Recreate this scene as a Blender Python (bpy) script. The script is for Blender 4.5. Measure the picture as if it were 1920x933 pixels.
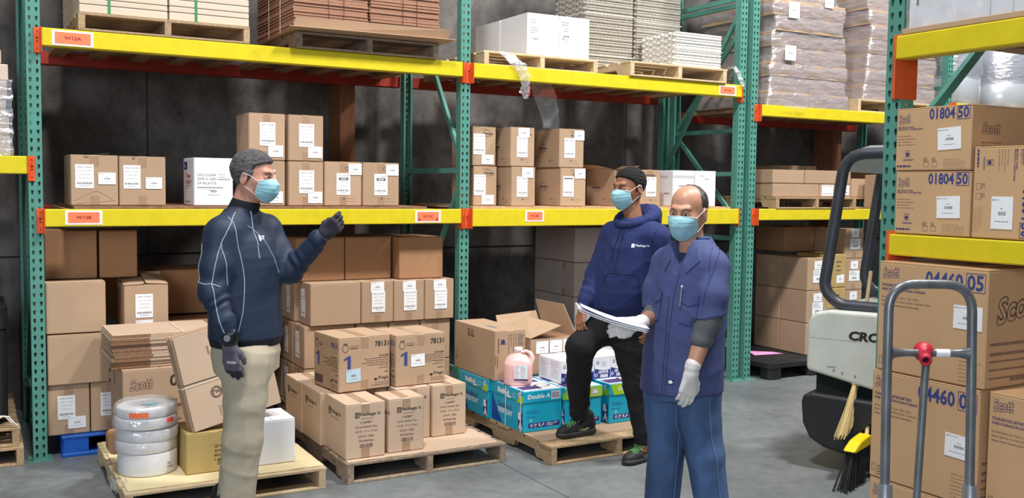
import bpy, bmesh, math, random
import numpy as np
from mathutils import Vector, Matrix
from math import radians as rad, sin, cos, pi
random.seed(7)
COL = bpy.context.scene.collection
for o in list(bpy.data.objects):
    bpy.data.objects.remove(o)

# ------------------------------------------------------------------ camera
cam_d = bpy.data.cameras.new('camera'); cam = bpy.data.objects.new('camera', cam_d); COL.objects.link(cam)
cam_d.sensor_fit = 'HORIZONTAL'; cam_d.sensor_width = 36.0; cam_d.lens = 1825.0 * 36.0 / 1920.0
cam_d.clip_start = 0.1; cam_d.clip_end = 200
_R = Vector((0.86988597, -0.49308745, 0.01277345)); _U = Vector((0.02045161, 0.06192982, 0.99787095)); _F = Vector((0.49282869, 0.8677727, -0.06395632))
cam.matrix_world = Matrix(((_R.x, _U.x, -_F.x, -0.3548), (_R.y, _U.y, -_F.y, -6.3892), (_R.z, _U.z, -_F.z, 1.6756), (0, 0, 0, 1)))
sc = bpy.context.scene
sc.camera = cam

# ------------------------------------------------------------------ world, lights, exposure
sc.view_settings.view_transform = 'Standard'; sc.view_settings.look = 'None'
sc.view_settings.gamma = 1.0; sc.view_settings.use_curve_mapping = False
sc.view_settings.exposure = -0.12
w = bpy.data.worlds.new('world'); sc.world = w; w.use_nodes = True
bgn = w.node_tree.nodes['Background']; bgn.inputs[0].default_value = (0.80, 0.90, 1.0, 1); bgn.inputs[1].default_value = 0.17

def area(name, loc, target, size, power, color=(1, 1, 1), sy=None):
    l = bpy.data.lights.new(name, 'AREA'); l.energy = power; l.color = color; l.size = size
    if sy: l.shape = 'RECTANGLE'; l.size_y = sy
    o = bpy.data.objects.new(name, l); COL.objects.link(o); o.location = loc
    o.rotation_euler = (Vector(target) - Vector(loc)).to_track_quat('-Z', 'Y').to_euler()
    return o
# high-bay lamps over the aisle
area('high_bay_light', (0.2, -3.9, 8.2), (0.8, -1.0, 0.5), 0.7, 490, (1.0, 0.98, 0.95))
area('high_bay_light', (4.4, -3.9, 8.2), (4.2, -1.0, 0.5), 0.7, 600, (1.0, 0.98, 0.95))
area('high_bay_light', (8.6, -3.4, 8.2), (8.0, -0.5, 1.0), 0.7, 560, (1.0, 0.98, 0.95))
# daylight from the dock opening behind the camera
area('dock_daylight', (-5.2, -10.0, 3.6), (2.8, -1.8, 1.0), 4.5, 430, (0.86, 0.93, 1.0), 3.4)

# ------------------------------------------------------------------ materials
MAT = {}
def srgb(r, g, b):
    f = lambda c: (c / 255 / 12.92) if c / 255 <= .04045 else ((c / 255 + .055) / 1.055) ** 2.4
    return (f(r), f(g), f(b), 1)
def mat(name, col=(.5, .5, .5), rough=.6, metal=0, var=0.0, nscale=8, namt=0.0, stretch=(1, 1, 1), bump=0.0, bscale=60, spec=.5, alpha=None, emit=None, trans=0, ncol=None, detail=4, coat=0):
    m = bpy.data.materials.new(name); m.use_nodes = True; nt = m.node_tree; N = nt.nodes; L = nt.links
    p = N['Principled BSDF']; c = tuple(col[:3]) + (1,)
    p.inputs['Base Color'].default_value = c; p.inputs['Roughness'].default_value = rough; p.inputs['Metallic'].default_value = metal
    p.inputs['Specular IOR Level'].default_value = spec
    if coat: p.inputs['Coat Weight'].default_value = coat; p.inputs['Coat Roughness'].default_value = .15
    tc = N.new('ShaderNodeTexCoord'); mp = N.new('ShaderNodeMapping'); mp.inputs['Scale'].default_value = stretch
    L.new(tc.outputs['Object'], mp.inputs[0])
    out = None
    if namt or var:
        if namt:
            n = N.new('ShaderNodeTexNoise'); n.inputs['Scale'].default_value = nscale; n.inputs['Detail'].default_value = detail; n.inputs['Roughness'].default_value = .6
            L.new(mp.outputs[0], n.inputs['Vector'])
            mx = N.new('ShaderNodeMix'); mx.data_type = 'RGBA'
            dark = ncol if ncol else tuple(v * (1 - namt) for v in c[:3])
            mx.inputs[6].default_value = tuple(dark[:3]) + (1,); mx.inputs[7].default_value = tuple(min(1, v * (1 + namt * .5)) for v in c[:3]) + (1,)
            rmp = N.new('ShaderNodeMapRange'); rmp.inputs[1].default_value = .32; rmp.inputs[2].default_value = .68
            L.new(n.outputs[0], rmp.inputs[0]); L.new(rmp.outputs[0], mx.inputs[0]); out = mx.outputs[2]
        if var:
            oi = N.new('ShaderNodeObjectInfo'); mr = N.new('ShaderNodeMapRange'); mr.inputs[3].default_value = 1 - var; mr.inputs[4].default_value = 1 + var
            L.new(oi.outputs['Random'], mr.inputs[0])
            hs = N.new('ShaderNodeHueSaturation'); L.new(mr.outputs[0], hs.inputs['Value'])
            if out: L.new(out, hs.inputs['Color'])
            else: hs.inputs['Color'].default_value = c
            out = hs.outputs[0]
        L.new(out, p.inputs['Base Color'])
    if bump:
        b = N.new('ShaderNodeBump'); b.inputs['Strength'].default_value = bump; b.inputs['Distance'].default_value = .01
        n2 = N.new('ShaderNodeTexNoise'); n2.inputs['Scale'].default_value = bscale; n2.inputs['Detail'].default_value = 3
        L.new(mp.outputs[0], n2.inputs['Vector']); L.new(n2.outputs[0], b.inputs['Height']); L.new(b.outputs[0], p.inputs['Normal'])
    if alpha is not None: p.inputs['Alpha'].default_value = alpha
    if trans: p.inputs['Transmission Weight'].default_value = trans
    if emit: p.inputs['Emission Color'].default_value = tuple(emit[:3]) + (1,); p.inputs['Emission Strength'].default_value = 1
    MAT[name] = m; return m

mat('kraft', srgb(184, 154, 126), .85, var=.07, nscale=3, namt=.07, bump=.08, bscale=9)
mat('kraft_pale', srgb(198, 172, 148), .85, var=.05, nscale=3, namt=.06, bump=.06, bscale=9)
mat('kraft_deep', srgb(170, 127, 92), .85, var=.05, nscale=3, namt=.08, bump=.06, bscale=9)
mat('kraft_edge', srgb(146, 108, 80), .9, nscale=120, namt=.35)
mat('kraft_beige', srgb(214, 196, 176), .8, var=.04, nscale=3, namt=.05)
mat('kraft_grey', srgb(184, 168, 158), .85, var=.05, nscale=4, namt=.08)
mat('kraft_yellow', srgb(184, 158, 98), .8, var=.05, nscale=4, namt=.08)
mat('tape', srgb(172, 141, 114), .3, nscale=30, namt=.08)
mat('clear_tape', srgb(205, 168, 132), .12, nscale=30, namt=.05)
mat('seam', srgb(70, 48, 34), .9)
mat('white_card', srgb(238, 240, 246), .55, var=.02, nscale=4, namt=.03)
mat('paper', srgb(246, 247, 250), .5)
mat('paper_blue', srgb(190, 216, 232), .5)
mat('pink_paper', srgb(248, 160, 214), .6)
mat('print_black', srgb(42, 36, 40), .7)
mat('print_grey', srgb(138, 132, 134), .7)
mat('print_brown', srgb(96, 76, 70), .8)
mat('print_blue', srgb(58, 70, 132), .7)
mat('print_red', srgb(176, 34, 48), .7)
mat('print_purple', srgb(70, 52, 110), .7)
mat('print_white', srgb(245, 245, 250), .5)
mat('aqua', srgb(24, 172, 206), .4, nscale=2.5, namt=.12)
mat('aqua_light', srgb(44, 172, 200), .4)
mat('aqua_dark', srgb(24, 70, 160), .4)
mat('lime', srgb(166, 214, 40), .4)
mat('navy_print', srgb(40, 52, 132), .45)
mat('wood', srgb(178, 150, 116), .8, var=.14, nscale=9, namt=.28, stretch=(6, 6, 6), bump=.2, bscale=20)
mat('wood_new', srgb(208, 184, 148), .75, var=.08, nscale=7, namt=.16, stretch=(3, 3, 3), bump=.12, bscale=20)
mat('wood_old', srgb(150, 132, 112), .85, var=.16, nscale=8, namt=.35, stretch=(4, 4, 4), bump=.25, bscale=20)
mat('wood_post', srgb(142, 92, 62), .8, nscale=6, namt=.25, stretch=(8, 8, 1))
mat('deck_board', srgb(176, 140, 104), .8, var=.1, nscale=9, namt=.3, stretch=(3, 1, 3))
mat('chip_board', srgb(202, 164, 126), .85, nscale=30, namt=.2)
mat('upright_green', srgb(86, 148, 134), .5, nscale=10, namt=.10, bump=.05, bscale=40)
mat('upright_dark', srgb(40, 84, 76), .55, nscale=10, namt=.12)
mat('beam_yellow', srgb(224, 204, 34), .42, nscale=14, namt=.08, bump=.05, bscale=60)
mat('beam_orange', srgb(226, 92, 42), .45, nscale=16, namt=.15)
mat('beam_red', srgb(168, 46, 28), .5, nscale=8, namt=.2)
mat('orange_sign', srgb(250, 134, 92), .45)
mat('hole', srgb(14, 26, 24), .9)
mat('bolt', srgb(160, 160, 155), .35, metal=.9)
mat('blue_plastic', srgb(24, 92, 190), .4, nscale=8, namt=.15)
mat('black_plastic', srgb(34, 34, 38), .5, nscale=9, namt=.3)
mat('board_cream', srgb(218, 202, 160), .8, nscale=5, namt=.08)
mat('jug_plastic', srgb(246, 192, 188), .3, nscale=3, namt=.04, spec=.5)
mat('jug_top', srgb(248, 214, 214), .3)
mat('reel_white', srgb(222, 222, 226), .5, nscale=6, namt=.05)
mat('pulp', srgb(172, 166, 156), .95, nscale=40, namt=.15, bump=.3, bscale=90)
mat('pulp_light', srgb(220, 218, 214), .95, nscale=40, namt=.08, bump=.3, bscale=90)
mat('strap', srgb(236, 232, 222), .4)
mat('strap_green', srgb(70, 140, 92), .4)
mat('steel_tube', srgb(132, 136, 142), .32, metal=.55, nscale=30, namt=.25, stretch=(1, 1, .3))
mat('aluminium', srgb(190, 194, 200), .28, metal=.8)
mat('red_plastic', srgb(196, 34, 60), .45, nscale=12, namt=.15)
mat('truck_body', srgb(206, 210, 200), .45, nscale=5, namt=.10)
mat('truck_dark', srgb(58, 62, 70), .4, nscale=9, namt=.2)
mat('truck_skirt', srgb(34, 35, 38), .55, nscale=10, namt=.25)
mat('rubber', srgb(46, 48, 50), .8, nscale=20, namt=.2)
mat('straw', srgb(206, 184, 130), .9)
mat('bristle', srgb(22, 22, 26), .6)
mat('broom_yellow', srgb(240, 206, 20), .45)
mat('silver_roll', srgb(196, 202, 210), .25, metal=.35)

def film(name, col, alpha, rough, bscale, bump, stretch=(1, 1, 1)):
    m = bpy.data.materials.new(name); m.use_nodes = True; nt = m.node_tree; N = nt.nodes; L = nt.links
    for n in list(N):
        if n.type == 'BSDF_PRINCIPLED': N.remove(n)
    out = N['Material Output']
    tr = N.new('ShaderNodeBsdfTransparent'); gl = N.new('ShaderNodeBsdfGlossy'); df = N.new('ShaderNodeBsdfDiffuse')
    gl.inputs['Roughness'].default_value = rough; gl.inputs[0].default_value = (1, 1, 1, 1); df.inputs[0].default_value = tuple(col[:3]) + (1,)
    m1 = N.new('ShaderNodeMixShader'); m2 = N.new('ShaderNodeMixShader')
    tc = N.new('ShaderNodeTexCoord'); mp = N.new('ShaderNodeMapping'); mp.inputs['Scale'].default_value = stretch
    n2 = N.new('ShaderNodeTexNoise'); n2.inputs['Scale'].default_value = bscale; n2.inputs['Detail'].default_value = 5
    b = N.new('ShaderNodeBump'); b.inputs['Strength'].default_value = bump; b.inputs['Distance'].default_value = .02
    L.new(tc.outputs['Object'], mp.inputs[0]); L.new(mp.outputs[0], n2.inputs['Vector']); L.new(n2.outputs[0], b.inputs['Height'])
    L.new(b.outputs[0], gl.inputs['Normal']); L.new(b.outputs[0], df.inputs['Normal'])
    m1.inputs[0].default_value = .45; L.new(df.outputs[0], m1.inputs[1]); L.new(gl.outputs[0], m1.inputs[2])
    m2.inputs[0].default_value = 1 - alpha; L.new(m1.outputs[0], m2.inputs[1]); L.new(tr.outputs[0], m2.inputs[2]); L.new(m2.outputs[0], out.inputs[0])
    MAT[name] = m; return m
film('stretch_film', srgb(206, 208, 224), .46, .17, 9, 1.0, (1.2, 1.2, 3))
film('clear_film', srgb(236, 238, 244), .34, .12, 9, .9)
film('loose_film', srgb(236, 238, 244), .42, .10, 16, 1.0)

mat('kraft_tissue', srgb(206, 166, 124), .85, var=.04, nscale=3, namt=.06, bump=.06, bscale=9)
mat('print_faint', srgb(142, 110, 92), .85)
# ------------------------------------------------------------------ mesh helpers
class MB:
    def __init__(s): s.v = []; s.f = []; s.m = []; s.mats = []; s.sm = []
    def mi(s, name):
        if name not in s.mats: s.mats.append(name)
        return s.mats.index(name)
    def add(s, verts, faces, m, smooth=False):
        b = len(s.v); s.v += [tuple(v) for v in verts]; i = s.mi(m)
        for f in faces: s.f.append([b + k for k in f]); s.m.append(i); s.sm.append(smooth)
    def box(s, x0, x1, y0, y1, z0, z1, m, M=None):
        v = [(x0, y0, z0), (x1, y0, z0), (x1, y1, z0), (x0, y1, z0), (x0, y0, z1), (x1, y0, z1), (x1, y1, z1), (x0, y1, z1)]
        if M is not None: v = [M @ Vector(p) for p in v]
        s.add(v, [(0, 3, 2, 1), (4, 5, 6, 7), (0, 1, 5, 4), (1, 2, 6, 5), (2, 3, 7, 6), (3, 0, 4, 7)], m)
    def cbox(s, x0, x1, y0, y1, z0, z1, m, c=.004, M=None):
        # chamfered box
        xs = (x0, x1); ys = (y0, y1); zs = (z0, z1); v = []; idx = {}
        for a in (0, 1):
            for b in (0, 1):
                for d in (0, 1):
                    sx = 1 if a == 0 else -1; sy = 1 if b == 0 else -1; sz = 1 if d == 0 else -1
                    X, Y, Z = xs[a], ys[b], zs[d]
                    idx[a, b, d, 'x'] = len(v); v.append((X, Y + sy * c, Z + sz * c))
                    idx[a, b, d, 'y'] = len(v); v.append((X + sx * c, Y, Z + sz * c))
                    idx[a, b, d, 'z'] = len(v); v.append((X + sx * c, Y + sy * c, Z))
        F = []
        for a in (0, 1): F.append([idx[a, 0, 0, 'x'], idx[a, 1, 0, 'x'], idx[a, 1, 1, 'x'], idx[a, 0, 1, 'x']])
        for b in (0, 1): F.append([idx[0, b, 0, 'y'], idx[1, b, 0, 'y'], idx[1, b, 1, 'y'], idx[0, b, 1, 'y']])
        for d in (0, 1): F.append([idx[0, 0, d, 'z'], idx[1, 0, d, 'z'], idx[1, 1, d, 'z'], idx[0, 1, d, 'z']])
        for a in (0, 1):
            for b in (0, 1): F.append([idx[a, b, 0, 'x'], idx[a, b, 1, 'x'], idx[a, b, 1, 'y'], idx[a, b, 0, 'y']])
        for a in (0, 1):
            for d in (0, 1): F.append([idx[a, 0, d, 'x'], idx[a, 1, d, 'x'], idx[a, 1, d, 'z'], idx[a, 0, d, 'z']])
        for b in (0, 1):
            for d in (0, 1): F.append([idx[0, b, d, 'y'], idx[1, b, d, 'y'], idx[1, b, d, 'z'], idx[0, b, d, 'z']])
        for k in idx:
            if k[3] == 'x': F.append([idx[k[0], k[1], k[2], 'x'], idx[k[0], k[1], k[2], 'y'], idx[k[0], k[1], k[2], 'z']])
        ctr = Vector(((x0 + x1) / 2, (y0 + y1) / 2, (z0 + z1) / 2)); G = []
        for f in F:
            p = [Vector(v[i]) for i in f]; n = (p[1] - p[0]).cross(p[2] - p[0]); mid = sum(p, Vector()) / len(p)
            G.append(f if n.dot(mid - ctr) > 0 else f[::-1])
        if M is not None: v = [M @ Vector(p) for p in v]
        s.add(v, G, m)
    def tube(s, pts, r, m, n=10, caps=True, closed=False, sq=1.0):
        pts = [Vector(p) for p in pts]; k = len(pts); rs = r if isinstance(r, (list, tuple)) else [r] * k
        V = []; up = None
        for i, p in enumerate(pts):
            if closed: t = (pts[(i + 1) % k] - pts[i - 1])
            else: t = pts[min(i + 1, k - 1)] - pts[max(i - 1, 0)]
            t = t.normalized() if t.length > 1e-9 else Vector((0, 0, 1))
            if up is None: up = Vector((0, 0, 1)) if abs(t.z) < .9 else Vector((1, 0, 0))
            a = (up - t * up.dot(t)); a = a.normalized() if a.length > 1e-6 else t.orthogonal().normalized(); b = t.cross(a); up = a
            for j in range(n):
                q = 2 * pi * j / n; V.append(p + rs[i] * (cos(q) * a * sq + sin(q) * b))
        F = []
        for i in range(k if closed else k - 1):
            i2 = (i + 1) % k
            for j in range(n): j2 = (j + 1) % n; F.append((i * n + j, i * n + j2, i2 * n + j2, i2 * n + j))
        s.add(V, F, m, True)
        if caps and not closed:
            s.add(V[:n], [list(range(n))[::-1]], m); s.add(V[-n:], [list(range(n))], m)
    def lathe(s, prof, m, n=32, M=None, smooth=True, cap=True):
        V = []
        for (r, z) in prof:
            for j in range(n): q = 2 * pi * j / n; V.append(Vector((r * cos(q), r * sin(q), z)))
        if M is not None: V = [M @ v for v in V]
        F = []
        for i in range(len(prof) - 1):
            for j in range(n): j2 = (j + 1) % n; F.append((i * n + j, i * n + j2, (i + 1) * n + j2, (i + 1) * n + j))
        s.add(V, F, m, smooth)
        if cap:
            s.add(V[:n], [list(range(n))[::-1]], m); s.add(V[-n:], [list(range(n))], m)
    def prism(s, poly, axis, a0, a1, m, M=None):
        # poly: 2D list (counter clockwise); axis 'x','y','z'
        n = len(poly)
        def P(p, a):
            if axis == 'x': return Vector((a, p[0], p[1]))
            if axis == 'y': return Vector((p[0], a, p[1]))
            return Vector((p[0], p[1], a))
        V = [P(p, a0) for p in poly] + [P(p, a1) for p in poly]
        if M is not None: V = [M @ v for v in V]
        F = [list(range(n))[::-1], list(range(n, 2 * n))] + [(i, (i + 1) % n, n + (i + 1) % n, n + i) for i in range(n)]
        s.add(V, F, m)
    def build(s, name, parent=None, loc=None, rotz=0, fix=False):
        me = bpy.data.meshes.new(name); me.from_pydata([tuple(v) for v in s.v], [], s.f)
        for n in s.mats: me.materials.append(MAT[n])
        me.polygons.foreach_set('material_index', s.m); me.polygons.foreach_set('use_smooth', s.sm)
        if fix:
            bm = bmesh.new(); bm.from_mesh(me); bmesh.ops.recalc_face_normals(bm, faces=bm.faces); bm.to_mesh(me); bm.free()
        me.update()
        o = bpy.data.objects.new(name, me); COL.objects.link(o)
        if parent is not None: o.parent = parent
        if loc is not None: o.location = loc
        o.rotation_euler = (0, 0, rotz)
        return o
def tag(o, label=None, cat=None, group=None, kind=None):
    if label: o['label'] = label
    if cat: o['category'] = cat
    if group: o['group'] = group
    if kind: o['kind'] = kind
    return o
def empty(name, loc=(0, 0, 0), rotz=0, **k):
    o = bpy.data.objects.new(name, None); COL.objects.link(o); o.location = loc; o.rotation_euler = (0, 0, rotz); o.empty_display_size = .1
    return tag(o, **k)
def dup(o, parent=None):
    c = o.copy(); COL.objects.link(c); c.parent = parent
    for ch in list(o.children): dup(ch, c)
    return c

_tc = {}
def text_mesh(t, bold=0.0, shear=0.0):
    k = (t, bold, shear)
    if k in _tc: return _tc[k]
    cu = bpy.data.curves.new('t', 'FONT'); cu.body = t; cu.size = 1.0; cu.offset = bold; cu.shear = shear; cu.resolution_u = 2; cu.fill_mode = 'FRONT'
    ob = bpy.data.objects.new('t', cu); COL.objects.link(ob)
    bpy.context.view_layer.update()
    me = bpy.data.meshes.new_from_object(ob.evaluated_get(bpy.context.evaluated_depsgraph_get()))
    V = np.array([v.co[:2] for v in me.vertices]) if len(me.vertices) else np.zeros((0, 2)); F = [list(p.vertices) for p in me.polygons]
    bpy.data.objects.remove(ob); bpy.data.curves.remove(cu); bpy.data.meshes.remove(me)
    if len(V): V = V - V.min(0)
    _tc[k] = (V, F); return _tc[k]

class Face:
    """a flat frame: origin, u, v, normal"""
    def __init__(s, o, u, v): s.o = Vector(o); s.u = Vector(u).normalized(); s.v = Vector(v).normalized(); s.n = s.u.cross(s.v)
    def at(s, a, b, e=0.0): return s.o + s.u * a + s.v * b + s.n * e
    def sub(s, a, b, rot=0.0, e=0.0):
        c, q = cos(rot), sin(rot); return Face(s.at(a, b, e), s.u * c + s.v * q, s.v * c - s.u * q)
def p_rect(mb, F, u, v, w, h, m, e=.0008):
    mb.add([F.at(u, v, e), F.at(u + w, v, e), F.at(u + w, v + h, e), F.at(u, v + h, e)], [(0, 1, 2, 3)], m)
def p_frame(mb, F, u, v, w, h, t, m, e=.0008):
    p_rect(mb, F, u, v, w, t, m, e); p_rect(mb, F, u, v + h - t, w, t, m, e); p_rect(mb, F, u, v + t, t, h - 2 * t, m, e); p_rect(mb, F, u + w - t, v + t, t, h - 2 * t, m, e)
def p_text(mb, F, u, v, h, t, m, bold=0.02, shear=0, width=None, align='l', e=.0009, rot=0):
    V, Fc = text_mesh(t, bold, shear)
    if not len(V): return
    s = h / max(V[:, 1].max(), .5); sx = s if width is None else width / V[:, 0].max(); W = V[:, 0].max() * sx
    if align == 'c': u0 = -W / 2
    elif align == 'r': u0 = -W
    else: u0 = 0
    G = F.sub(u, v, rot)
    mb.add([G.at(u0 + x * sx, y * s, e) for x, y in V], Fc, m)
def p_lines(mb, F, u, v, w, n, pitch, th, m, align='l', e=.0008):
    rng = random.Random(int((u * 1000 + v * 777 + w * 99)))
    for i in range(n):
        L = w * rng.uniform(.6, 1.0); x = u if align == 'l' else (u + w - L if align == 'r' else u + (w - L) / 2); x1 = x + L; y = v - i * pitch
        while x < x1:
            k = rng.uniform(.010, .028) * max(.35, w / .15); k = min(k, x1 - x); p_rect(mb, F, x, y, k, th, m, e); x += k + .003
def p_bar(mb, F, u, v, w, h, m='print_black', e=.0009):
    rng = random.Random(int(u * 5000 + w * 3000)); x = u
    while x < u + w:
        k = rng.choice([.0012, .002, .003]) * max(.6, w / .05) ; p_rect(mb, F, x, v, min(k, u + w - x), h, m, e); x += k * rng.choice([1.6, 2, 2.4])
def p_ring(mb, F, u, v, r, t, m, n=24, e=.0008, sx=1.0):
    V = []; Q = []
    for i in range(n):
        a = 2 * pi * i / n; V.append(F.at(u + cos(a) * r * sx, v + sin(a) * r, e)); V.append(F.at(u + cos(a) * (r - t) * sx, v + sin(a) * (r - t), e))
    for i in range(n): j = (i + 1) % n; Q.append((2 * i, 2 * j, 2 * j + 1, 2 * i + 1))
    mb.add(V, Q, m)
def p_one(mb, F, u, v, w, h, m, e=.0009):
    p_poly(mb, F, [(u + w * .52, v), (u + w, v), (u + w, v + h), (u + w * .70, v + h), (u, v + h * .80), (u, v + h * .66), (u + w * .52, v + h * .78)], m, e)
def p_disc(mb, F, u, v, r, m, n=20, e=.0008, sx=1.0):
    mb.add([F.at(u + cos(2 * pi * i / n) * r * sx, v + sin(2 * pi * i / n) * r, e) for i in range(n)], [list(range(n))], m)
def p_poly(mb, F, pts, m, e=.0008): mb.add([F.at(a, b, e) for a, b in pts], [list(range(len(pts)))], m)
def p_script(mb, F, u, v, h, t, m_out='print_brown', m_in='kraft', rot=.12, width=None):
    # outlined slanted lettering
    G = F.sub(u, v, rot)
    p_text(mb, G, 0, 0, h, t, m_out, bold=.055, shear=.28, e=.0008, width=width); p_text(mb, G, h * .045, h * .04, h * .92, t, m_in, bold=.008, shear=.28, e=.0012, width=None if width is None else width * .955)

def faces_of(w, d, h):
    return {'front': Face((-w / 2, -d / 2, 0), (1, 0, 0), (0, 0, 1)), 'left': Face((-w / 2, d / 2, 0), (0, -1, 0), (0, 0, 1)),
            'right': Face((w / 2, -d / 2, 0), (0, 1, 0), (0, 0, 1)), 'back': Face((w / 2, d / 2, 0), (-1, 0, 0), (0, 0, 1)), 'top': Face((-w / 2, -d / 2, h), (1, 0, 0), (0, 1, 0))}

def sticker(parent, F, u, v, w, h, kind='ship', title='200A CLEAR', rot=0, paper='paper', name='shipping_label', lines=None, lift=.0008):
    mb = MB(); G = F.sub(u, v, rot, lift)
    V = [G.at(0, 0, .0006), G.at(w, 0, .0006), G.at(w, h, .0006), G.at(0, h, .0006)]; V += [G.at(0, 0, .0014), G.at(w, 0, .0014), G.at(w, h, .0014), G.at(0, h, .0014)]
    mb.add(V, [(0, 3, 2, 1), (4, 5, 6, 7), (0, 1, 5, 4), (1, 2, 6, 5), (2, 3, 7, 6), (3, 0, 4, 7)], paper)
    e = .0018
    if kind == 'ship':
        p_rect(mb, G, w * .05, h * .86, w * .04, h * .07, 'print_grey', e); p_lines(mb, G, w * .11, h * .88, w * .35, 1, .01, h * .03, 'print_grey', e=e)
        p_lines(mb, G, w * .40, h * .62, w * .2, 1, .01, h * .03, 'print_grey', 'c', e=e); p_bar(mb, G, w * .34, h * .42, w * .34, h * .12, 'print_brown', e)
        p_lines(mb, G, w * .10, h * .22, w * .8, 1, .01, h * .025, 'print_grey', 'c', e=e)
    elif kind == 'tall':
        tx = lines or [title, '72mm X 100M', '6 INNER CASES', '36 ROLLS']
        for i, t in enumerate(tx):
            hh = h * (.055 if i == 0 else .038); p_text(mb, G, w / 2, h * (.86 - i * .15), hh, t, 'print_grey' if i else 'print_brown', 0, width=min(w * .86, w * (.82 if i == 0 else .78 if i == 1 else .6)), align='c', e=e)
        p_bar(mb, G, w * .10, h * .17, w * .8, h * .08, 'print_brown', e); p_lines(mb, G, w * .2, h * .09, w * .6, 1, .01, h * .02, 'print_grey', 'c', e=e)
    elif kind == 'drug':
        p_lines(mb, G, w * .08, h * .85, w * .7, 3, h * .13, h * .045, 'print_grey', e=e); p_bar(mb, G, w * .3, h * .2, w * .4, h * .18, 'print_black', e)
    o = mb.build(name, parent); return o

CART = []
def carton(label, x0, x1, yf, d, z0, z1, m='kraft', cat='cardboard box', group=None, rot=0, tapes=('top', 'front'), prints=None, stickers=(), seam='x', name='cardboard_box', tapem='tape', jig=.35, tapew=.05):
    w = x1 - x0 - .003; h = z1 - z0 - .002; d = d - .003
    mb = MB(); rng = random.Random(int(x0 * 1000) + int(z0 * 777) + int(yf * 55))
    c = .005
    mb.cbox(-w / 2, w / 2, -d / 2, d / 2, 0, h - .004, m, c)
    # two closing flaps on top with a real gap between them
    g = .0015
    if seam == 'x':
        mb.cbox(-w / 2 + .001, w / 2 - .001, -d / 2 + .001, -g, h - .006, h, m, .0018); mb.cbox(-w / 2 + .001, w / 2 - .001, g, d / 2 - .001, h - .006, h, m, .0018)
    else:
        mb.cbox(-w / 2 + .001, -g, -d / 2 + .001, d / 2 - .001, h - .006, h, m, .0018); mb.cbox(g, w / 2 - .001, -d / 2 + .001, d / 2 - .001, h - .006, h, m, .0018)
    # slight sag and bulge so that no box is perfect
    k = jig * .006
    off = [(rng.uniform(-k, k), rng.uniform(-k, k)) for _ in range(4)]
    FC = faces_of(w, d, h)
    if prints: prints(mb, FC, w, d, h)
    o = mb.build(name, None, ((x0 + x1) / 2, yf + d / 2 + .0015, z0 + .001), rad(rot))
    tag(o, label, cat, group)
    tw = tapew
    if tapes:
        t = MB()
        # one strip of tape runs over the lid and down both ends, another runs under the base
        e = .0007; half = (w if seam == 'x' else d) / 2 + e; c5 = .005; dn = h - .07 if 'front' in tapes else h - .03
        def band(path):
            t = MB(); V = []
            for a_, z_ in path:
                for q in (-tw / 2, tw / 2): V.append((a_, q, z_) if seam == 'x' else (q, a_, z_))
            F = [(2 * i, 2 * i + 1, 2 * i + 3, 2 * i + 2) for i in range(len(path) - 1)]
            t.add(V, F, tapem); return t.build('tape', o)
        band([(-half, dn), (-half, h - c5), (-half + c5, h + e), (half - c5, h + e), (half, h - c5), (half, dn)])
        if 'front' in tapes: band([(-half, .06), (-half, c5), (-half + c5, -.0002), (half - c5, -.0002), (half, c5), (half, .06)])
    for i_, s in enumerate(stickers):
        f = s[0]; kw = dict(s[5] if len(s) > 5 else {}); kw['lift'] = .0008 + .0014 * (i_ if len(stickers) == 2 else i_ % 2); sticker(o, FC[f], *s[1:5], **kw)
    CART.append(o); return o

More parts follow.
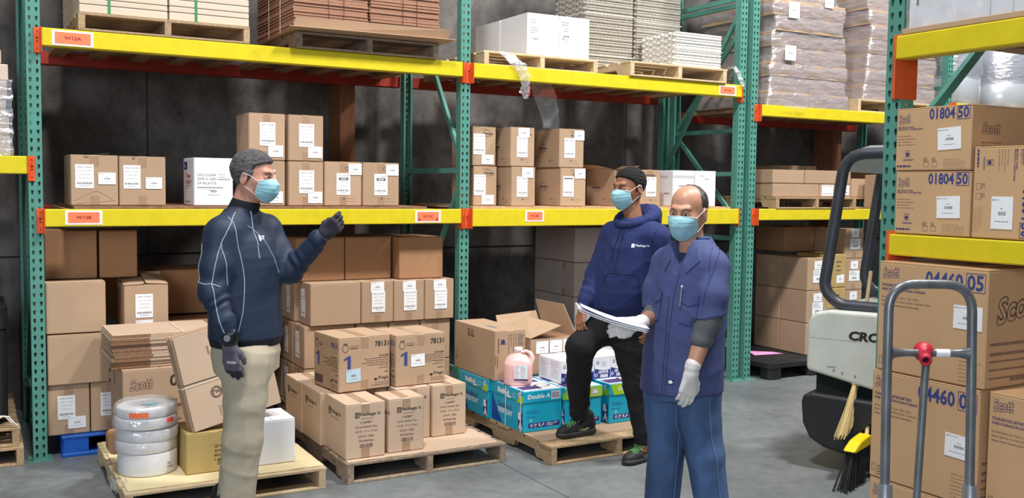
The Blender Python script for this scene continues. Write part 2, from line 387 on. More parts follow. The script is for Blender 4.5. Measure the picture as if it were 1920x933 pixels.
# ================================================================== THE SETTING
def floor_mat():
    m = bpy.data.materials.new('concrete_floor'); m.use_nodes = True; nt = m.node_tree; N = nt.nodes; L = nt.links; p = N['Principled BSDF']
    tc = N.new('ShaderNodeTexCoord')
    n1 = N.new('ShaderNodeTexNoise'); n1.inputs['Scale'].default_value = .9; n1.inputs['Detail'].default_value = 6; n1.inputs['Roughness'].default_value = .65
    n2 = N.new('ShaderNodeTexNoise'); n2.inputs['Scale'].default_value = 14; n2.inputs['Detail'].default_value = 5
    n3 = N.new('ShaderNodeTexNoise'); n3.inputs['Scale'].default_value = 3.2; n3.inputs['Detail'].default_value = 8
    for n in (n1, n2, n3): L.new(tc.outputs['Object'], n.inputs['Vector'])
    cr = N.new('ShaderNodeValToRGB'); cr.color_ramp.elements[0].position = .3; cr.color_ramp.elements[1].position = .72
    cr.color_ramp.elements[0].color = srgb(100, 105, 108); cr.color_ramp.elements[1].color = srgb(132, 136, 138)
    L.new(n1.outputs[0], cr.inputs[0])
    mx = N.new('ShaderNodeMix'); mx.data_type = 'RGBA'; mx.blend_type = 'MULTIPLY'; mx.inputs[0].default_value = .55
    cr2 = N.new('ShaderNodeValToRGB'); cr2.color_ramp.elements[0].position = .35; cr2.color_ramp.elements[1].position = .6
    cr2.color_ramp.elements[0].color = (.72, .73, .74, 1); cr2.color_ramp.elements[1].color = (1, 1, 1, 1); L.new(n2.outputs[0], cr2.inputs[0])
    L.new(cr.outputs[0], mx.inputs[6]); L.new(cr2.outputs[0], mx.inputs[7])
    mx2 = N.new('ShaderNodeMix'); mx2.data_type = 'RGBA'; mx2.blend_type = 'MULTIPLY'; mx2.inputs[0].default_value = .7
    cr3 = N.new('ShaderNodeValToRGB'); cr3.color_ramp.elements[0].position = .28; cr3.color_ramp.elements[1].position = .45
    cr3.color_ramp.elements[0].color = (.70, .69, .68, 1); cr3.color_ramp.elements[1].color = (1, 1, 1, 1); L.new(n3.outputs[0], cr3.inputs[0])
    L.new(mx.outputs[2], mx2.inputs[6]); L.new(cr3.outputs[0], mx2.inputs[7]); L.new(mx2.outputs[2], p.inputs['Base Color'])
    mr = N.new('ShaderNodeMapRange'); mr.inputs[3].default_value = .32; mr.inputs[4].default_value = .52; L.new(n1.outputs[0], mr.inputs[0]); L.new(mr.outputs[0], p.inputs['Roughness'])
    p.inputs['Specular IOR Level'].default_value = .4
    MAT['concrete_floor'] = m
floor_mat()
def wall_mat():
    m = bpy.data.materials.new('concrete_wall'); m.use_nodes = True; nt = m.node_tree; N = nt.nodes; L = nt.links; p = N['Principled BSDF']
    tc = N.new('ShaderNodeTexCoord'); mp = N.new('ShaderNodeMapping'); mp.inputs['Scale'].default_value = (1, 1, .8); L.new(tc.outputs['Object'], mp.inputs[0])
    n1 = N.new('ShaderNodeTexNoise'); n1.inputs['Scale'].default_value = 1.6; n1.inputs['Detail'].default_value = 8; n1.inputs['Roughness'].default_value = .7
    n2 = N.new('ShaderNodeTexNoise'); n2.inputs['Scale'].default_value = 9; n2.inputs['Detail'].default_value = 9; n2.inputs['Roughness'].default_value = .7
    L.new(mp.outputs[0], n1.inputs['Vector']); L.new(mp.outputs[0], n2.inputs['Vector'])
    cr = N.new('ShaderNodeValToRGB'); cr.color_ramp.elements[0].position = .32; cr.color_ramp.elements[1].position = .68
    cr.color_ramp.elements[0].color = srgb(66, 63, 61); cr.color_ramp.elements[1].color = srgb(122, 117, 114); L.new(n1.outputs[0], cr.inputs[0])
    mx = N.new('ShaderNodeMix'); mx.data_type = 'RGBA'; mx.blend_type = 'MULTIPLY'; mx.inputs[0].default_value = .6
    cr2 = N.new('ShaderNodeValToRGB'); cr2.color_ramp.elements[0].position = .34; cr2.color_ramp.elements[1].position = .54
    cr2.color_ramp.elements[0].color = (.40, .39, .39, 1); cr2.color_ramp.elements[1].color = (1, 1, 1, 1); L.new(n2.outputs[0], cr2.inputs[0])
    L.new(cr.outputs[0], mx.inputs[6]); L.new(cr2.outputs[0], mx.inputs[7]); L.new(mx.outputs[2], p.inputs['Base Color'])
    p.inputs['Roughness'].default_value = .85
    b = N.new('ShaderNodeBump'); b.inputs['Strength'].default_value = .25; L.new(n2.outputs[0], b.inputs['Height']); L.new(b.outputs[0], p.inputs['Normal'])
    MAT['concrete_wall'] = m
wall_mat()
mat('joint_dark', srgb(60, 62, 62), .9)

def struct(name, mb, fix=False): return tag(mb.build(name, fix=fix), kind='structure')
fl = MB(); fl.box(-12, 20, -14, 1.9, -.1, 0, 'concrete_floor')
fl.box(2.476, 2.482, -14, 1.5, 0, .0006, 'joint_dark'); fl.box(-12, 20, -7.004, -6.998, 0, .0006, 'joint_dark')
struct('floor', fl)
WY = 1.5
wb = MB(); wb.box(-12, 20, WY, WY + .25, 1.128, 8.0, 'concrete_wall'); wb.box(-12, 20, WY, WY + .25, 0, 1.112, 'concrete_wall'); wb.box(-12, 20, WY + .015, WY + .24, 1.112, 1.128, 'joint_dark')
for x in (-3.6, 0.9, 5.4, 9.9): wb.box(x, x + .012, WY - .0015, WY, 1.13, 8, 'joint_dark')
struct('wall_back', wb)
wp = MB(); wp.cbox(2.345, 2.475, 1.22, WY, 0, 6.5, 'wood_post', .004)
tag(wp.build('timber_post'), 'brown timber post against the back wall behind the third shelf of the left rack', 'post')
wp = MB(); wp.cbox(8.00, 8.14, 1.22, WY, 0, 6.5, 'wood_post', .004)
tag(wp.build('timber_post'), 'brown timber post against the back wall beyond the shrink-wrapped loads', 'post')

# ================================================================== PALLET RACKING
from mathutils.geometry import tessellate_polygon
PW, PDp, PITCH = .0762, .072, .0508
def _cell(w, holes):
    """one 2-inch cell of perforated strip, returns verts (u,v) and faces"""
    polys = [[Vector((0, 0, 0)), Vector((w, 0, 0)), Vector((w, PITCH, 0)), Vector((0, PITCH, 0))]] + [[Vector((a, b, 0)) for a, b in h][::-1] for h in holes]
    tri = tessellate_polygon(polys); V = [p for q in polys for p in q]; F = []
    for t in tri:
        a, b, c = [V[i] for i in t]; F.append(tuple(t) if (b - a).cross(c - a).z > 0 else tuple(t[::-1]))
    return V, F
def _tear(cx, cy):
    pts = []
    for i in range(9):
        a = rad(-20 + i * 220 / 8); pts.append((cx + .0078 * cos(a), cy + .0078 * sin(a)))
    pts += [(cx - .0040, cy - .016), (cx - .002, cy - .0195), (cx + .002, cy - .0195), (cx + .0040, cy - .016)]
    return pts
def post_mesh(name, H, m):
    mb = MB(); n = int(H / PITCH)
    cellF = _cell(PW, [_tear(.0195, .031), _tear(.0567, .031)]); 
    hole = [(PDp * .45 + .0042 * cos(2 * pi * i / 8), .030 + .0042 * sin(2 * pi * i / 8)) for i in range(8)]
    cellS = _cell(PDp, [hole])
    FF = Face((0, 0, 0), (1, 0, 0), (0, 0, 1)); FL = Face((0, PDp, 0), (0, -1, 0), (0, 0, 1)); FR = Face((PW, 0, 0), (0, 1, 0), (0, 0, 1))
    for k in range(n):
        for F, c in ((FF, cellF), (FL, cellS), (FR, cellS)):
            mb.add([F.at(p.x, p.y + k * PITCH) for p in c[0]], c[1], m)
    # return lips and inner lining
    mb.box(0.001, .016, PDp - .002, PDp, 0, n * PITCH, m); mb.box(PW - .016, PW - .001, PDp - .002, PDp, 0, n * PITCH, m)
    mb.box(.016, PW - .016, PDp - .003, PDp - .001, 0, .001, m)
    # lip round the bevel
    return mb
POSTM = {}
def get_post(parent, H, m, loc, rotz):
    k = (H, m)
    if k not in POSTM:
        o = post_mesh('post', H, m).build('post', parent); POSTM[k] = o.data
    else:
        o = bpy.data.objects.new('post', POSTM[k]); COL.objects.link(o); o.parent = parent
    o.location = loc; o.rotation_euler = (0, 0, rotz); return o
FD = 1.112
def upright(label, X, H=4.3, diags=(), horiz=(), rotz=0, Y=0, m='upright_green', group=None):
    r = empty('upright_frame', (X, Y, 0), rotz, label=label, cat='rack upright', group=group)
    get_post(r, H, m, (0, 0, .006), 0); get_post(r, H, m, (PW, FD, .006), pi)
    for y in (-.045, FD - .115):
        b = MB(); b.box(-.028, PW + .028, y, y + .16, 0, .006, m); b.lathe([(.009, .006), (.009, .016)], 'bolt', 8, Matrix.Translation((-.014, y + .02, 0))); b.build('foot_plate', r)
    xc = PW / 2
    for (y0, z0, y1, z1) in diags:
        b = MB(); d = Vector((0, y1 - y0, z1 - z0)).normalized(); n = Vector((0, -d.z, d.y)); a = Vector((xc, y0, z0)); c = Vector((xc, y1, z1)); s = .019; e = .013
        V = []
        for p in (a, c):
            for sx, sn in ((-1, -1), (1, -1), (1, 1), (-1, 1)): V.append(p + Vector((sx * e, 0, 0)) + n * sn * s)
        b.add(V, [(0, 1, 2, 3), (7, 6, 5, 4), (0, 4, 5, 1), (1, 5, 6, 2), (2, 6, 7, 3), (3, 7, 4, 0)], m); b.build('brace', r, fix=True)
    for z in horiz:
        b = MB(); b.box(xc - .013, xc + .013, .06, FD - .06, z - .019, z + .019, m); b.build('brace', r)
    return r
up_std = dict(horiz=(.30, 1.79, 3.32), diags=((.06, 1.86, 1.03, 3.26), (.06, 1.72, 1.03, .34)))
upright('green upright frame at the left end of the long yellow rack', 0, horiz=up_std['horiz'], diags=up_std['diags'])
upright('green upright frame in the middle between the two yellow rack bays', 2.8295, horiz=up_std['horiz'], diags=up_std['diags'])
upright('green upright frame behind the man in the work shirt, carrying orange end clips', 5.503, horiz=(.30, 1.245, 1.81, 3.32), diags=((.06, 3.2, 1.03, 1.87), (.06, 1.15, 1.03, .36)))
upright('green upright frame right beside the first one, left end of the bay with wrapped loads', 5.642, horiz=(.30, 2.2, 3.3), diags=((1.03, 2.16, .06, 1.28), (.06, 1.2, 1.03, .36), (.06, 3.2, 1.03, 2.25)))
upright('farthest green upright frame, seen below the near yellow beam', 8.25, horiz=(.30, 1.79, 2.72, 3.32), diags=up_std['diags'])
upright('green upright frame outside the left edge, far end of the dim left bay', -2.91, horiz=up_std['horiz'], diags=up_std['diags'])

def connector(parent, X, ztop, side, face_y=-.007, h=.145):
    """orange end plate: side +1 beam goes to +X"""
    b = MB(); x0, x1 = (X, X + .037) if side > 0 else (X - .037, X)
    b.cbox(x0, x1, face_y, 0 - .0005, ztop - h, ztop + .003, 'beam_orange', .002)
    xi = x1 if side > 0 else x0 - .004
    b.box(xi, xi + .004, -.052, .02, ztop - h, ztop + .003, 'beam_orange')
    xm = (x0 + x1) / 2; F = Face((x0, face_y, ztop - h), (1, 0, 0), (0, 0, 1))
    for v, r in ((h * .86, .0035), (h * .60, .006), (h * .47, .0045), (h * .16, .0035)): p_disc(b, F, .02, v, r, 'hole', 10, .0006)
    b.build('connector', parent)
def beam(label, X0, X1, ztop, h, Y=-.045, m='beam_yellow', group=None, conn=(True, True), d=.045, ch=.145):
    r = empty('rack_beam', (0, 0, 0), label=label, cat='rack beam', group=group)
    b = MB(); b.cbox(X0 + PW + .0042, X1 - .0042, Y, Y + d, ztop - h, ztop, m, .005); b.cbox(X0 + PW + .0042, X1 - .0042, Y + d - .002, Y + d + .028, ztop - h, ztop - .035, m, .004)
    b.build('beam', r)
    if conn[0]: connector(r, X0 + .0392, ztop, 1, h=ch)
    if conn[1]: connector(r, X1 + .037, ztop, -1, h=ch)
    return r
def sign(parent, x, z, t, w=.225, h=.088, arrows=False, Y=-.0455, rot=0):
    b = MB(); F = Face((x, Y, z), (1, 0, 0), (0, 0, 1)).sub(0, 0, rot)
    V = [F.at(0, 0, 0), F.at(w, 0, 0), F.at(w, h, 0), F.at(0, h, 0), F.at(0, 0, .0015), F.at(w, 0, .0015), F.at(w, h, .0015), F.at(0, h, .0015)]
    b.add(V, [(0, 3, 2, 1), (4, 5, 6, 7), (0, 1, 5, 4), (1, 2, 6, 5), (2, 3, 7, 6), (3, 0, 4, 7)], 'paper')
    p_rect(b, F, .015, .010, w - .03, h - .02, 'orange_sign', .0022)
    p_text(b, F, w / 2, h * .40, h * .22, t, 'print_red', .03, align='c', e=.0028, width=w * .42)
    if arrows:
        for u in (.032, w - .032):
            p_rect(b, F, u - .004, h * .22, .008, h * .17, 'print_red', .0028); p_poly(b, F, [(u, h * .12), (u + .011, h * .24), (u - .011, h * .24)], 'print_red', .0029)
    return b.build('location_sign', parent)
X1, X2, X3, X4 = 2.8295, 5.503, 5.642, 8.25
b = beam('upper yellow beam of the left bay, signed W12A', 0, X1, 2.566, .105); sign(b, .135, 2.469, 'W12A')
b = beam('lower yellow beam of the left bay, signed W12B and W12C', 0, X1, 1.5076, .105); sign(b, .190, 1.415, 'W12B', .205, .085); sign(b, 2.455, 1.412, 'W12C', .20, .086, True)
b = beam('upper yellow beam of the right bay under the white cartons, signed W13A', X1, X2, 2.566, .104); sign(b, 5.235, 2.47, 'W13A', .19, .082)
b = beam('lower yellow beam of the right bay behind the two men, signed W13B', X1, X2, 1.5076, .129); sign(b, 3.36, 1.413, 'W13B', .165, .084)
beam('upper yellow beam carrying the shrink-wrapped loads', X3, X4, 2.415, .098); beam('lower yellow beam carrying the pallet of flat brown boxes', X3, X4, 1.5076, .10)
beam('short run of yellow beam at the left edge of the photo', -2.91, 0, 1.816, .104)
beam('upper yellow beam of the farthest bay, carrying silver rolls', X4, 10.9, 2.566, .104, conn=(True, False))
upright('green upright frame outside the photo, right end of the farthest bay', 10.9, horiz=up_std['horiz'], diags=up_std['diags'])
RY = FD
beam('red rear beam at the back of the W12A level', 0, X1, 2.566, .09, RY, 'beam_red', conn=(False, False)); beam('red rear beam at the back of the W12B level', 0, X1, 1.5076, .09, RY, 'beam_red', conn=(False, False))
beam('red rear beam at the back of the W13A level', X1, X2, 2.566, .09, RY, 'beam_red', conn=(False, False)); beam('red rear beam at the back of the W13B level', X1, X2, 1.5076, .09, RY, 'beam_red', conn=(False, False))
beam('red rear beam behind the shrink-wrapped loads', X3, X4, 2.415, .09, RY, 'beam_red', conn=(False, False)); beam('red rear beam behind the flat brown boxes', X3, X4, 1.5076, .09, RY, 'beam_red', conn=(False, False))
beam('red rear beam of the dim bay left of the rack', -2.91, 0, 1.816, .09, RY, 'beam_red', conn=(False, False)); beam('red rear beam behind the silver rolls', X4, 10.9, 2.566, .09, RY, 'beam_red', conn=(False, False))

def deck(label, X0, X1, ztop, pitch=.262, w=.10, off=.20, y0=-.016, y1=RY + .02):
    r = empty('shelf_decking', (0, 0, 0), label=label, cat='shelf decking'); x = X0 + off
    while x < X1 - w:
        b = MB(); b.box(x, x + w, y0, y1, ztop - .033, ztop - .0015, 'deck_board'); b.build('slat', r); x += pitch
    return r
deck('timber slats under the W12A level', 0, X1, 2.566); deck('timber slats under the W12B level', 0, X1, 1.5076)
deck('timber slats under the white cartons, W13A level', X1, X2, 2.566); deck('timber slats under the taped cartons, W13B level', X1, X2, 1.5076)
deck('timber slats under the shrink-wrapped loads', X3, X4, 2.415); deck('timber slats under the flat brown boxes', X3, X4, 1.5076)
deck('timber slats of the dim bay left of the rack', -2.91, 0, 1.816); deck('timber slats under the silver rolls', X4, 10.9, 2.566)

def ragged(label, x0, x1, y0, y1, z0, z1, m, name='shelf_sheet', cat='board', amp=.008, seed=1, n=60):
    rng = random.Random(seed); b = MB(); V = []; 
    ys = [y0 + rng.uniform(-amp, amp) for _ in range(n + 1)]; zs = [rng.uniform(-amp * .25, amp * .25) for _ in range(n + 1)]
    for i in range(n + 1):
        x = x0 + (x1 - x0) * i / n
        V += [(x, ys[i], z0), (x, ys[i], z1 + min(0, zs[i])), (x, y1, z1), (x, y1, z0)]
    F = []
    for i in range(n):
        a = 4 * i; c = 4 * (i + 1)
        for k in range(4): F.append((a + k, a + (k + 1) % 4, c + (k + 1) % 4, c + k))
    F += [(0, 3, 2, 1), (4 * n, 4 * n + 1, 4 * n + 2, 4 * n + 3)]
    b.add(V, F, m); return tag(b.build(name, fix=True), label, cat)
SH = 1.5265
ragged('frayed cardboard sheet lying on the W12B shelf', .24, 2.55, -.03, 1.08, 1.509, SH - .001, 'kraft_edge', 'cardboard_sheet', 'cardboard sheet')
ragged('pale chipboard sheet lying on the W13B shelf', 2.93, 5.42, -.02, 1.08, 1.509, SH - .001, 'chip_board', 'chipboard_sheet', 'board', .002, 2)

# right-hand rack, running towards the camera: a local frame whose x runs along -Y and y along +X
RX, RYo = 2.872, -3.712
def upright_r(label, yo): return upright(label, RX, 4.3, horiz=(.3, 1.0), diags=((.06, 1.84, 1.03, 2.75), (.06, .95, 1.03, .35), (.06, 4.2, 1.03, 2.8)), rotz=-pi / 2, Y=yo)
upright_r('nearest green upright frame, beside the stacked tissue cartons', RYo)
def beam_r(label, y0, L, ztop, h, xo=0, m='beam_yellow', ch=.24, conn=(True, False)):
    r = empty('rack_beam', (RX + xo, y0, 0), -pi / 2, label=label, cat='rack beam')
    b = MB(); b.cbox(PW * .9, L, -.045, 0, ztop - h, ztop, m, .005); b.cbox(PW * .9, L, -.002, .028, ztop - h, ztop - .035, m, .004); b.build('beam', r)
    if conn[0]:
        c = MB(); c.cbox(.034, PW, -.007, -.0005, ztop - ch, ztop + .012, 'beam_orange', .002); c.cbox(PW, PW + .005, -.05, .085, ztop - ch, ztop + .005, 'beam_orange', .002)
        F = Face((.034, -.007, ztop - ch), (1, 0, 0), (0, 0, 1))
        for v, rr in ((ch * .80, .004), (ch * .55, .006), (ch * .25, .004)): p_disc(c, F, .02, v, rr, 'hole', 10, .0006)
        p_poly(c, F, [(.014, ch * .72), (.020, ch * .88), (.027, ch * .72), (.021, ch * .5)], 'beam_red', .0009)
        c.build('connector', r)
    return r
beam_r('nearest upper yellow beam, dented, under the white wrapped goods', RYo, 2.6, 2.278, .090); beam_r('nearest lower yellow beam under the upper tissue cartons', RYo, 2.6, 1.509, .083, ch=.15)
for z, t in ((2.278, 'upper'), (1.509, 'lower')):
    r = beam_r('rear %s beam of the nearest rack' % t, RYo, 2.6, z, .09, FD + .045, 'beam_yellow', conn=(False, False))
    d = empty('shelf_decking', (0, 0, 0), label='timber slats of the nearest rack, %s level' % t, cat='shelf decking')
    y = RYo - .18
    while y > RYo - 2.5:
        b = MB(); b.box(RX - .016, RX + FD + .03, y - .10, y, z - .033, z - .0015, 'deck_board'); b.build('slat', d); y -= .262

# ================================================================== PALLETS
def pallet(label, x0, x1, y0, y1, z0=0, h=.118, m='wood', cat='pallet', seed=1, notch=True, nb=7, group=None, rot=0, base_boards=3, loose=None):
    w = x1 - x0; d = y1 - y0; r = empty('wooden_pallet', ((x0 + x1) / 2, (y0 + y1) / 2, z0), rad(rot), label=label, cat=cat, group=group); rng = random.Random(seed)
    tb = .016; bb = .014; sw = .038
    for i, x in enumerate((-w / 2, -sw / 2, w / 2 - sw)):
        s = MB(); za, zb = bb, h - tb
        # stringer running front to back with two fork notches cut from below
        if notch:
            nd = .042; P = [(-d / 2, za), (-d / 2 + .15 * d, za), (-d / 2 + .17 * d, za + nd), (-d / 2 + .37 * d, za + nd), (-d / 2 + .39 * d, za), (d / 2 - .39 * d, za), (d / 2 - .37 * d, za + nd), (d / 2 - .17 * d, za + nd), (d / 2 - .15 * d, za), (d / 2, za), (d / 2, zb), (-d / 2, zb)]
        else: P = [(-d / 2, za), (d / 2, za), (d / 2, zb), (-d / 2, zb)]
        j = rng.uniform(-.004, .004) if i == 1 else 0
        s.prism([(a, b) for a, b in P], 'x', x + j, x + sw + j, m); s.build('stringer', r, fix=True)
    gap = .03; bw = (d - gap * (nb - 1)) / nb
    for k in range(nb):
        s = MB(); y = -d / 2 + k * (bw + gap); j = rng.uniform(-.006, .006); ww = bw * (1.0 if k in (0, nb - 1) else rng.uniform(.92, 1.0))
        s.cbox(-w / 2 - rng.uniform(0, .008), w / 2 + rng.uniform(0, .008), y, y + ww, h - tb, h - .0005, m, .002); s.build('deck_plank', r)
    for k in range(base_boards):
        s = MB(); y = -d / 2 + k * (d - .1) / (base_boards - 1); s.cbox(-w / 2, w / 2, y, y + .1, .0005, bb, m, .002); s.build('base_plank', r)
    return r
ST = 2.567
pallet('worn pallet on the W12A shelf under the green-strapped pale boards', .278, 1.290, -.045, 1.10, ST, .108, 'wood', seed=2)
pallet('worn pallet on the W12A shelf under the bundles of flattened cartons', 1.590, 2.612, -.075, 1.10, ST, .108, 'wood_old', seed=3)
pallet('clean new pallet on the W13A shelf under the white cartons', 3.030, 4.040, .02, 1.10, ST, .108, 'wood_new', seed=4)
pallet('clean new pallet on the W13A shelf under the moulded fibre trays', 4.300, 5.303, -.062, 1.08, ST, .118, 'wood_new', seed=5, notch=True)
pallet('pallet under the flat brown boxes in the bay behind the forklift', 5.925, 6.940, -.05, 1.05, SH - .018, .105, 'wood', seed=6)
pallet('pallet under the partly hidden boxes behind the overhead guard', 7.02, 8.02, .16, 1.05, SH - .018, .105, 'wood', seed=7)
pallet('pallet under the second shrink-wrapped load', 6.955, 7.97, -.02, 1.03, 2.416, .118, 'wood_new', seed=8)
pallet('pale pallet on the floor carrying the wrapped reels, front left', .334, 1.372, -1.300, -.19, 0, .118, 'wood_new', seed=9)
pallet('weathered pallet on the floor carrying the tape cartons', 1.500, 2.512, -1.296, -.12, 0, .118, 'wood_old', seed=10)
pallet('pallet on the floor carrying the blue paper boxes, under the man\'s raised foot', 2.715, 3.72, -1.50, -.30, 0, .118, 'wood', seed=11)
pallet('lower pallet of the small stack at the left edge', -1.10, -.055, -.07, 1.0, 0, .112, 'wood', seed=12, notch=False)
pallet('upper pallet of the small stack at the left edge', -1.115, -.075, -.05, 1.0, .113, .112, 'wood', seed=13, notch=False)
pallet('pallet on the floor under the brown stack in the right half of the left bay', 1.66, 2.68, .02, 1.04, 0, .118, 'wood_old', seed=14)
pallet('pallet on the floor under the grey-brown cartons at the back', 4.20, 5.30, .45, 1.08, 0, .118, 'wood', seed=15)

def sheet(label, x0, x1, y0, y1, z0, t=.003, m='kraft_pale', seed=1, curl=.004, name='cardboard_sheet', cat='cardboard sheet', dips=()):
    n = 24; rng = random.Random(seed); V = []; ph = [rng.uniform(0, 6) for _ in range(4)]
    def zz(i, j):
        u, v = i / n, j / n; z = curl * (.5 + .5 * sin(ph[0] + u * 9)) * (.5 + .5 * sin(ph[1] + v * 7))
        for (du, dv, rr, am) in dips: z -= am * math.exp(-((u - du) ** 2 + (v - dv) ** 2) / rr ** 2)
        return z
    for top in (0, 1):
        for i in range(n + 1):
            for j in range(n + 1):
                e = rng.uniform(-.002, .002) if i in (0, n) or j in (0, n) else 0
                V.append((x0 + (x1 - x0) * i / n + e, y0 + (y1 - y0) * j / n + e, z0 + t * top + max(0, zz(i, j))))
    N = (n + 1) ** 2; F = []
    for i in range(n):
        for j in range(n):
            a = i * (n + 1) + j; F.append((a, a + 1, a + n + 2, a + n + 1)); F.append((N + a, N + a + n + 1, N + a + n + 2, N + a + 1))
    rim = [i * (n + 1) for i in range(n + 1)] + [n * (n + 1) + j for j in range(1, n + 1)] + [i * (n + 1) + n for i in range(n - 1, -1, -1)] + [j for j in range(n - 1, 0, -1)]
    for k in range(len(rim)): a, c = rim[k], rim[(k + 1) % len(rim)]; F.append((a, c, N + c, N + a))
    b = MB(); b.add(V, F, m); return tag(b.build(name, fix=True), label, cat)
sheet('pale buff card sheet on the pallet with the wrapped reels', .352, 1.375, -1.262, -.2, .119, m='board_cream', seed=3, curl=0)
sheet('brown card sheet on the pallet under the tape cartons', 1.512, 2.478, -1.272, -.14, .119, m='kraft_pale', seed=4, curl=0)
sheet('brown card sheet on the pallet under the blue paper boxes', 2.712, 3.70, -1.375, -.32, .119, m='kraft', seed=5, curl=0)
PZ = .1225

# blue plastic pallet, black plastic pallet
r = empty('blue_plastic_pallet', (0, 0, 0), label='bright blue plastic pallet under the left column of brown boxes', cat='pallet')
b = MB(); b.cbox(.155, 1.15, -.005, 1.05, .112, .128, 'blue_plastic', .003); b.build('deck', r)
for x in (.155, .58, 1.0):
    for y in (0, .47, .93):
        b = MB(); b.prism([(x + .01, y), (x + .15, y), (x + .15, y + .12), (x, y + .12), (x, y + .02)], 'z', .02, .112, 'blue_plastic'); b.build('foot_block', r, fix=True)
for y in (-.005, .47, .93):
    b = MB(); b.cbox(.155, 1.15, y, y + .12, 0, .022, 'blue_plastic', .003); b.build('skid', r)
r = empty('black_plastic_pallet', (0, 0, 0), label='black plastic pallet on the floor behind the forklift', cat='pallet')
def rrect(x0, x1, y0, y1, rr, n=5):
    P = []
    for cx, cy, a0 in ((x1 - rr, y1 - rr, 0), (x0 + rr, y1 - rr, 90), (x0 + rr, y0 + rr, 180), (x1 - rr, y0 + rr, 270)):
        for i in range(n + 1): a = rad(a0 + 90 * i / n); P.append((cx + rr * cos(a), cy + rr * sin(a)))
    return P
b = MB(); b.prism(rrect(5.80, 6.98, -.15, .95, .06), 'z', .105, .145, 'black_plastic')
for (x0, x1, y0, y1) in ((5.90, 6.1, -.08, .0), (5.9, 6.05, .2, .28), (6.2, 6.6, .0, .05)): b.box(x0, x1, y0, y1, .1452, .1462, 'hole')
b.build('deck', r, fix=True)
for x in (5.82, 6.3, 6.80):
    for y in (-.14, .34, .80):
        b = MB(); b.prism(rrect(x, x + .16, y, y + .14, .04), 'z', 0, .106, 'black_plastic'); b.build('foot_block', r, fix=True)
b = MB(); F = Face((6.55, -.1505, .108), (1, 0, 0), (0, 0, 1)); p_rect(b, F, 0, 0, .16, .03, 'paper'); p_lines(b, F, .01, .012, .14, 1, .01, .008, 'print_grey', e=.0012); b.build('barcode_label', r)
b = MB(); b.add([(6.02, .26, .1475), (6.34, .22, .1475), (6.30, .32, .150), (6.04, .38, .168)], [(0, 1, 2, 3)], 'pink_paper'); b.add([(6.02, .26, .1470), (6.34, .22, .1470), (6.30, .32, .1495), (6.04, .38, .1675)], [(3, 2, 1, 0)], 'pink_paper')
tag(b.build('pink_paper_sheet'), 'pink paper sheet lying on the black plastic pallet', 'paper')

# ================================================================== CARTONS ON THE MIDDLE SHELF (W12B / W12C)
TALL = lambda u, v, w=.095, h=.135, f='front', t='200A CLEAR', **k: (f, u, v, w, h, dict(kind='tall', title=t, **k))
SHIP = lambda u, v, w=.10, h=.07, f='front', **k: (f, u, v, w, h, dict(kind='ship', **k))
def small_mark(mb, F, w):   # small round mark and maker's lines low on the face
    p_ring(mb, F, w * .52, .052, .008, .003, 'print_black', 12); p_lines(mb, F, w * .58, .050, w * .36, 1, .01, .003, 'print_grey'); p_lines(mb, F, w * .60, .030, w * .28, 1, .01, .003, 'print_grey')
def pr_plain_marked(mb, FC, w, d, h): small_mark(mb, FC['front'], w); p_ring(mb, FC['front'], w * .60, h - .045, .014, .004, 'print_brown', 16)
def pr_code(mb, FC, w, d, h): p_lines(mb, FC['front'], w * .28, h - .018, w * .1, 1, .01, .010, 'print_brown')
def crumple(mb, FC, w, d, h):
    F = FC['front']; pr_code(mb, FC, w, d, h)
    for (a, b, c2, d2) in ((.02, .03, .13, .085), (.13, .085, .16, .088), (.16, .088, .255, .03), (.03, .012, .25, .032)):
        a, b, c2, d2 = a * w / .275, b, c2 * w / .275, d2; L = math.hypot(c2 - a, d2 - b); G = F.sub(a, b, math.atan2(d2 - b, c2 - a)); p_rect(mb, G, 0, 0, L, .0018, 'kraft_pale', .0012); p_rect(mb, G, 0, -.002, L, .0016, 'kraft_edge', .0009)
c1 = carton('dented brown carton with two white labels, farthest left on the W12B shelf', .231, .503, .06, .42, SH, 1.836, prints=crumple, tapes=('front',), seam='y', stickers=[TALL(.025, .105, .105, .145), SHIP(.155, .13, .10, .072)])
b = MB(); F = Face((0, 0, 0), (1, 0, 0), (0, 0, 1))
b.add([(-.01, -.1, .3095), (.10, -.06, .325), (.12, .08, .330), (.0, .12, .3095)], [(0, 1, 2, 3)], 'kraft'); b.add([(-.01, -.1, .3085), (.10, -.06, .324), (.12, .08, .329), (.0, .12, .3085)], [(3, 2, 1, 0)], 'kraft'); b.build('raised_flap', c1)
carton('plain-sided brown carton with two white labels, second from the left on the W12B shelf', .506, .784, .06, .42, SH, 1.834, prints=pr_code, tapes=('front',), seam='y', stickers=[TALL(.025, .105, .10, .145), SHIP(.155, .105, .098, .072)])
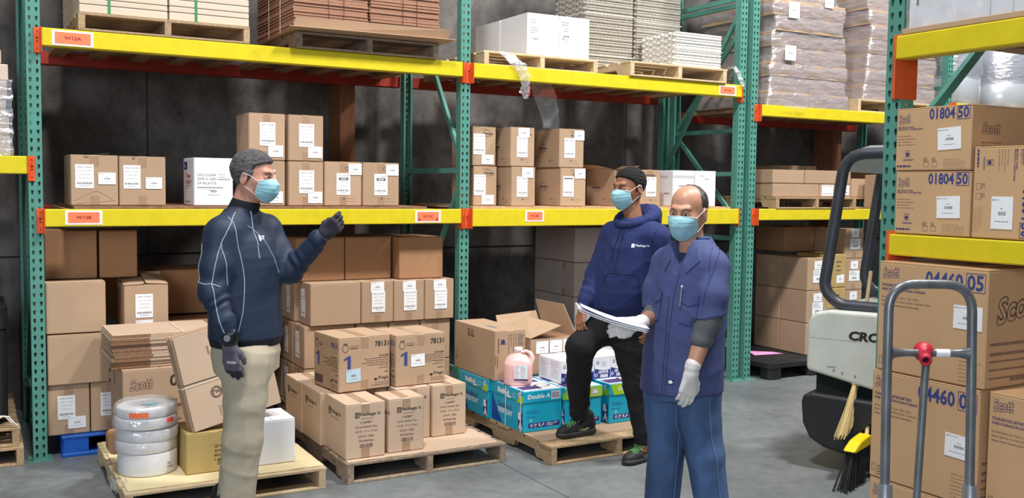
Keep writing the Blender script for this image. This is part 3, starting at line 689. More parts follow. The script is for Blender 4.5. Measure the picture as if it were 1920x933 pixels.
def pr_white72(mb, FC, w, d, h):
    F = FC['front']
    for i, t in enumerate(('1302 CLEAR', '72MM X 100M', '24 RLS/CS')): p_text(mb, F, .02, h * .62 - i * .026, .015, t, 'print_grey', 0, width=.12)
    p_lines(mb, F, .16, h * .65, .05, 2, .016, .003, 'print_grey'); p_lines(mb, F, .15, h * .545, .08, 1, .01, .006, 'print_grey'); p_lines(mb, F, .02, h * .37, .17, 1, .01, .006, 'print_grey')
    p_lines(mb, F, .09, h * .32, .05, 1, .01, .004, 'print_grey'); p_bar(mb, F, .105, h * .28, .04, .012, 'print_grey'); p_lines(mb, F, .08, h * .22, .09, 1, .01, .003, 'print_grey', 'c')
    G = FC['left']; p_rect(mb, G, .03 * d / .4, h * .76, .10, .05, 'navy_print'); p_text(mb, G, .05, h * .80, .02, 'H2', 'print_white', .04, e=.0014)
    p_text(mb, G, .09, h * .55, .04, 'Tape', 'print_red', .02, .3, rot=0, width=.14); p_rect(mb, G, .08, h * .52, .18, .004, 'print_red'); p_text(mb, G, .09, h * .44, .024, 'expert', 'print_red', .02, .1, width=.15); p_rect(mb, G, .08, h * .41, .16, .004, 'print_red'); p_lines(mb, G, .1, h * .36, .08, 1, .01, .006, 'print_grey'); p_lines(mb, G, .05, .02, .25, 1, .01, .007, 'print_grey')
carton('white carton printed 72MM X 100M, behind the head of the man in the navy pullover', .954, 1.205, .06, .33, SH, 1.836, 'white_card', prints=pr_white72, tapes=(), seam='y')
A = dict(tapes=('top', 'front'), seam='y')
carton('brown carton with a CLEAR label, top left of four stacked on the W12C shelf', 1.306, 1.552, .06, .33, 1.829, 2.139, stickers=[TALL(.072, .095, .105, .155), SHIP(.128, .022, .10, .078)], group=None, **A)
carton('brown carton with a CLEAR label, top right of four stacked on W12C', 1.572, 1.817, .06, .33, 1.829, 2.139, stickers=[TALL(.072, .095, .105, .155), SHIP(.134, .022, .10, .078)], **A)
carton('brown carton half hidden by a blue face mask, bottom left of the stack of four', 1.305, 1.551, .06, .33, SH, 1.827, stickers=[TALL(.072, .085, .105, .155), SHIP(.128, .018, .10, .078)], **A)
carton('brown carton with a CLEAR label, bottom right of four stacked on W12C', 1.572, 1.817, .06, .33, SH, 1.827, stickers=[TALL(.072, .085, .105, .155), SHIP(.134, .018, .10, .078)], **A)
def black_title(mb, FC, w, d, h): pr_plain_marked(mb, FC, w, d, h)
for lab, x0, x1 in (('brown carton with white top-corner label, directly right of the stack of four on W12C', 1.823, 2.094), ('brown carton with a white top-corner label, rightmost on the W12C shelf', 2.100, 2.376)):
    o = carton(lab, x0, x1, .06, .34, SH, 1.832, prints=black_title, stickers=[TALL(.085, .075, .10, .15, t='115C CLEAR'), SHIP(.172, .215, .096, .078)], **A)
    b = MB(); p_rect(b, faces_of(x1 - x0 - .003, .337, .30)['front'], .103, .177, .066, .018, 'print_black', .0022); p_rect(b, faces_of(x1 - x0 - .003, .337, .30)['front'], .112, .182, .048, .008, 'print_white', .0026); b.build('label_bar', o)

# ================================================================== INTERTAPE CARTONS (W13B)
def logo_intertape(mb, F, u, v, s=1.0, m='print_black'):
    p_ring(mb, F, u, v + .004, .036 * s, .0022, m, 28); p_rect(mb, F, u - .05 * s, v - .012 * s, .13 * s, .026 * s, 'kraft', .0010)
    p_text(mb, F, u - .046 * s, v - .012 * s, .026 * s, 'Intertape', m, .035, width=.112 * s, e=.0014); p_lines(mb, F, u + .03 * s, v - .022 * s, .03 * s, 1, .01, .004 * s, m, e=.0012)
def pr_inter(mb, FC, w, d, h):
    L = FC['left']; logo_intertape(mb, L, d * .33, h * .50, 1.05, 'print_purple'); p_rect(mb, L, d * .62, .045, .008, .018, 'print_black'); p_lines(mb, L, d * .67, .052, d * .28, 1, .01, .003, 'print_grey'); p_lines(mb, L, d * .70, .035, d * .2, 2, .012, .003, 'print_grey')
    F = FC['front']; logo_intertape(mb, F, w * .62, h - .052, .75); small_mark(mb, F, w * .9)
I = dict(tapes=('top',), seam='y', prints=pr_inter, cat='cardboard box')
carton('brown Intertape carton partly hidden by the middle green post, upper of two', 3.012, 3.214, .16, .36, 1.829, 2.125, stickers=[TALL(.005, .085, .10, .155, t='672 CLEAR'), SHIP(.075, .012, .105, .072)], **I)
carton('brown Intertape carton partly hidden by the middle green post, lower of two', 3.020, 3.226, .16, .37, SH, 1.827, stickers=[TALL(.005, .080, .10, .155, t='672 CLEAR'), SHIP(.072, .010, .105, .072)], **I)
carton('brown Intertape carton right of the middle green post, upper of two', 3.284, 3.498, .06, .36, 1.829, 2.127, stickers=[TALL(.053, .07, .095, .155, t='672 CLEAR'), SHIP(.066, .215, .10, .075, rot=.05)], **I)
carton('brown Intertape carton right of the middle green post, lower of two', 3.290, 3.503, .05, .35, SH, 1.827, stickers=[TALL(.045, .07, .095, .155, t='672 CLEAR'), SHIP(.09, .215, .10, .078, rot=.02)], **I)
carton('brown Intertape carton left of the open carton behind the hoodie, upper of two', 3.720, 3.952, .06, .38, 1.829, 2.132, stickers=[TALL(.045, .075, .10, .155, lines=['6T', '', '', '']), SHIP(.135, .215, .095, .075)], **I)
carton('brown Intertape carton left of the open carton behind the hoodie, lower of two', 3.730, 3.970, .05, .39, SH, 1.827, stickers=[TALL(.022, .075, .10, .16, lines=['1', '', '', '']), SHIP(.13, .215, .10, .078, rot=.04)], **I)
o = carton('open brown Intertape carton with raised flap behind the head of the man in the hoodie', 4.258, 4.50, .06, .42, SH, 1.822, tapes=(), seam='y', prints=pr_inter, stickers=[SHIP(.03, .11, .13, .10)])
b = MB(); b.add([(-.12, -.19, .298), (-.12, .19, .298), (-.22, .23, .345), (-.24, -.15, .325)], [(0, 1, 2, 3)], 'kraft'); b.add([(-.12, -.19, .297), (-.12, .19, .297), (-.22, .23, .344), (-.24, -.15, .324)], [(3, 2, 1, 0)], 'kraft')
b.add([(-.12, -.206, .298), (.06, -.206, .298), (.09, -.26, .330), (-.10, -.27, .322)], [(0, 1, 2, 3), (3, 2, 1, 0)], 'kraft'); b.build('raised_flap', o)
carton('brown Intertape carton between the open carton and the white cartons', 4.509, 4.722, .06, .36, SH, 1.828, stickers=[TALL(.060, .08, .105, .16, lines=['6T', '', '', '']), SHIP(-.06, .09, .10, .08)][:1], tapes=('top',), seam='y', prints=lambda mb, FC, w, d, h: (logo_intertape(mb, FC['front'], w * .45, h - .045, .85), small_mark(mb, FC['front'], w)))
def pr_foam(mb, FC, w, d, h):
    L = FC['left']; p_text(mb, L, .02, h - .07, .026, 'Foaming Touch', 'print_grey', .01, width=d * .72); p_rect(mb, L, .0, .03, d * .33, h * .62, 'kraft', .0007); p_text(mb, L, .02, h * .28, .07, 'AC', 'print_red', .05, width=.12); p_poly(mb, L, [(.05, h * .28), (.075, h * .28), (.07, h * .14)], 'print_red'); p_lines(mb, L, d * .66, h * .33, .08, 1, .01, .014, 'print_grey')
    F = FC['front']; p_rect(mb, F, 0, h - .05, w, .004, 'print_grey'); p_rect(mb, F, 0, h - .062, w, .003, 'print_grey'); p_lines(mb, F, .06, h * .55, .07, 1, .01, .010, 'print_grey')
carton('white carton with a grey and red side, behind the bald man', 4.852, 5.086, .06, .34, SH, 1.830, 'white_card', tapes=(), seam='y', prints=pr_foam)
carton('plain white carton at the right end of the W13B shelf', 5.092, 5.322, .06, .34, SH, 1.830, 'white_card', tapes=(), seam='y', prints=lambda mb, FC, w, d, h: (p_lines(mb, FC['front'], w * .22, h - .045, w * .3, 1, .01, .006, 'print_grey'), p_bar(mb, FC['front'], w * .45, h - .075, w * .2, .012, 'print_grey')))

# ================================================================== W12A AND W13A LOADS
def strapped_board(label, x0, x1, zs):
    t = empty('board_bundle', ((x0 + x1) / 2, .0, 2.677), label=label, cat='bundle of boards')
    w = x1 - x0; zb = .0
    for i, hh in enumerate(zs):
        b = MB(); b.cbox(-w / 2, w / 2, -.02, 1.0, zb + .001, zb + hh - .002, 'kraft_beige', .004); b.build('slab', t); zb += hh
    for u in (-.085, ):
        b = MB(); y0 = -.0225; xs = u if w < .6 else 0
        b.box(xs - .008, xs + .008, y0, y0 + .002, .0, zb + .001, 'strap_green'); b.box(xs - .008, xs + .008, y0, 1.002, zb + .001, zb + .003, 'strap_green'); b.build('strap', t)
    return t
strapped_board('green-strapped slabs of pale board, left half of the W12A pallet', .286, .790, [.05, .035, .042, .04, .05, .045, .04, .05, .05, .05] + [.06] * 10)
strapped_board('green-strapped slabs of pale board, right half of the W12A pallet', .800, 1.292, [.052, .036, .042, .043, .048, .042, .043, .05, .05, .05] + [.06] * 9)

def flat_bundle(label, x0, x1, y0, y1, z0, n, th, m='kraft_deep', m2='kraft_edge', straps=(), jit=.006, seed=1, fold=None, rot=0, loc=None, name='flattened_carton_bundle', strapm='strap', face_m=None):
    """a strapped stack of flattened cartons: every folded blank is a sheet of its own"""
    rng = random.Random(seed); w = x1 - x0; d = y1 - y0
    t = empty(name, loc or ((x0 + x1) / 2, (y0 + y1) / 2, z0), rad(rot), label=label, cat='bundle of flattened cartons')
    base = None
    for i in range(n):
        if base is None or True:
            b = MB(); jx = rng.uniform(-jit, jit); jy = rng.uniform(-jit, jit); z = i * th; g = th * .10; fx = fold if fold is not None else 2
            # two liners with a wavy core between them so that the cut edge reads as corrugated board
            b.cbox(-w / 2 + jx, w / 2 + jx, -d / 2 + jy, d / 2 + jy, z + g * .5, z + th * .46, face_m or m, .0008)
            b.cbox(-w / 2 + jx + .004, w / 2 + jx - .002, -d / 2 + jy + .004, d / 2 + jy, z + th * .54, z + th - g * .5, m2 if fold is not None and False else (face_m or m), .0008)
            b.box(-w / 2 + jx + .006, w / 2 + jx - .006, -d / 2 + jy + .006, d / 2 + jy - .006, z + th * .45, z + th * .56, m2)
            if fold is not None:
                b.box(-w / 2 + jx - .0012, -w / 2 + jx + fold * w, -d / 2 + jy - .0015, -d / 2 + jy + .02, z + th * .1, z + th * .9, m2)
            base = b.build('sheet', t)
    H = n * th
    for s in straps:
        b = MB(); b.box(s - .004, s + .004, -d / 2 - .009, -d / 2 - .0075, -.001, H + .002, strapm); b.box(s - .004, s + .004, -d / 2 - .009, d / 2 + .009, H + .001, H + .0025, strapm); b.build('strap', t)
    return t, H
mat('corr_brown', srgb(172, 128, 104), .85, nscale=60, namt=.12)
mat('corr_edge', srgb(120, 84, 66), .9, nscale=160, namt=.4)
bz = 2.752
for lab, x0, x1, sd, n in (('bundle of flattened cartons on the W12A shelf, left one', 1.578, 2.098, 4, 48), ('bundle of flattened cartons on the W12A shelf, right one', 2.112, 2.634, 5, 48)):
    t, H = flat_bundle(lab, x0, x1, -.04, .86, 2.684, n, .0205, 'corr_brown', 'corr_edge', straps=(), seed=sd, jit=.004)
    for k in (-.05, .055):
        b = MB(); b.box(k - .0012 + .03, k + .0012 + .03, -.4565, -.4535, .0, H, 'seam'); b.build('flap_slot', t)
    b = MB()
    for y in (-.16, .12): b.box(-.2655, -.264, y - .006, y + .006, 0, H, 'strap')
    if sd == 4: b.build('strap', t)
b = MB()
z0 = 2.678
b.box(1.545, 2.66, -.045, .92, z0, z0 + .004, 'kraft')
P = [(1.545, -.045, z0), (2.66, -.045, z0), (2.705, -.165, z0 + .020), (1.515, -.165, z0 + .012)]
P2 = [(a, b_ + .001, c + .004) for a, b_, c in P]; b.add(P + P2, [(0, 1, 2, 3), (4, 7, 6, 5), (0, 4, 5, 1), (1, 5, 6, 2), (2, 6, 7, 3), (3, 7, 4, 0)], 'kraft')
P = [(1.562, -.072, z0 + .002), (2.672, -.072, z0 + .002), (2.700, -.112, z0 + .095), (1.580, -.092, z0 + .088)]
P2 = [(a, b_ + .004, c) for a, b_, c in P]; b.add(P + P2, [(0, 1, 2, 3), (4, 7, 6, 5), (0, 4, 5, 1), (1, 5, 6, 2), (2, 6, 7, 3), (3, 7, 4, 0)], 'kraft')
tag(b.build('cardboard_tray', fix=True), 'cardboard tray with a turned-up front lip under the flattened cartons on W12A', 'cardboard tray')

def pr_whitebig(mb, FC, w, d, h):
    F = FC['front']; p_lines(mb, F, .025, h - .055, .06, 2, .022, .006, 'print_grey'); p_lines(mb, F, .025, h - .115, .075, 3, .018, .006, 'print_grey'); p_bar(mb, F, .05, h - .20, .055, .013, 'print_grey')
def pr_whitebig2(mb, FC, w, d, h):
    F = FC['front']; p_lines(mb, F, .02, h - .05, .085, 2, .020, .007, 'print_grey'); p_lines(mb, F, .04, h - .10, .06, 2, .018, .007, 'print_grey'); p_bar(mb, F, .035, h - .16, .055, .014, 'print_black'); p_disc(mb, F, .035, h - .175, .008, 'print_grey', 10); p_lines(mb, F, .05, h - .178, .05, 2, .016, .004, 'print_grey')
WZ = 2.6855
carton('big white carton on the W13A pallet, front left one', 3.441, 3.728, .10, .43, WZ, 3.003, 'white_card', tapes=(), seam='y', prints=pr_whitebig)
carton('big white carton on the W13A pallet, front right one', 3.730, 4.014, .10, .43, WZ, 3.003, 'white_card', tapes=(), seam='y', prints=pr_whitebig2)
carton('big white carton on the W13A pallet, rear left one', 3.441, 3.728, .535, .43, WZ, 3.003, 'white_card', tapes=(), seam='y')

# moulded fibre trays
def tray_stack(label, x0, x1, y0, y1, z0, layers, m, band_z=()):
    """stack of nested moulded-fibre trays: scalloped front, knobbly sides"""
    w = x1 - x0; d = y1 - y0; th = .047; t = empty('fibre_tray_stack', ((x0 + x1) / 2, (y0 + y1) / 2, z0), label=label, cat='stack of fibre trays')
    H = layers * th
    for k in range(layers):
        b = MB(); z = k * th
        # front: rolled edges; profile in (y,z), extruded along x
        prof = [(-d / 2 + .010, z + .001), (-d / 2 - .002, z + .008), (-d / 2 - .004, z + .018), (-d / 2 + .004, z + .025), (-d / 2 + .004, z + .028), (-d / 2 - .003, z + .032), (-d / 2 - .003, z + .040), (-d / 2 + .010, z + .0465)]
        back = [(d / 2 - .005, z + .0465), (d / 2, z + .02), (d / 2 - .005, z + .001)]
        n = 13; V = []; P = prof + back
        for i in range(n * 4 + 1):
            x = -w / 2 + w * i / (n * 4); o = .003 * (1 if (i % 4 in (1, 2, 3)) else -1) if k % 2 else 0
            for j, (yy, zz) in enumerate(P):
                V.append((x, yy + (o if j in (5, 6) else 0), zz))
        L = len(P); F = []
        for i in range(n * 4):
            for j in range(L): F.append((i * L + j, (i + 1) * L + j, (i + 1) * L + (j + 1) % L, i * L + (j + 1) % L))
        F += [list(range(L)), [n * 4 * L + j for j in range(L)][::-1]]
        b.add(V, F, m, False)
        for i in range(9):      # knobs down the left and right sides
            y = -d / 2 + d * (i + .5) / 9
            for sx in (-1, 1):
                b.lathe([(.001, -.018), (.011, -.016), (.021, -.006), (.021, .006), (.011, .016), (.001, .018)], m, 8, Matrix.Translation((sx * w / 2, y, z + .0235 + (.012 if i % 2 else -.010) * .6)) @ Matrix.Rotation(pi / 2, 4, 'Y') @ Matrix.Diagonal((.7, 1, .8, 1)))
        b.build('tray', t, fix=True)
    b = MB()
    for z in band_z: b.box(-w / 2 - .012, w / 2 + .012, -d / 2 - .009, -d / 2 - .0075, z, z + .006, 'strap'); b.box(-w / 2 - .019, -w / 2 - .0175, -d / 2 - .008, d / 2, z, z + .006, 'strap')
    if band_z: b.build('strap', t)
    return t
FZ = 2.6865
tray_stack('low pale stack of moulded fibre trays at the front of the W13A pallet', 4.800, 5.286, .0, .46, FZ, 6, 'pulp_light', (.14,))
tray_stack('tall grey stack of moulded fibre trays behind, left column', 4.240, 4.725, .50, .98, FZ, 24, 'pulp', (.10, .45))
tray_stack('tall grey stack of moulded fibre trays behind, right column', 4.768, 5.245, .50, .98, FZ, 21, 'pulp', (.42,))

# ================================================================== LOWER LEFT BAY
C = dict(tapes=('top', 'front'))
carton('brown carton with two white labels, at the bottom of the column beside the left post', .082, .320, .04, .33, .130, .437, seam='y', stickers=[TALL(.055, .095, .098, .145), SHIP(.112, .035, .10, .072)], **C)
carton('brown carton with a half-hidden label, at the bottom beside the first column carton', .324, .560, .04, .33, .130, .437, seam='y', stickers=[TALL(.055, .095, .098, .145)], **C)
carton('wide brown carton with shiny tape on top, second up beside the left post', .084, .436, .02, .36, .440, .746, seam='x', tapes=('top',), tapem='clear_tape')
carton('wide brown carton, third up beside the left post', .080, .418, .03, .38, .752, 1.064, 'kraft', seam='x', tapes=('top',))
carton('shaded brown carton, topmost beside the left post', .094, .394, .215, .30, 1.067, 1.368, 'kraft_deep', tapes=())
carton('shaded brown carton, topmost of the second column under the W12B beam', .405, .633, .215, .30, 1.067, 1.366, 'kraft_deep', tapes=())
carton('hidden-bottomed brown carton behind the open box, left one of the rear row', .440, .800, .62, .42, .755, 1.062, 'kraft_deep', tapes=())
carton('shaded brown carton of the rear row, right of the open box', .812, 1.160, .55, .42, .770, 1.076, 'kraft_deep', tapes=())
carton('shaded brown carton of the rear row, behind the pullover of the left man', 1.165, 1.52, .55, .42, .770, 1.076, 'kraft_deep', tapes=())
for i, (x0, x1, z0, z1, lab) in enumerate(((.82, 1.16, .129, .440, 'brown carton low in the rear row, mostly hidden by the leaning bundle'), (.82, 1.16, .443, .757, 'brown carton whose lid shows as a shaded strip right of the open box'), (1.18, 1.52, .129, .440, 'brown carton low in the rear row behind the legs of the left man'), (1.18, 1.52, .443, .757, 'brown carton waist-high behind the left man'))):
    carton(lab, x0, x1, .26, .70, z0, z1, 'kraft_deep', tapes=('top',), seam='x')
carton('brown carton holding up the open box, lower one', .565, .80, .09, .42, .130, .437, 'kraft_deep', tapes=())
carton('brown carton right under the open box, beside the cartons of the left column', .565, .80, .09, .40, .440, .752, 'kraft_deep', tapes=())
# open carton with loose flaps
o = carton('open-topped brown carton with loose flaps and a CLEAR label', .530, .800, .10, .30, .755, 1.030, 'kraft', tapes=(), seam='y', stickers=[TALL(.068, .060, .105, .15), SHIP(.068, -.02, .105, .065)])
b = MB()
for P in ([(-.135, -.150, .272), (-.01, -.150, .275), (.01, .10, .318), (-.12, .15, .300)], [(.135, -.150, .272), (.0, -.15, .280), (-.01, .08, .335), (.13, .15, .31)], [(.135, -.150, .272), (.135, .15, .272), (.160, .14, .255), (.158, -.14, .25)], [(-.135, .148, .272), (.135, .148, .272), (.13, .13, .33), (-.11, .12, .33)]):
    b.add(P, [(0, 1, 2, 3)], 'kraft'); b.add([(a, c, e - .003) for a, c, e in P], [(3, 2, 1, 0)], 'kraft')
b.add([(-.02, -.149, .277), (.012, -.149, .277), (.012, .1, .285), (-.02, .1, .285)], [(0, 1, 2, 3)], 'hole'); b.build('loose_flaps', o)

# ------------------------------------------------------------------ pallet with the reels

def pr_scott_small(mb, FC, w, d, h):
    F = FC['front']; p_script(mb, F, .04, h - .125, .070, 'Scott', 'print_brown', 'kraft', .08, width=.13); p_text(mb, F, w - .16, h - .11, .07, '04460', 'print_black', .02)
    p_lines(mb, F, .05, h - .20, w * .8, 2, .03, .016, 'print_brown'); p_lines(mb, F, .05, h - .31, w * .8, 4, .035, .010, 'print_brown'); p_ring(mb, FC['left'], d * .35, h - .08, .05, .02, 'print_brown', 16, sx=.5)
carton('brown tissue carton marked Scott, under the flat carton bundle', .428, .850, -.545, .50, PZ, .603, 'kraft', prints=pr_scott_small, tapes=(), seam='y')
flat_bundle('white-strapped bundle of flattened cartons on the tissue carton, lower left', .385, .985, -.50, -.03, .605, 10, .0195, 'kraft', 'kraft_edge', straps=(.09,), jit=.009, seed=8, fold=.35, face_m='kraft_pale')

# leaning bundle: tilted about Y, resting on the yellow carton
t = empty('leaning_carton_bundle', (.708, -1.118, .3475), label='bundle of flattened cartons leaning askew on the yellow carton, behind the left man', cat='bundle of flattened cartons')
t.rotation_euler = (rad(-4), rad(-11.5), rad(8))
W_, H_ = .50, .52
for i in range(9):
    b = MB(); y = i * .0115; j = random.Random(i).uniform(-.006, .006); s2 = random.Random(i + 50).uniform(-.012, .004)
    b.cbox(0 + j, W_ + j, y, y + .0055, 0, H_ * .49, 'kraft_pale' if i == 0 else 'kraft', .001); b.cbox(0 + j, W_ + j, y, y + .0055, H_ * .495, H_ + s2, 'kraft_pale' if i == 0 else 'kraft', .001)
    b.box(.003 + j, W_ + j - .003, y + .0055, y + .0105, .003, H_ - .004 + s2, 'kraft_edge')
    if i == 0:
        F = Face((0, 0, 0), (1, 0, 0), (0, 0, 1)); p_rect(b, F, 0, H_ * .488, W_, .005, 'seam', .0012)
        p_text(b, F, .165, .43, .011, '554101', 'print_brown', .02, rot=-pi / 2, width=.045)
        p_ring(b, F, .165, .175, .032, .006, 'print_brown', 24); p_text(b, F, .165, .166, .022, 'TW', 'print_brown', .03, align='c'); p_ring(b, F, .165, .175, .024, .002, 'print_brown', 24)
        p_text(b, F, .175, .095, .010, 'G 1200', 'print_brown', .02, rot=-pi / 2, width=.035); p_text(b, F, .158, .100, .010, 'T X T E S T U', 'print_brown', .02, rot=-pi / 2, width=.055)
    b.build('sheet', t)
b = MB(); b.box(-.014, W_ + .01, -.0025, -.0012, H_ * .462, H_ * .468, 'strap'); b.box(-.014, -.0125, 0, .10, H_ * .462, H_ * .468, 'strap'); b.build('strap', t)

def pr_yellow(mb, FC, w, d, h):
    F = FC['front']
    for i, tx in enumerate(('STEST', '80 MM X 100M', 'BLACK', '1 CS 36 R')): p_text(mb, F, w * .50, h * .60 - i * .024, .013, tx, 'print_brown', .02, width=w * .42)
    p_bar(mb, F, w * .55, h * .16, .075, .035, 'print_brown'); p_lines(mb, FC['left'], .04, h * .7, .05, 1, .01, .03, 'print_brown')
carton('mustard-yellow carton printed BLACK, beside the wrapped reels', .663, .960, -1.125, .30, PZ, .345, 'kraft_yellow', prints=pr_yellow, seam='y', tapes=('top', 'front'), tapem='kraft_yellow')
carton('plain white carton on the pallet behind the legs of the left man', 1.000, 1.255, -1.125, .28, PZ, .372, 'white_card', tapes=(), seam='y', jig=1)

# reels of film
def reel(label, c, r, z0, h, m='reel_white', tilt=(0, 0), name='film_reel', band=None, wrap=False, amp=0.003, seed=1):
    rng = random.Random(seed); b = MB(); prof = [(.038, 0), (r - .01, 0), (r - .002, .004), (r, .010), (r, h - .010), (r - .002, h - .004), (r - .01, h - .001), (.045, h - .001), (.038, h - .004), (.036, h - .012)]
    b.lathe(prof, m, 48, cap=False)
    o = b.build(name, None, (c[0], c[1], z0)); o.rotation_euler = (rad(tilt[0]), rad(tilt[1]), rng.uniform(0, 6)); tag(o, label, 'film reel')
    return o
RC = (.503, -.918)
ro = reel('thick white reel at the bottom of the reel stack on the pale pallet', RC, .152, PZ, .120, seed=1)
ro.rotation_euler = (0, 0, 0)
b = MB()
for i, (tx, hh) in enumerate((('Tiger', .014), ('Packaging', .012))):
    V, Fc = text_mesh(tx, .02); s = hh / V[:, 1].max(); a0 = rad(-60) ; R = .1530
    b.add([(R * cos(a0 + x * s / R * .9), R * sin(a0 + x * s / R * .9), .052 - i * .018 + y * s) for x, y in V], Fc, 'print_grey')
b.build('maker_mark', ro)
reel('white reel second from the bottom of the reel stack', (RC[0] - .006, RC[1] + .004), .156, .2435, .062, seed=2)
reel('white reel in the middle of the reel stack', (RC[0] + .004, RC[1]), .154, .307, .062, tilt=(.4, -.6), seed=3)
reel('bagged reel second from the top of the reel stack, with an orange sticker', (RC[0] - .006, RC[1] + .002), .158, .3715, .058, seed=4)
reel('bagged reel on top of the reel stack, with an orange label', (RC[0] - .004, RC[1]), .150, .431, .055, tilt=(.5, .5), seed=5)
mat('sticker_orange', srgb(244, 116, 66), .4); mat('sticker_red', srgb(226, 74, 60), .4); mat('sticker_teal', srgb(80, 180, 200), .4)
def wrap_patch(name, R, a0, a1, z0, z1, m, label, parent):
    b = MB(); n = 10; V = []
    for i in range(n + 1):
        a = rad(a0 + (a1 - a0) * i / n); V += [(R * cos(a), R * sin(a), z0), (R * cos(a), R * sin(a), z1)]
    b.add(V, [(2 * i, 2 * i + 2, 2 * i + 3, 2 * i + 1) for i in range(n)], m, True); return b.build(name, parent)
bag = empty('plastic_bag', (RC[0] - .006, RC[1], .372), label='clear plastic bag drawn over the two top reels of the stack', cat='plastic bag')
def crinkle_tube(prof, n, amp, seed, fr=1.0):
    rng = np.random.RandomState(seed); V = []; 
    ph = rng.rand(6) * 6
    for k, (r, z) in enumerate(prof):
        for j in range(n):
            q = 2 * pi * j / n; e = amp * (sin(7 * q + ph[0] + z * 60) * .5 + sin(13 * q + ph[1] - z * 90) * .35 + rng.uniform(-.5, .5) * .6)
            V.append(((r + e) * cos(q), (r + e) * sin(q), z + e * .5))
    F = []
    for i in range(len(prof) - 1):
        for j in range(n): j2 = (j + 1) % n; F.append((i * n + j, i * n + j2, (i + 1) * n + j2, (i + 1) * n + j))
    return V, F
b = MB(); V, Fc = crinkle_tube([(.145, .000), (.166, .010), (.168, .028), (.164, .050), (.161, .060), (.166, .072), (.166, .095), (.163, .112), (.148, .130), (.11, .124), (.06, .128), (.01, .124)], 64, .005, 3); b.add(V, Fc, 'clear_film', True); b.build('bag_film', bag)
b = MB(); V, Fc = crinkle_tube([(.158, -.125), (.161, -.11), (.162, -.08), (.160, -.066), (.162, -.05), (.163, -.02), (.156, -.004)], 64, .004, 4); b.add(V, Fc, 'clear_film', True); b.build('bag_film', bag)
wrap_patch('orange_label', .171, -128, -95, .072, .100, 'sticker_orange', '', bag)['label'] = 'orange label on the bag'
wrap_patch('red_sticker', .172, -62, -47, .034, .058, 'sticker_red', '', bag)['label'] = 'red sticker on the bag'
b = MB(); b.add([(-.03, -.13, .134), (.05, -.12, .134), (.04, -.09, .134), (-.02, -.095, .134)], [(0, 1, 2, 3)], 'sticker_teal'); b.build('teal_sticker', bag)
# small brown carton end and a rag of film behind the reels
b = MB(); b.prism(rrect(-.05, .05, 0, .12, .03), 'y', -.05, .05, 'kraft_deep'); tag(b.build('cardboard_core', None, (.375, -.70, PZ + .06), fix=True), 'rounded end of a brown cardboard piece behind the reel stack', 'cardboard core')
b = MB(); V, Fc = [], []
rng = np.random.RandomState(5); n = 12
for i in range(n + 1):
    for j in range(n + 1):
        V.append((.300 + .07 * i / n + rng.uniform(-.004, .004), -1.02 - .10 * i / n + rng.uniform(-.004, .004), .062 + .075 * j / n + .012 * sin(i * 1.3) + rng.uniform(-.005, .005)))
for i in range(n):
    for j in range(n): a = i * (n + 1) + j; Fc.append((a, a + n + 1, a + n + 2, a + 1))
b.add(V, Fc, 'loose_film', True); tag(b.build('film_scrap'), 'scrap of clear film hanging over the left corner of the pale pallet', 'plastic film')

# ================================================================== TAPE CARTONS ON THE WEATHERED PALLET
def logo_packageit(mb, F, u, v, h, m='print_black', sub=True, back='kraft_pale'):
    # square mark with a stylised face, then the shop name
    p_rect(mb, F, u, v - h * .25, h * 1.15, h * 1.45, m, .0008); p_ring(mb, F, u + h * .575, v + h * .62, h * .34, h * .13, back, 14, .0012); p_rect(mb, F, u + h * .18, v + .02 * h, h * .8, h * .14, back, .0012); p_rect(mb, F, u + h * .5, v - h * .12, h * .16, h * .5, back, .0012)
    V, _ = text_mesh('Package It', .015); p_text(mb, F, u + h * 1.35, v, h * 1.05, 'Package It', m, .012, width=h * 5.6); 
    if sub: p_lines(mb, F, u + h * 1.7, v - h * .55, h * 4.5, 1, .01, h * .09, m)
def pr_tape(mb, FC, w, d, h):
    F = FC['front']; logo_packageit(mb, F, w * .24, h * .755, .022)
    for i, (tx, ww) in enumerate((('1160987', .29), ('Carton Sealing Tape', .56), ('CS 20   2" x 110 yd', .56), ('2.0 mil - Clear', .40), ('36 Rolls/Case', .38))): p_text(mb, F, w * .52, h * (.63 - i * .083), .0125, tx, 'print_brown', .015, align='c', width=w * ww)
    p_bar(mb, F, w * .36, h * .19, w * .33, .022, 'print_brown')
    L = FC['left']; logo_packageit(mb, L, d * .16, h * .70, .030); 
T = dict(m='kraft_pale', cat='carton of tape', group=None, tapes=('top', 'front'), seam='y', prints=pr_tape, name='tape_carton', tapem='tape')
TZ = .440
carton('Package It tape carton at the front left corner of the weathered pallet', 1.508, 1.750, -1.236, .345, PZ, TZ, **T)
carton('Package It tape carton beside the one on the front left corner of the weathered pallet', 1.776, 2.004, -1.214, .225, PZ, TZ, **T)
carton('Package It tape carton at the right end of the second row, its print fully visible', 2.156, 2.392, -.995, .335, PZ, TZ + .004, **T)
carton('Package It tape carton of the second row, half hidden behind the front pair', 1.915, 2.150, -.985, .335, PZ, TZ + .004, **T)
carton('Package It tape carton in the left file, second from the front', 1.478, 1.716, -.885, .335, PZ, TZ, **T)
carton('Package It tape carton in the left file, rearmost with its mark on the side', 1.470, 1.712, -.545, .34, PZ, TZ, **T)
carton('Package It tape carton of the second row, under the left 78131 carton', 1.722, 1.910, -.870, .325, PZ, TZ - .004, **T)
for i, (x0, x1, lab) in enumerate(((1.722, 1.955, 'Package It tape carton of the third row, nearest the left file'), (1.96, 2.19, 'Package It tape carton of the third row, middle one'), (2.195, 2.42, 'Package It tape carton of the third row, right one'))):
    carton(lab, x0, x1, -.525 if i == 0 else -.64, .335, PZ, TZ, **T)
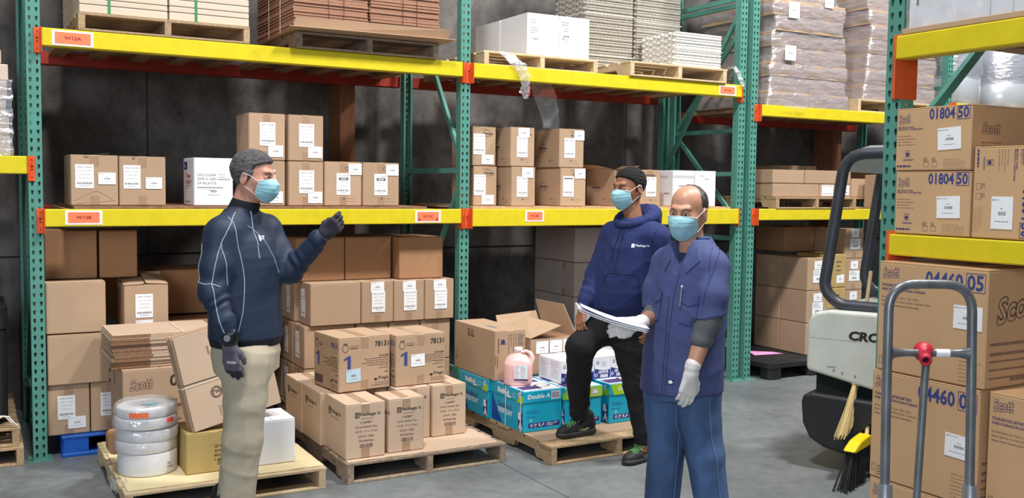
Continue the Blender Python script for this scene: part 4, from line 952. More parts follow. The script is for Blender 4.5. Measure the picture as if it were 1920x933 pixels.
def pr_78131(mb, FC, w, d, h):
    for nm, W in (('front', w), ('left', d)):
        F = FC[nm]; k = W / .35
        p_text(mb, F, W * .70, h * .79, .034, '78131', 'print_blue' if nm == 'left' else 'print_black', .02, width=W * .27)
        p_ring(mb, F, W * .13, h * .80, .024, .004, 'print_brown', 20, sx=.9 * k); p_rect(mb, F, W * .09, h * .875, W * .085, .006, 'print_brown'); p_lines(mb, F, W * .22, h * .83, W * .2, 2, .012, .003, 'print_brown'); p_lines(mb, F, W * .22, h * .785, W * .2, 1, .01, .006, 'print_brown')
        p_one(mb, F, W * .10, h * .40, .046 * k, .085, 'print_blue')
        p_text(mb, F, W * .78, h * .60, .014, 'Air-Kraft®', 'print_black', .01, shear=.2, width=W * .19) if nm == 'front' else p_lines(mb, F, W * .68, h * .61, W * .25, 1, .01, .007, 'print_brown', 'r')
        p_lines(mb, F, W * .40, h * .57, W * .57, 4, .013, .0035, 'print_brown', 'r'); p_text(mb, F, W * .80, h * .41, .010, '5 ¼" x 12"', 'print_brown', .01, width=W * .16); p_lines(mb, F, W * .70, h * .38, W * .27, 1, .01, .003, 'print_brown', 'r'); p_lines(mb, F, W * .85, h * .30, W * .12, 1, .01, .007, 'print_brown', 'r')
        p_poly(mb, F, [(W * .68, h * .17), (W * .70, h * .215), (W * .715, h * .19), (W * .73, h * .215), (W * .75, h * .17), (W * .715, h * .155)], 'print_black'); p_text(mb, F, W * .77, h * .155, .026, 'Pregis', 'print_black', .005, width=W * .20)
        p_lines(mb, F, W * .62, h * .11, W * .35, 2, .013, .003, 'print_brown', 'r')
    L = FC['left']; p_frame(mb, L, d * .05, h * .07, d * .32, .05, .003, 'print_purple'); p_rect(mb, L, d * .06, h * .08, d * .30, .043, 'print_brown', .0007)
K = dict(m='kraft', cat='cardboard box', tapes=('top', 'front'), seam='y', prints=pr_78131, jig=1)
carton('kraft carton printed 78131 with a pale blue label, left one on the tape cartons', 1.548, 1.893, -.935, .35, TZ + .005, .772, stickers=[('front', .05, .055, .095, .078, dict(kind='ship', rot=.03, paper='paper_blue'))], rot=6.0, **K)
carton('kraft carton printed 78131 with a white label, right one on the tape cartons', 1.925, 2.270, -.930, .345, TZ + .005, .762, stickers=[('front', .105, .115, .095, .075, dict(kind='ship', rot=.03))], rot=3.2, **K)

# ------------------------------------------------------------------ brown stack in the right half of the left bay
S = dict(tapes=('top', 'front'))
def pairlab(u, v): return [SHIP(u + .003, v + .13, .088, .055), TALL(u, v, .092, .14)]
PB = .120
lab_rows = [('bottom', PB, .410), ('second', .413, .703)]
for nm, z0, z1 in lab_rows:
    for i, yy in enumerate((.02, .285, .55)):
        carton('brown carton of the %s layer in the big stack, %s along its labelled left side' % (nm, ('first', 'second', 'third')[i]), 1.665, 2.03, yy, .26, z0, z1, stickers=[('left', .07, .06, .085, .13, dict(kind='tall')), ('left', .07, .195, .08, .05, dict(kind='ship'))], tapes=('top',))
    for i, xx in enumerate((2.04, 2.285, 2.53)):
        carton('brown carton of the %s layer in the big stack, %s' % (nm, ('next to the side-labelled ones', 'in the middle of its front', 'at its right end')[i]), xx, xx + .24, .02, .35, z0, z1, seam='y', **S)
z0, z1 = .706, .998
carton('long brown carton without front labels in the third layer of the big stack', 1.703, 2.068, .0, .27, z0, z1, stickers=[('left', .07, .05, .085, .14, dict(kind='tall')), ('left', .07, .195, .08, .05, dict(kind='ship'))], tapes=('top',), tapem='kraft')
for i, yy in enumerate((.285, .555)): carton('brown carton of the third layer, %s behind the long one' % ('directly' if i == 0 else 'second'), 1.68, 2.04, yy, .26, z0, z1, stickers=[('left', .07, .05, .085, .14, dict(kind='tall')), ('left', .07, .195, .08, .05, dict(kind='ship'))], tapes=('top',))
for i, (x0, x1) in enumerate(((2.071, 2.312), (2.314, 2.552), (2.555, 2.789))):
    carton('brown carton with CLEAR label at top edge, big stack, %s of three' % ('left', 'middle', 'right')[i], x0, x1, .0, .36, z0, z1, seam='y', stickers=[SHIP(.068, .215, .10, .073), TALL(.075, .075, .10, .145)], **S)
z0, z1 = 1.000, 1.303
for i, (x0, x1, yy, lab) in enumerate(((1.655, 2.010, .17, 'big plain brown carton on top of the big stack, left one behind the raised arm'), (2.015, 2.365, .17, 'big plain brown carton on top of the big stack, middle one'), (2.385, 2.735, .075, 'big plain brown carton on top of the big stack, right one in half light'))):
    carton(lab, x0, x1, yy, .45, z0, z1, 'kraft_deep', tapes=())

# ================================================================== BLUE PAPER BOXES
def pr_double(mb, F, w, h, side):
    if side:
        p_text(mb, F, w * .22, h * .775, .034, 'Double A', 'print_white', .03, shear=.15, width=w * .36, e=.0055); p_rect(mb, F, w * .50, h * .735, w * .12, .010, 'print_white', .0055); p_lines(mb, F, w * .66, h * .79, w * .14, 1, .01, .004, 'print_white', e=.0055)
        p_poly(mb, F, [(w * .80, h * .70), (w * .985, h * .70), (w * .985, h * .83), (w * .90, h * .83)], 'lime', .0055); p_ring(mb, F, w * .90, h * .88, .018, .006, 'print_white', 12, .0058)
        p_text(mb, F, w * .20, h * .42, .036, 'Double A', 'print_blue', .02, shear=.1, width=w * .44); p_text(mb, F, w * .22, h * .28, .034, 'EVERYDAY', 'print_white', .02, width=w * .44)
        p_poly(mb, F, [(0.003, .01), (w * .34, .01), (w * .03, h * .66), (0.003, h * .66)], 'aqua_dark', .0006); p_poly(mb, F, [(w * .34, .01), (w * .46, .01), (w * .40, h * .25)], 'aqua_light', .0007)
        p_rect(mb, F, w * .84, h * .04, w * .13, h * .42, 'navy_print', .0007); p_text(mb, F, w * .84, h * .28, .05, 'a', 'print_white', .05, width=w * .10, e=.0012); p_text(mb, F, w * .85, h * .05, .055, 'A', 'print_white', .05, width=w * .12, e=.0012)
def paper_box(label, x0, x1, yf, d, z0, z1, lidc='aqua', front='brand', seed=1):
    w = x1 - x0 - .003; h = z1 - z0; t = empty('paper_box', ((x0 + x1) / 2, yf + d / 2, z0), label=label, cat='paper box', group=None)
    b = MB(); b.cbox(-w / 2 + .005, w / 2 - .005, -d / 2 + .005, d / 2 - .005, .001, h - .008, 'aqua', .003)
    FC = faces_of(w - .01, d - .01, h); F = FC['front']
    p_lines(b, F, .02, h * .50, .10, 2, .012, .003, 'navy_print'); p_lines(b, F, .02, h * .36, .08, 1, .012, .003, 'navy_print'); p_ring(b, F, .055, h * .28, .008, .003, 'print_white', 8)
    p_rect(b, F, .035, h * .10, w * .79, h * .115, 'navy_print'); p_ring(b, F, .058, h * .158, .010, .004, 'print_white', 8, e=.0014)
    p_text(b, F, .082, h * .145, .014, '10', 'print_white', .04, e=.0014); p_lines(b, F, .082, h * .118, .02, 1, .01, .003, 'print_white', e=.0014)
    for u in (.118, .145): p_ring(b, F, u, h * .168, .008, .004, 'print_white', 6, e=.0014)
    p_lines(b, F, .12, h * .122, .03, 1, .01, .004, 'print_white', e=.0014)
    p_text(b, F, .175, h * .150, .013, '8.5 x 11"', 'print_white', .04, width=.075, e=.0014); p_lines(b, F, .175, h * .118, .07, 1, .01, .004, 'print_white', e=.0014)
    for u in (.078, .110, .165): p_rect(b, F, u, h * .105, .0015, h * .105, 'print_white', .0014)
    pr_double(b, FC['left'], d - .01, h, True) ; b.build('box_body', t)
    l = MB(); lh = .075; l.cbox(-w / 2, w / 2, -d / 2, d / 2, h - lh, h, lidc if front != 'flap' else 'aqua', .003)
    FL = faces_of(w, d, h); F = FL['front']; L = FL['left']
    if front == 'brand': p_text(l, F, .03, h - .052, .030, 'Double A', 'print_white', .022, shear=.15, width=.165); p_rect(l, F, w - .09, h - .064, .068, .052, 'paper', .001); p_bar(l, F, w - .086, h - .058, .058, .042, 'print_purple', .0018)
    elif front == 'green': p_rect(l, F, .004, h - lh + .004, w - .008, lh - .008, 'lime', .0008); p_rect(l, F, w - .085, h - .058, .05, .04, 'paper', .0014); p_frame(l, F, w - .08, h - .054, .04, .033, .004, 'print_grey', .002)
    else: p_poly(l, F, [(.04, h - lh), (w - .004, h - lh), (w - .004, h - .004), (.012, h - .004)], 'lime', .0008); p_text(l, F, .075, h - .050, .030, 'Double A', 'print_white', .04, shear=.1, width=.16, e=.0014); p_rect(l, F, .11, h - .065, .08, .007, 'print_white', .0014)
    T_ = FL['top']; p_rect(l, T_, .01, .01, w - .02, d - .02, 'paper', .0008); p_rect(l, T_, .02, .03, w * .5, d * .25, 'print_purple', .0014); p_ring(l, T_, w * .72, d * .30, .05, .018, 'print_grey', 20, .0014, 1.2); p_rect(l, T_, .02, d * .55, w * .8, d * .3, 'aqua_dark', .0013)
    # lettering on the lid side
    p_text(l, L, d * .22, h - .052, .030, 'Double A', 'print_white', .015, shear=.15, width=d * .34, e=.001); p_rect(l, L, d * .50, h - .066, d * .13, .009, 'print_white', .001); p_lines(l, L, d * .66, h - .036, d * .14, 1, .01, .003, 'print_white', e=.001)
    p_poly(l, L, [(d * .80, h - lh + .002), (d - .002, h - lh + .002), (d - .002, h - lh + .042), (d * .90, h - lh + .042)], 'lime', .001); p_ring(l, L, d * .90, h - .026, .016, .006, 'print_white', 10, .0015)
    l.build('lid', t); return t
BZ = .387
o = paper_box('blue paper box strapped with white bands at the near left corner of its pallet', 2.708, 3.006, -1.165, .432, PZ, BZ)
b = MB()
for y in (-.115, .060 + .02):
    y = y - .07
    b.box(-.1505, -.149, y - .004, y + .004, 0, BZ - PZ + .002, 'strap'); b.box(-.1505, .150, y - .004, y + .004, BZ - PZ + .0015, BZ - PZ + .003, 'strap')
b.build('strap', o)
paper_box('blue paper box with a lime green lid front behind the raised shoe', 3.010, 3.302, -1.185, .432, PZ, BZ - .003, 'aqua_light', 'green')
paper_box('blue paper box with a lime flap and white wordmark between the two black trouser legs', 3.336, 3.634, -1.205, .432, PZ, BZ, 'aqua', 'flap')
paper_box('blue paper box behind the strapped one, under the tissue carton', 2.690, 2.990, -.726, .432, PZ, BZ - .003)
for x0, lab in ((3.005, 'blue paper box in the second row, behind the green-lidded one'), (3.31, 'blue paper box in the second row, behind the one between the legs')): paper_box(lab, x0, x0 + .298, -.735, .42, PZ, BZ - .003)
DZ = BZ + .0015
def pr_scott_side(mb, FC, w, d, h):
    L = FC['left']
    for u in (.33, .36, .415, .445): p_ring(mb, L, d * (u + .02), h * .875, .014, .004, 'print_black', 6)
    p_lines(mb, L, d * .335, h * .80, .06, 2, .012, .008, 'print_black'); p_lines(mb, L, d * .425, h * .80, .06, 2, .012, .008, 'print_black'); p_ring(mb, L, d * .06, h * .22, .012, .003, 'print_brown', 10); p_frame(mb, L, d * .045, h * .26, .022, .05, .002, 'print_brown')
    F = FC['front']; G = F.sub(w * .78, h * .93, -pi / 2); p_script(mb, G, 0, 0, .045, 'Scott', 'print_purple', 'kraft', 0, width=.085); G = F.sub(w * .58, h * .93, -pi / 2); p_lines(mb, G, 0, .04, .14, 5, .018, .004, 'print_brown')
    p_disc(mb, F, w * .26, h * .78, .018, 'print_purple', 6); p_rect(mb, F, w * .16, h * .73, .05, .004, 'print_purple'); G = F.sub(w * .10, h * .85, -pi / 2); p_lines(mb, G, 0, 0, .13, 1, .02, .008, 'print_brown'); G = F.sub(w * .08, h * .5, -pi / 2); p_lines(mb, G, 0, 0, .1, 2, .015, .006, 'print_brown')
    p_rect(mb, FC['top'], w * .3, d * .25, .04, .12, 'print_grey')
carton('long kraft tissue carton lying on the blue paper boxes beside the pink jug', 2.698, 2.935, -.800, .60, DZ, .722, 'kraft', prints=pr_scott_side, seam='y', tapes=('top',), tapem='kraft')

# pink jug
r = empty('plastic_jug', (2.803, -.930, DZ), rad(-32), label='pink plastic jug with a handle and a small label, standing on the strapped paper box', cat='jug')
JS = .84; JW = 1.16
b = MB(); prof = [(.0, .001), (.066, .001), (.078, .008), (.080, .02), (.080, .155), (.078, .175), (.066, .205), (.048, .228), (.030, .240), (.024, .244), (.023, .262)]
n = 36; V = []
for (rr, z) in prof:
    for j in range(n):
        q = 2 * pi * j / n; k = 1 / max(abs(cos(q)), abs(sin(q))); e = .34 if z < .2 else .1; m_ = 1 + (min(k, 1.22) - 1) * e * 2.2
        V.append((rr * m_ * cos(q) * 1.02 * (JW if z < .24 else 1), rr * m_ * sin(q) * (1.05 if z < .24 else 1), z * JS))
F = []
for i in range(len(prof) - 1):
    for j in range(n): j2 = (j + 1) % n; F.append((i * n + j, i * n + j2, (i + 1) * n + j2, (i + 1) * n + j))
b.add(V, F, 'jug_plastic', True); b.build('jug_body', r)
b = MB(); b.tube([(.020, -.012, .250), (.045, -.012, .262), (.068, -.012, .250), (.082, -.012, .215), (.080, -.012, .180), (.072, -.012, .150)], [.011, .012, .013, .014, .014, .012], 'jug_top', 12); hd = b.build('handle', r); hd.scale = (1.12, 1, JS)
b = MB(); b.lathe([(.024, .255), (.027, .258), (.027, .283), (.025, .286), (.0, .286)], 'print_white', 24, cap=False); cp = b.build('cap', r); cp.scale = (1, 1, JS)
F = Face((-.040, -.0900, .030), (1, 0, 0), (0, 0, 1)); b = MB(); p_rect(b, F, .020, .02, .085, .09, 'paper', 0); p_lines(b, F, .025, .098, .03, 8, .010, .003, 'print_grey', e=.001); p_lines(b, F, .060, .098, .035, 8, .010, .003, 'print_grey', e=.001); p_rect(b, F, .018, .008, .09, .010, 'print_purple', .001); b.build('jug_label', r)

# open brown carton with big flaps behind, with a grid of labels
o = carton('open kraft carton with big raised flaps and rows of small white labels', 3.010, 3.388, -.735, .46, DZ, .640, 'kraft', tapes=(), seam='y', stickers=[('front', u, v, .098, .085, dict(kind='ship')) for (u, v) in ((.045, .145), (.155, .147), (.265, .149), (.155, .052), (.265, .054))])
HH2 = .640 - DZ - .002
b = MB(); b.box(-.178, .178, -.22, .22, HH2 - .0005, HH2 + .0004, 'kraft_edge'); b.build('box_interior', o)
def flap(P, nm='raised_flap'):
    b = MB(); n_ = (Vector(P[1]) - Vector(P[0])).cross(Vector(P[3]) - Vector(P[0])).normalized() * .0035; Q = [Vector(p) + n_ for p in P]
    b.add([Vector(p) for p in P] + Q, [(3, 2, 1, 0), (4, 5, 6, 7), (0, 1, 5, 4), (1, 2, 6, 5), (2, 3, 7, 6), (3, 0, 4, 7)], 'kraft'); b.build(nm, o, fix=True)
flap([(-.188, -.229, HH2 + .002), (.035, -.265, HH2 + .085), (.015, .18, HH2 + .10), (-.188, .229, HH2 + .002)])
flap([(.188, -.229, HH2), (.188, .229, HH2), (.188, .34, HH2 + .20), (.180, -.06, HH2 + .205)])
flap([(-.18, .230, HH2), (-.17, .30, HH2 + .10), (.17, .30, HH2 + .12), (.18, .230, HH2)])
# paper packs with navy wave band, upside down print
def pack(label, x0, w, yf, d, z0, h=.152):
    t = MB(); t.cbox(-w / 2, w / 2, -d / 2, d / 2, 0, h, 'white_card', .003); FC = faces_of(w, d, h); F = FC['front']
    P = [(0.002, .002), (w - .002, .002)] + [(w - .002 - (w - .004) * i / 10, h * .44 + .010 * sin(i / 10 * pi * 1.0 + 3.6)) for i in range(11)]
    p_poly(t, F, P, 'navy_print'); p_frame(t, F, .018, h * .66, .018, .02, .004, 'print_grey', .0012); p_lines(t, F, w * .45, h * .72, w * .4, 3, .012, .003, 'print_grey')
    G = F.sub(w * .86, h * .37, pi); p_text(t, G, 0, 0, .020, 'BONDED', 'print_white', .03, shear=.15, width=w * .62, e=.0012); G = F.sub(w * .84, h * .20, pi); p_text(t, G, 0, 0, .022, 'INDEX', 'print_white', .04, shear=.1, width=w * .50, e=.0012); p_ring(t, F, w * .12, h * .18, .011, .004, 'print_white', 12, .0012)
    p_lines(t, FC['left'], d * .1, h * .85, d * .35, 9, .013, .003, 'print_grey'); p_lines(t, FC['left'], d * .55, h * .85, d * .35, 9, .013, .003, 'print_grey')
    return tag(t.build('paper_pack', None, (x0 + w / 2, yf + d / 2, z0)), label, 'paper pack')
for i, (x0, yy, lab) in enumerate(((3.050, -1.065, 'white and navy paper pack just left of the raised knee, on the blue boxes'), (3.186, -1.055, 'white and navy paper pack hidden behind the raised leg'), (3.338, -1.030, 'white and navy paper pack left of the pair seen between the trouser legs'), (3.474, -1.025, 'white and navy paper pack right of the pair seen between the trouser legs'))):
    pack(lab, x0, .132, yy, .28, DZ)
for i, (x0, yy, lab) in enumerate(((3.66, -.62, 'plain white upright carton seen through the gap between the trouser legs'),)):
    carton(lab, 3.70, 3.98, -.52, .3, .120, .80, 'white_card', tapes=())
b = MB(); b.cbox(3.615, 3.69, -.62, -.40, .1225, .70, 'aqua', .003); tag(b.build('blue_carton'), 'narrow blue carton standing behind the paper packs between the trouser legs', 'cardboard box')

# grey-brown cartons at the back of the right bay
for k, (z0, z1) in enumerate(((.120, .425), (.428, .728), (.731, 1.028), (1.031, 1.330))):
    for i, (x0, yy) in enumerate(((4.236, .60),)):
        carton('grey-brown carton in the dim rear stack, %s layer, nearest corner' % ('floor', 'second', 'third', 'top')[k], 4.236, 4.58, .60, .34, z0, z1, 'kraft_grey', tapes=('front',) if k == 2 else ())
        carton('grey-brown carton in the dim rear stack, %s layer, middle' % ('floor', 'second', 'third', 'top')[k], 4.584, 4.92, .60, .34, z0, z1, 'kraft_grey', tapes=())
        carton('grey-brown carton in the dim rear stack, %s layer, right end' % ('floor', 'second', 'third', 'top')[k], 4.924, 5.26, .60, .34, z0, z1, 'kraft_grey', tapes=())
        carton('grey-brown carton in the dim rear stack, %s layer, rear left' % ('floor', 'second', 'third', 'top')[k], 4.246, 4.60, .945, .34, z0, z1, 'kraft_grey', tapes=())
# white sheets leaning beside the end post
b = MB(); b.box(5.30, 5.48, .20, .212, .05, .30, 'white_card'); b.box(5.34, 5.485, .20, .212, .302, .57, 'white_card'); tag(b.build('white_panel'), 'pair of white panels standing behind the work shirt beside the end post', 'panel')

# ================================================================== WRAPPED LOADS AND BOXES, NEXT BAY
def wrapped_load(label, x0, yf, z0, layers, depth, seed, film_n=1, m='kraft', labels=()):
    """cartons in offset layers inside a skin of stretch film"""
    rng = random.Random(seed); t = empty('wrapped_load', (x0, yf, z0), label=label, cat='shrink-wrapped load'); z = 0; out = []
    for k, (a, b_, h) in enumerate(layers):
        yo = rng.uniform(0, .03); n = 2
        for i in range(n):
            u0 = a + (b_ - a) * i / n; u1 = a + (b_ - a) * (i + 1) / n - .004; o = MB(); o.cbox(u0, u1, yo, yo + depth * .5 - .004, z + .001, z + h - .002, m, .004); o.build('carton', t)
            o = MB(); o.cbox(u0, u1, yo + depth * .5, yo + depth, z + .001, z + h - .002, m, .004); o.build('carton', t)
        out.append((a, b_, yo, z, z + h)); z += h
    # film: rings every 2 cm following the layers, pulled taut and crinkled
    V = []; F = []; per = 88; rs = np.random.RandomState(seed); rows = int(z / .018); ph = rs.rand(12) * 6
    for r_ in range(rows + 1):
        zz = z * r_ / rows; acc = np.zeros(4); ws = 0
        for (a, b_, yo, za, zb) in out:
            dz = max(0, max(za - zz, zz - zb)); wgt = math.exp(-(dz / .022) ** 2); acc += wgt * np.array([a, b_, yo, yo + depth]); ws += wgt
        a, b_, y0, y1 = acc / ws; pull = 0
        for (_, _, _, za, zb) in out: pull += .010 * math.exp(-((zz - zb) / .02) ** 2)
        a -= .010 - pull; b_ += .010 - pull; y0 -= .010 - pull; y1 += .010
        P = []; peri = 2 * (b_ - a) + 2 * (y1 - y0)
        for j in range(per):
            s_ = peri * j / per
            if s_ < b_ - a: p = (a + s_, y0)
            elif s_ < b_ - a + y1 - y0: p = (b_, y0 + s_ - (b_ - a))
            elif s_ < 2 * (b_ - a) + y1 - y0: p = (b_ - (s_ - (b_ - a) - (y1 - y0)), y1)
            else: p = (a, y1 - (s_ - 2 * (b_ - a) - (y1 - y0)))
            e = .007 * (sin(zz * 40 + j * .9 + ph[0]) * .5 + sin(zz * 120 - j * .33 + ph[1]) * .3 + rs.uniform(-.5, .5) * .5)
            nx, ny = (0, -1) if j < per * (b_ - a) / peri else ((1, 0) if s_ < b_ - a + y1 - y0 else ((0, 1) if s_ < 2 * (b_ - a) + y1 - y0 else (-1, 0)))
            V.append((p[0] + nx * e, p[1] + ny * e, zz + rs.uniform(-.002, .002)))
    for r_ in range(rows):
        for j in range(per): j2 = (j + 1) % per; F.append((r_ * per + j, r_ * per + j2, (r_ + 1) * per + j2, (r_ + 1) * per + j))
    o = MB(); o.add(V, F, 'stretch_film', True); o.build('stretch_film', t)
    FF = Face((0, -.012, 0), (1, 0, 0), (0, 0, 1))
    for (u, v, w_, h_) in labels: sticker(t, FF, u, v, w_, h_, 'ship')
    return t
L1 = [(.0, 1.01, .125), (.035, .965, .13), (.02, .985, .125), (.06, .97, .135), (.035, .955, .135), (.075, .90, .135), (.03, .925, .14), (.15, .80, .13), (.12, .83, .13), (.12, .83, .14), (.14, .82, .14)]
wrapped_load('tall shrink-wrapped load with ragged film at its foot, beside the end posts', 5.815, -.03, 2.418, L1, .95, 3, labels=((.17, .40, .13, .13), (.20, .77, .13, .14), (.64, .90, .11, .09)))
L2 = [(.0, 1.02, .15), (.03, 1.0, .14), (.05, 1.03, .145), (.06, 1.0, .135), (.08, 1.03, .14), (.06, 1.0, .14), (.04, 1.0, .14), (.06, .98, .14)]
wrapped_load('second load of cartons in shrink wrap, partly behind the near green post', 7.08, .02, 2.536, L2, .95, 4, labels=((.30, .18, .10, .12), (.32, .40, .10, .12)))
b = MB(); V = []; rs = np.random.RandomState(9)
for i in range(14): x = 5.95 + i * .02; V += [(x, -.080, 2.42), (x + .01 + rs.uniform(-.01, .01), -.082, 2.42 - rs.uniform(.01, .06)), (x + .02, -.080, 2.42)]
b.add(V, [(3 * i, 3 * i + 1, 3 * i + 2) for i in range(14)], 'loose_film'); tag(b.build('film_fringe'), 'torn fringe of stretch film hanging over the beam under the wrapped load', 'plastic film')
# boxes on the lower beam
Q = dict(tapes=('front',), seam='x', tapew=.05, jig=1)
def flat(lab, x0, x1, z0, z1, y=.0, d=.42, st=()): return carton(lab, x0, x1, y, d, z0, z1, 'kraft', tapes=(), stickers=st)
PT = SH - .018 + .1055
flat('flat brown box, left one of the bottom layer on the pallet behind the forklift', 5.928, 6.508, PT, PT + .120, st=[])
flat('flat brown box with a printed label, right one of the bottom layer', 6.512, 6.922, PT, PT + .120, st=[('front', .025, .012, .15, .10, dict(kind='tall', lines=['528', '', '', ''])), ('front', .30, .02, .08, .09, dict(kind='drug'))])
flat('flat brown box, left one of the top layer on the pallet behind the forklift', 5.924, 6.316, PT + .122, PT + .244, y=.002)
flat('flat brown box, right one of the top layer on the pallet behind the forklift', 6.322, 6.918, PT + .122, PT + .246, y=.0)
carton('flat brown box farther back above the top layer', 6.55, 7.0, .50, .42, PT, PT + .30, 'kraft', tapes=())
carton('brown box with a white side tag on the next pallet, left of the near post', 7.155, 7.50, .20, .40, PT, 1.795, 'kraft', tapes=(), stickers=[('front', .25, .09, .055, .10, dict(kind='ship'))])
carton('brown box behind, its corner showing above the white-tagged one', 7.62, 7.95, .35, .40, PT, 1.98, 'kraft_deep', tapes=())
b = MB(); b.cbox(7.28, 7.36, -.01, .15, SH - .018, 1.83, 'kraft', .003); tag(b.build('cardboard_board'), 'upright strip of brown board beside the near green post at the lower beam', 'cardboard board')
# stack on the black pallet
BP = .147
for k, (z0, z1) in enumerate(((BP, .443), (.445, .745), (.747, 1.048))):
    for i, yy in enumerate((.06, .40)):
        carton('brown carton on the black plastic pallet, %s of three, %s file' % (('lowest', 'middle', 'topmost')[k], ('front', 'rear')[i]), 6.455, 6.712, yy, .335, z0, z1, 'kraft', tapes=('top',), seam='y', stickers=[SHIP(.085, .195, .11, .08), ('front', .07, .07, .14, .12, dict(kind='drug'))] if i == 0 else ())
for k, (z0, z1) in enumerate(((BP, .445), (.448, .758), (.761, 1.075))): carton('mustard-yellow carton behind the overhead guard post, %s of three' % ('lowest', 'middle', 'topmost')[k], 6.718, 6.99, .08, .38, z0, z1, 'kraft_yellow', tapes=('front',), seam='y', tapem='kraft_yellow', prints=lambda mb, FC, w, d, h: p_lines(mb, FC['front'], w * .5, h * .75, w * .3, 4, .04, .014, 'print_brown'), stickers=[SHIP(.14, .04, .10, .08)])
for k, (z0, z1) in enumerate(((.003, .425), (.427, .722), (.724, 1.028), (1.030, 1.315))):
    carton('brown carton with two white tags in the narrow stack beside the forklift, %s' % ('lowest', 'second up', 'third up', 'topmost')[k], 7.010, 7.262, .12, .40, z0, z1, 'kraft', tapes=('front',), seam='y', stickers=[SHIP(.08, .20, .10, .08), ('front', .06, .085, .145, .10, dict(kind='drug'))])
carton('dim brown carton behind the topmost tagged one', 6.60, 7.0, .50, .40, 1.078, 1.32, 'kraft_deep', tapes=())

# ================================================================== FAR BAY: SILVER ROLLS
for i, (x, lab) in enumerate(((8.70, 'silver roll standing in the farthest bay, left of the slanting brace'), (9.62, 'big silver roll in the farthest bay, right of the slanting brace'))):
    t = empty('silver_roll', (x + .12, .45, 2.569), label=lab, cat='roll'); b = MB(); b.lathe([(.33, 0), (.34, .01), (.34, .30), (.33, .31), (.05, .31)], 'silver_roll', 48); b.build('roll_body', t)
    b = MB(); V, Fc = crinkle_tube([(.345, .29), (.352, .33), (.35, .42), (.34, .55), (.33, .70), (.25, .76), (.02, .78)], 56, .012, 7 + i); b.add(V, Fc, 'stretch_film', True); b.build('stretch_film', t)
    b = MB(); b.lathe([(.31, .312), (.32, .32), (.32, .70), (.30, .72)], 'silver_roll', 40); b.build('roll_body', t)

# ================================================================== DIM BAY AT THE LEFT EDGE
t = empty('wrapped_load', (-.62, .02, 1.818), label='film-wrapped cartons at the left edge of the photo, above the short yellow beam', cat='shrink-wrapped load'); z = 0
for k, (xr, h) in enumerate(((.535, .12), (.530, .105), (.515, .10), (.522, .11), (.530, .095), (.495, .08))):
    for (u0, u1) in ((-.48, -.01), (.0, xr)):
        o = MB(); o.cbox(u0, u1 - .004, .0, .9, z, z + h - .003, 'kraft_beige', .004)
        if u0 == 0: p_lines(o, Face((u0, 0, z), (1, 0, 0), (0, 0, 1)), .40, .055, .10, 1, .01, .006, 'print_black')
        o.build('carton', t)
    z += h
b = MB(); V = []; F = []; rs = np.random.RandomState(2); n = 26; H = .44
for r_ in range(n + 1):
    for j in range(n + 1):
        u = -.5 + 1.045 * j / n; V.append((u + (0 if j < n else .004 * sin(r_)), -.012 + .005 * sin(r_ * 2.1 + j * .8) + rs.uniform(-.002, .002), H * r_ / n))
for r_ in range(n):
    for j in range(n): a = r_ * (n + 1) + j; F.append((a, a + 1, a + n + 2, a + n + 1))
b.add(V, F, 'stretch_film', True); b.build('stretch_film', t)
t = empty('rubbish_bin', (-.50, .42, .0), label='tall black plastic bin in the dim bay at the left edge', cat='bin')
b = MB(); b.prism(rrect(-.38, .375, -.38, .38, .09), 'z', .26, .80, 'black_plastic'); b.prism(rrect(-.39, .385, -.39, .39, .10), 'z', .80, .86, 'black_plastic'); b.build('bin_body', t, fix=True)
b = MB(); b.prism(rrect(-.385, .38, -.385, .385, .10), 'z', .861, .92, 'black_plastic'); b.build('lid', t, fix=True)
b = MB(); b.box(-.33, .33, -.33, .33, .226, .262, 'black_plastic'); b.build('base', t)
b = MB(); b.tube([(-.30, -.04, .232), (-.22, -.05, .262), (-.17, -.045, .300), (-.13, -.04, .292), (-.10, -.045, .25), (-.085, -.04, .235)], .012, 'strap', 8, sq=.4); b.tube([(-.26, .02, .232), (-.2, 0, .27), (-.15, .02, .285), (-.11, .01, .24)], .012, 'strap', 8, sq=.4)
tag(b.build('plastic_strap_loop'), 'looped white strap on the small pallet stack at the left edge', 'strap')

# loose film over the W13A beam
def film_strip(label, path, widths, seed, m='loose_film'):
    rs = np.random.RandomState(seed); b = MB(); V = []; n = 9; F = []
    for i, ((x, y, z), w_) in enumerate(zip(path, widths)):
        for j in range(n + 1):
            s_ = j / n - .5; V.append((x + s_ * w_, y - .012 * abs(sin(j * 2.2 + i * 1.1)) + rs.uniform(-.006, .006), z + .006 * sin(j * 1.7 + i) + rs.uniform(-.004, .004)))
    for i in range(len(path) - 1):
        for j in range(n): a = i * (n + 1) + j; F.append((a, a + 1, a + n + 2, a + n + 1))
    b.add(V, F, m, True); return tag(b.build('film_strip'), label, 'plastic film')
def lerp_path(P, k=6):
    O = []
    for i in range(len(P) - 1):
        for t_ in range(k): u = t_ / k; O.append(tuple(P[i][q] * (1 - u) + P[i + 1][q] * u for q in range(len(P[0]))))
    O.append(P[-1]); return O
p = lerp_path([(3.17, .012, 2.672, .05), (3.21, -.02, 2.645, .12), (3.28, -.055, 2.575, .13), (3.325, -.062, 2.50, .10), (3.335, -.058, 2.43, .07), (3.325, -.058, 2.375, .09), (3.345, -.056, 2.33, .03)])
film_strip('crumpled strip of clear film hanging over the beam below the white cartons', [q[:3] for q in p], [q[3] for q in p], 1)
p = lerp_path([(3.70, .32, 2.525, .20), (3.72, .30, 2.40, .22), (3.76, .29, 2.28, .18), (3.78, .28, 2.14, .15)])
film_strip('thin curtain of clear film hanging below the W13A slats above the taped cartons', [q[:3] for q in p], [q[3] for q in p], 2, 'clear_film')
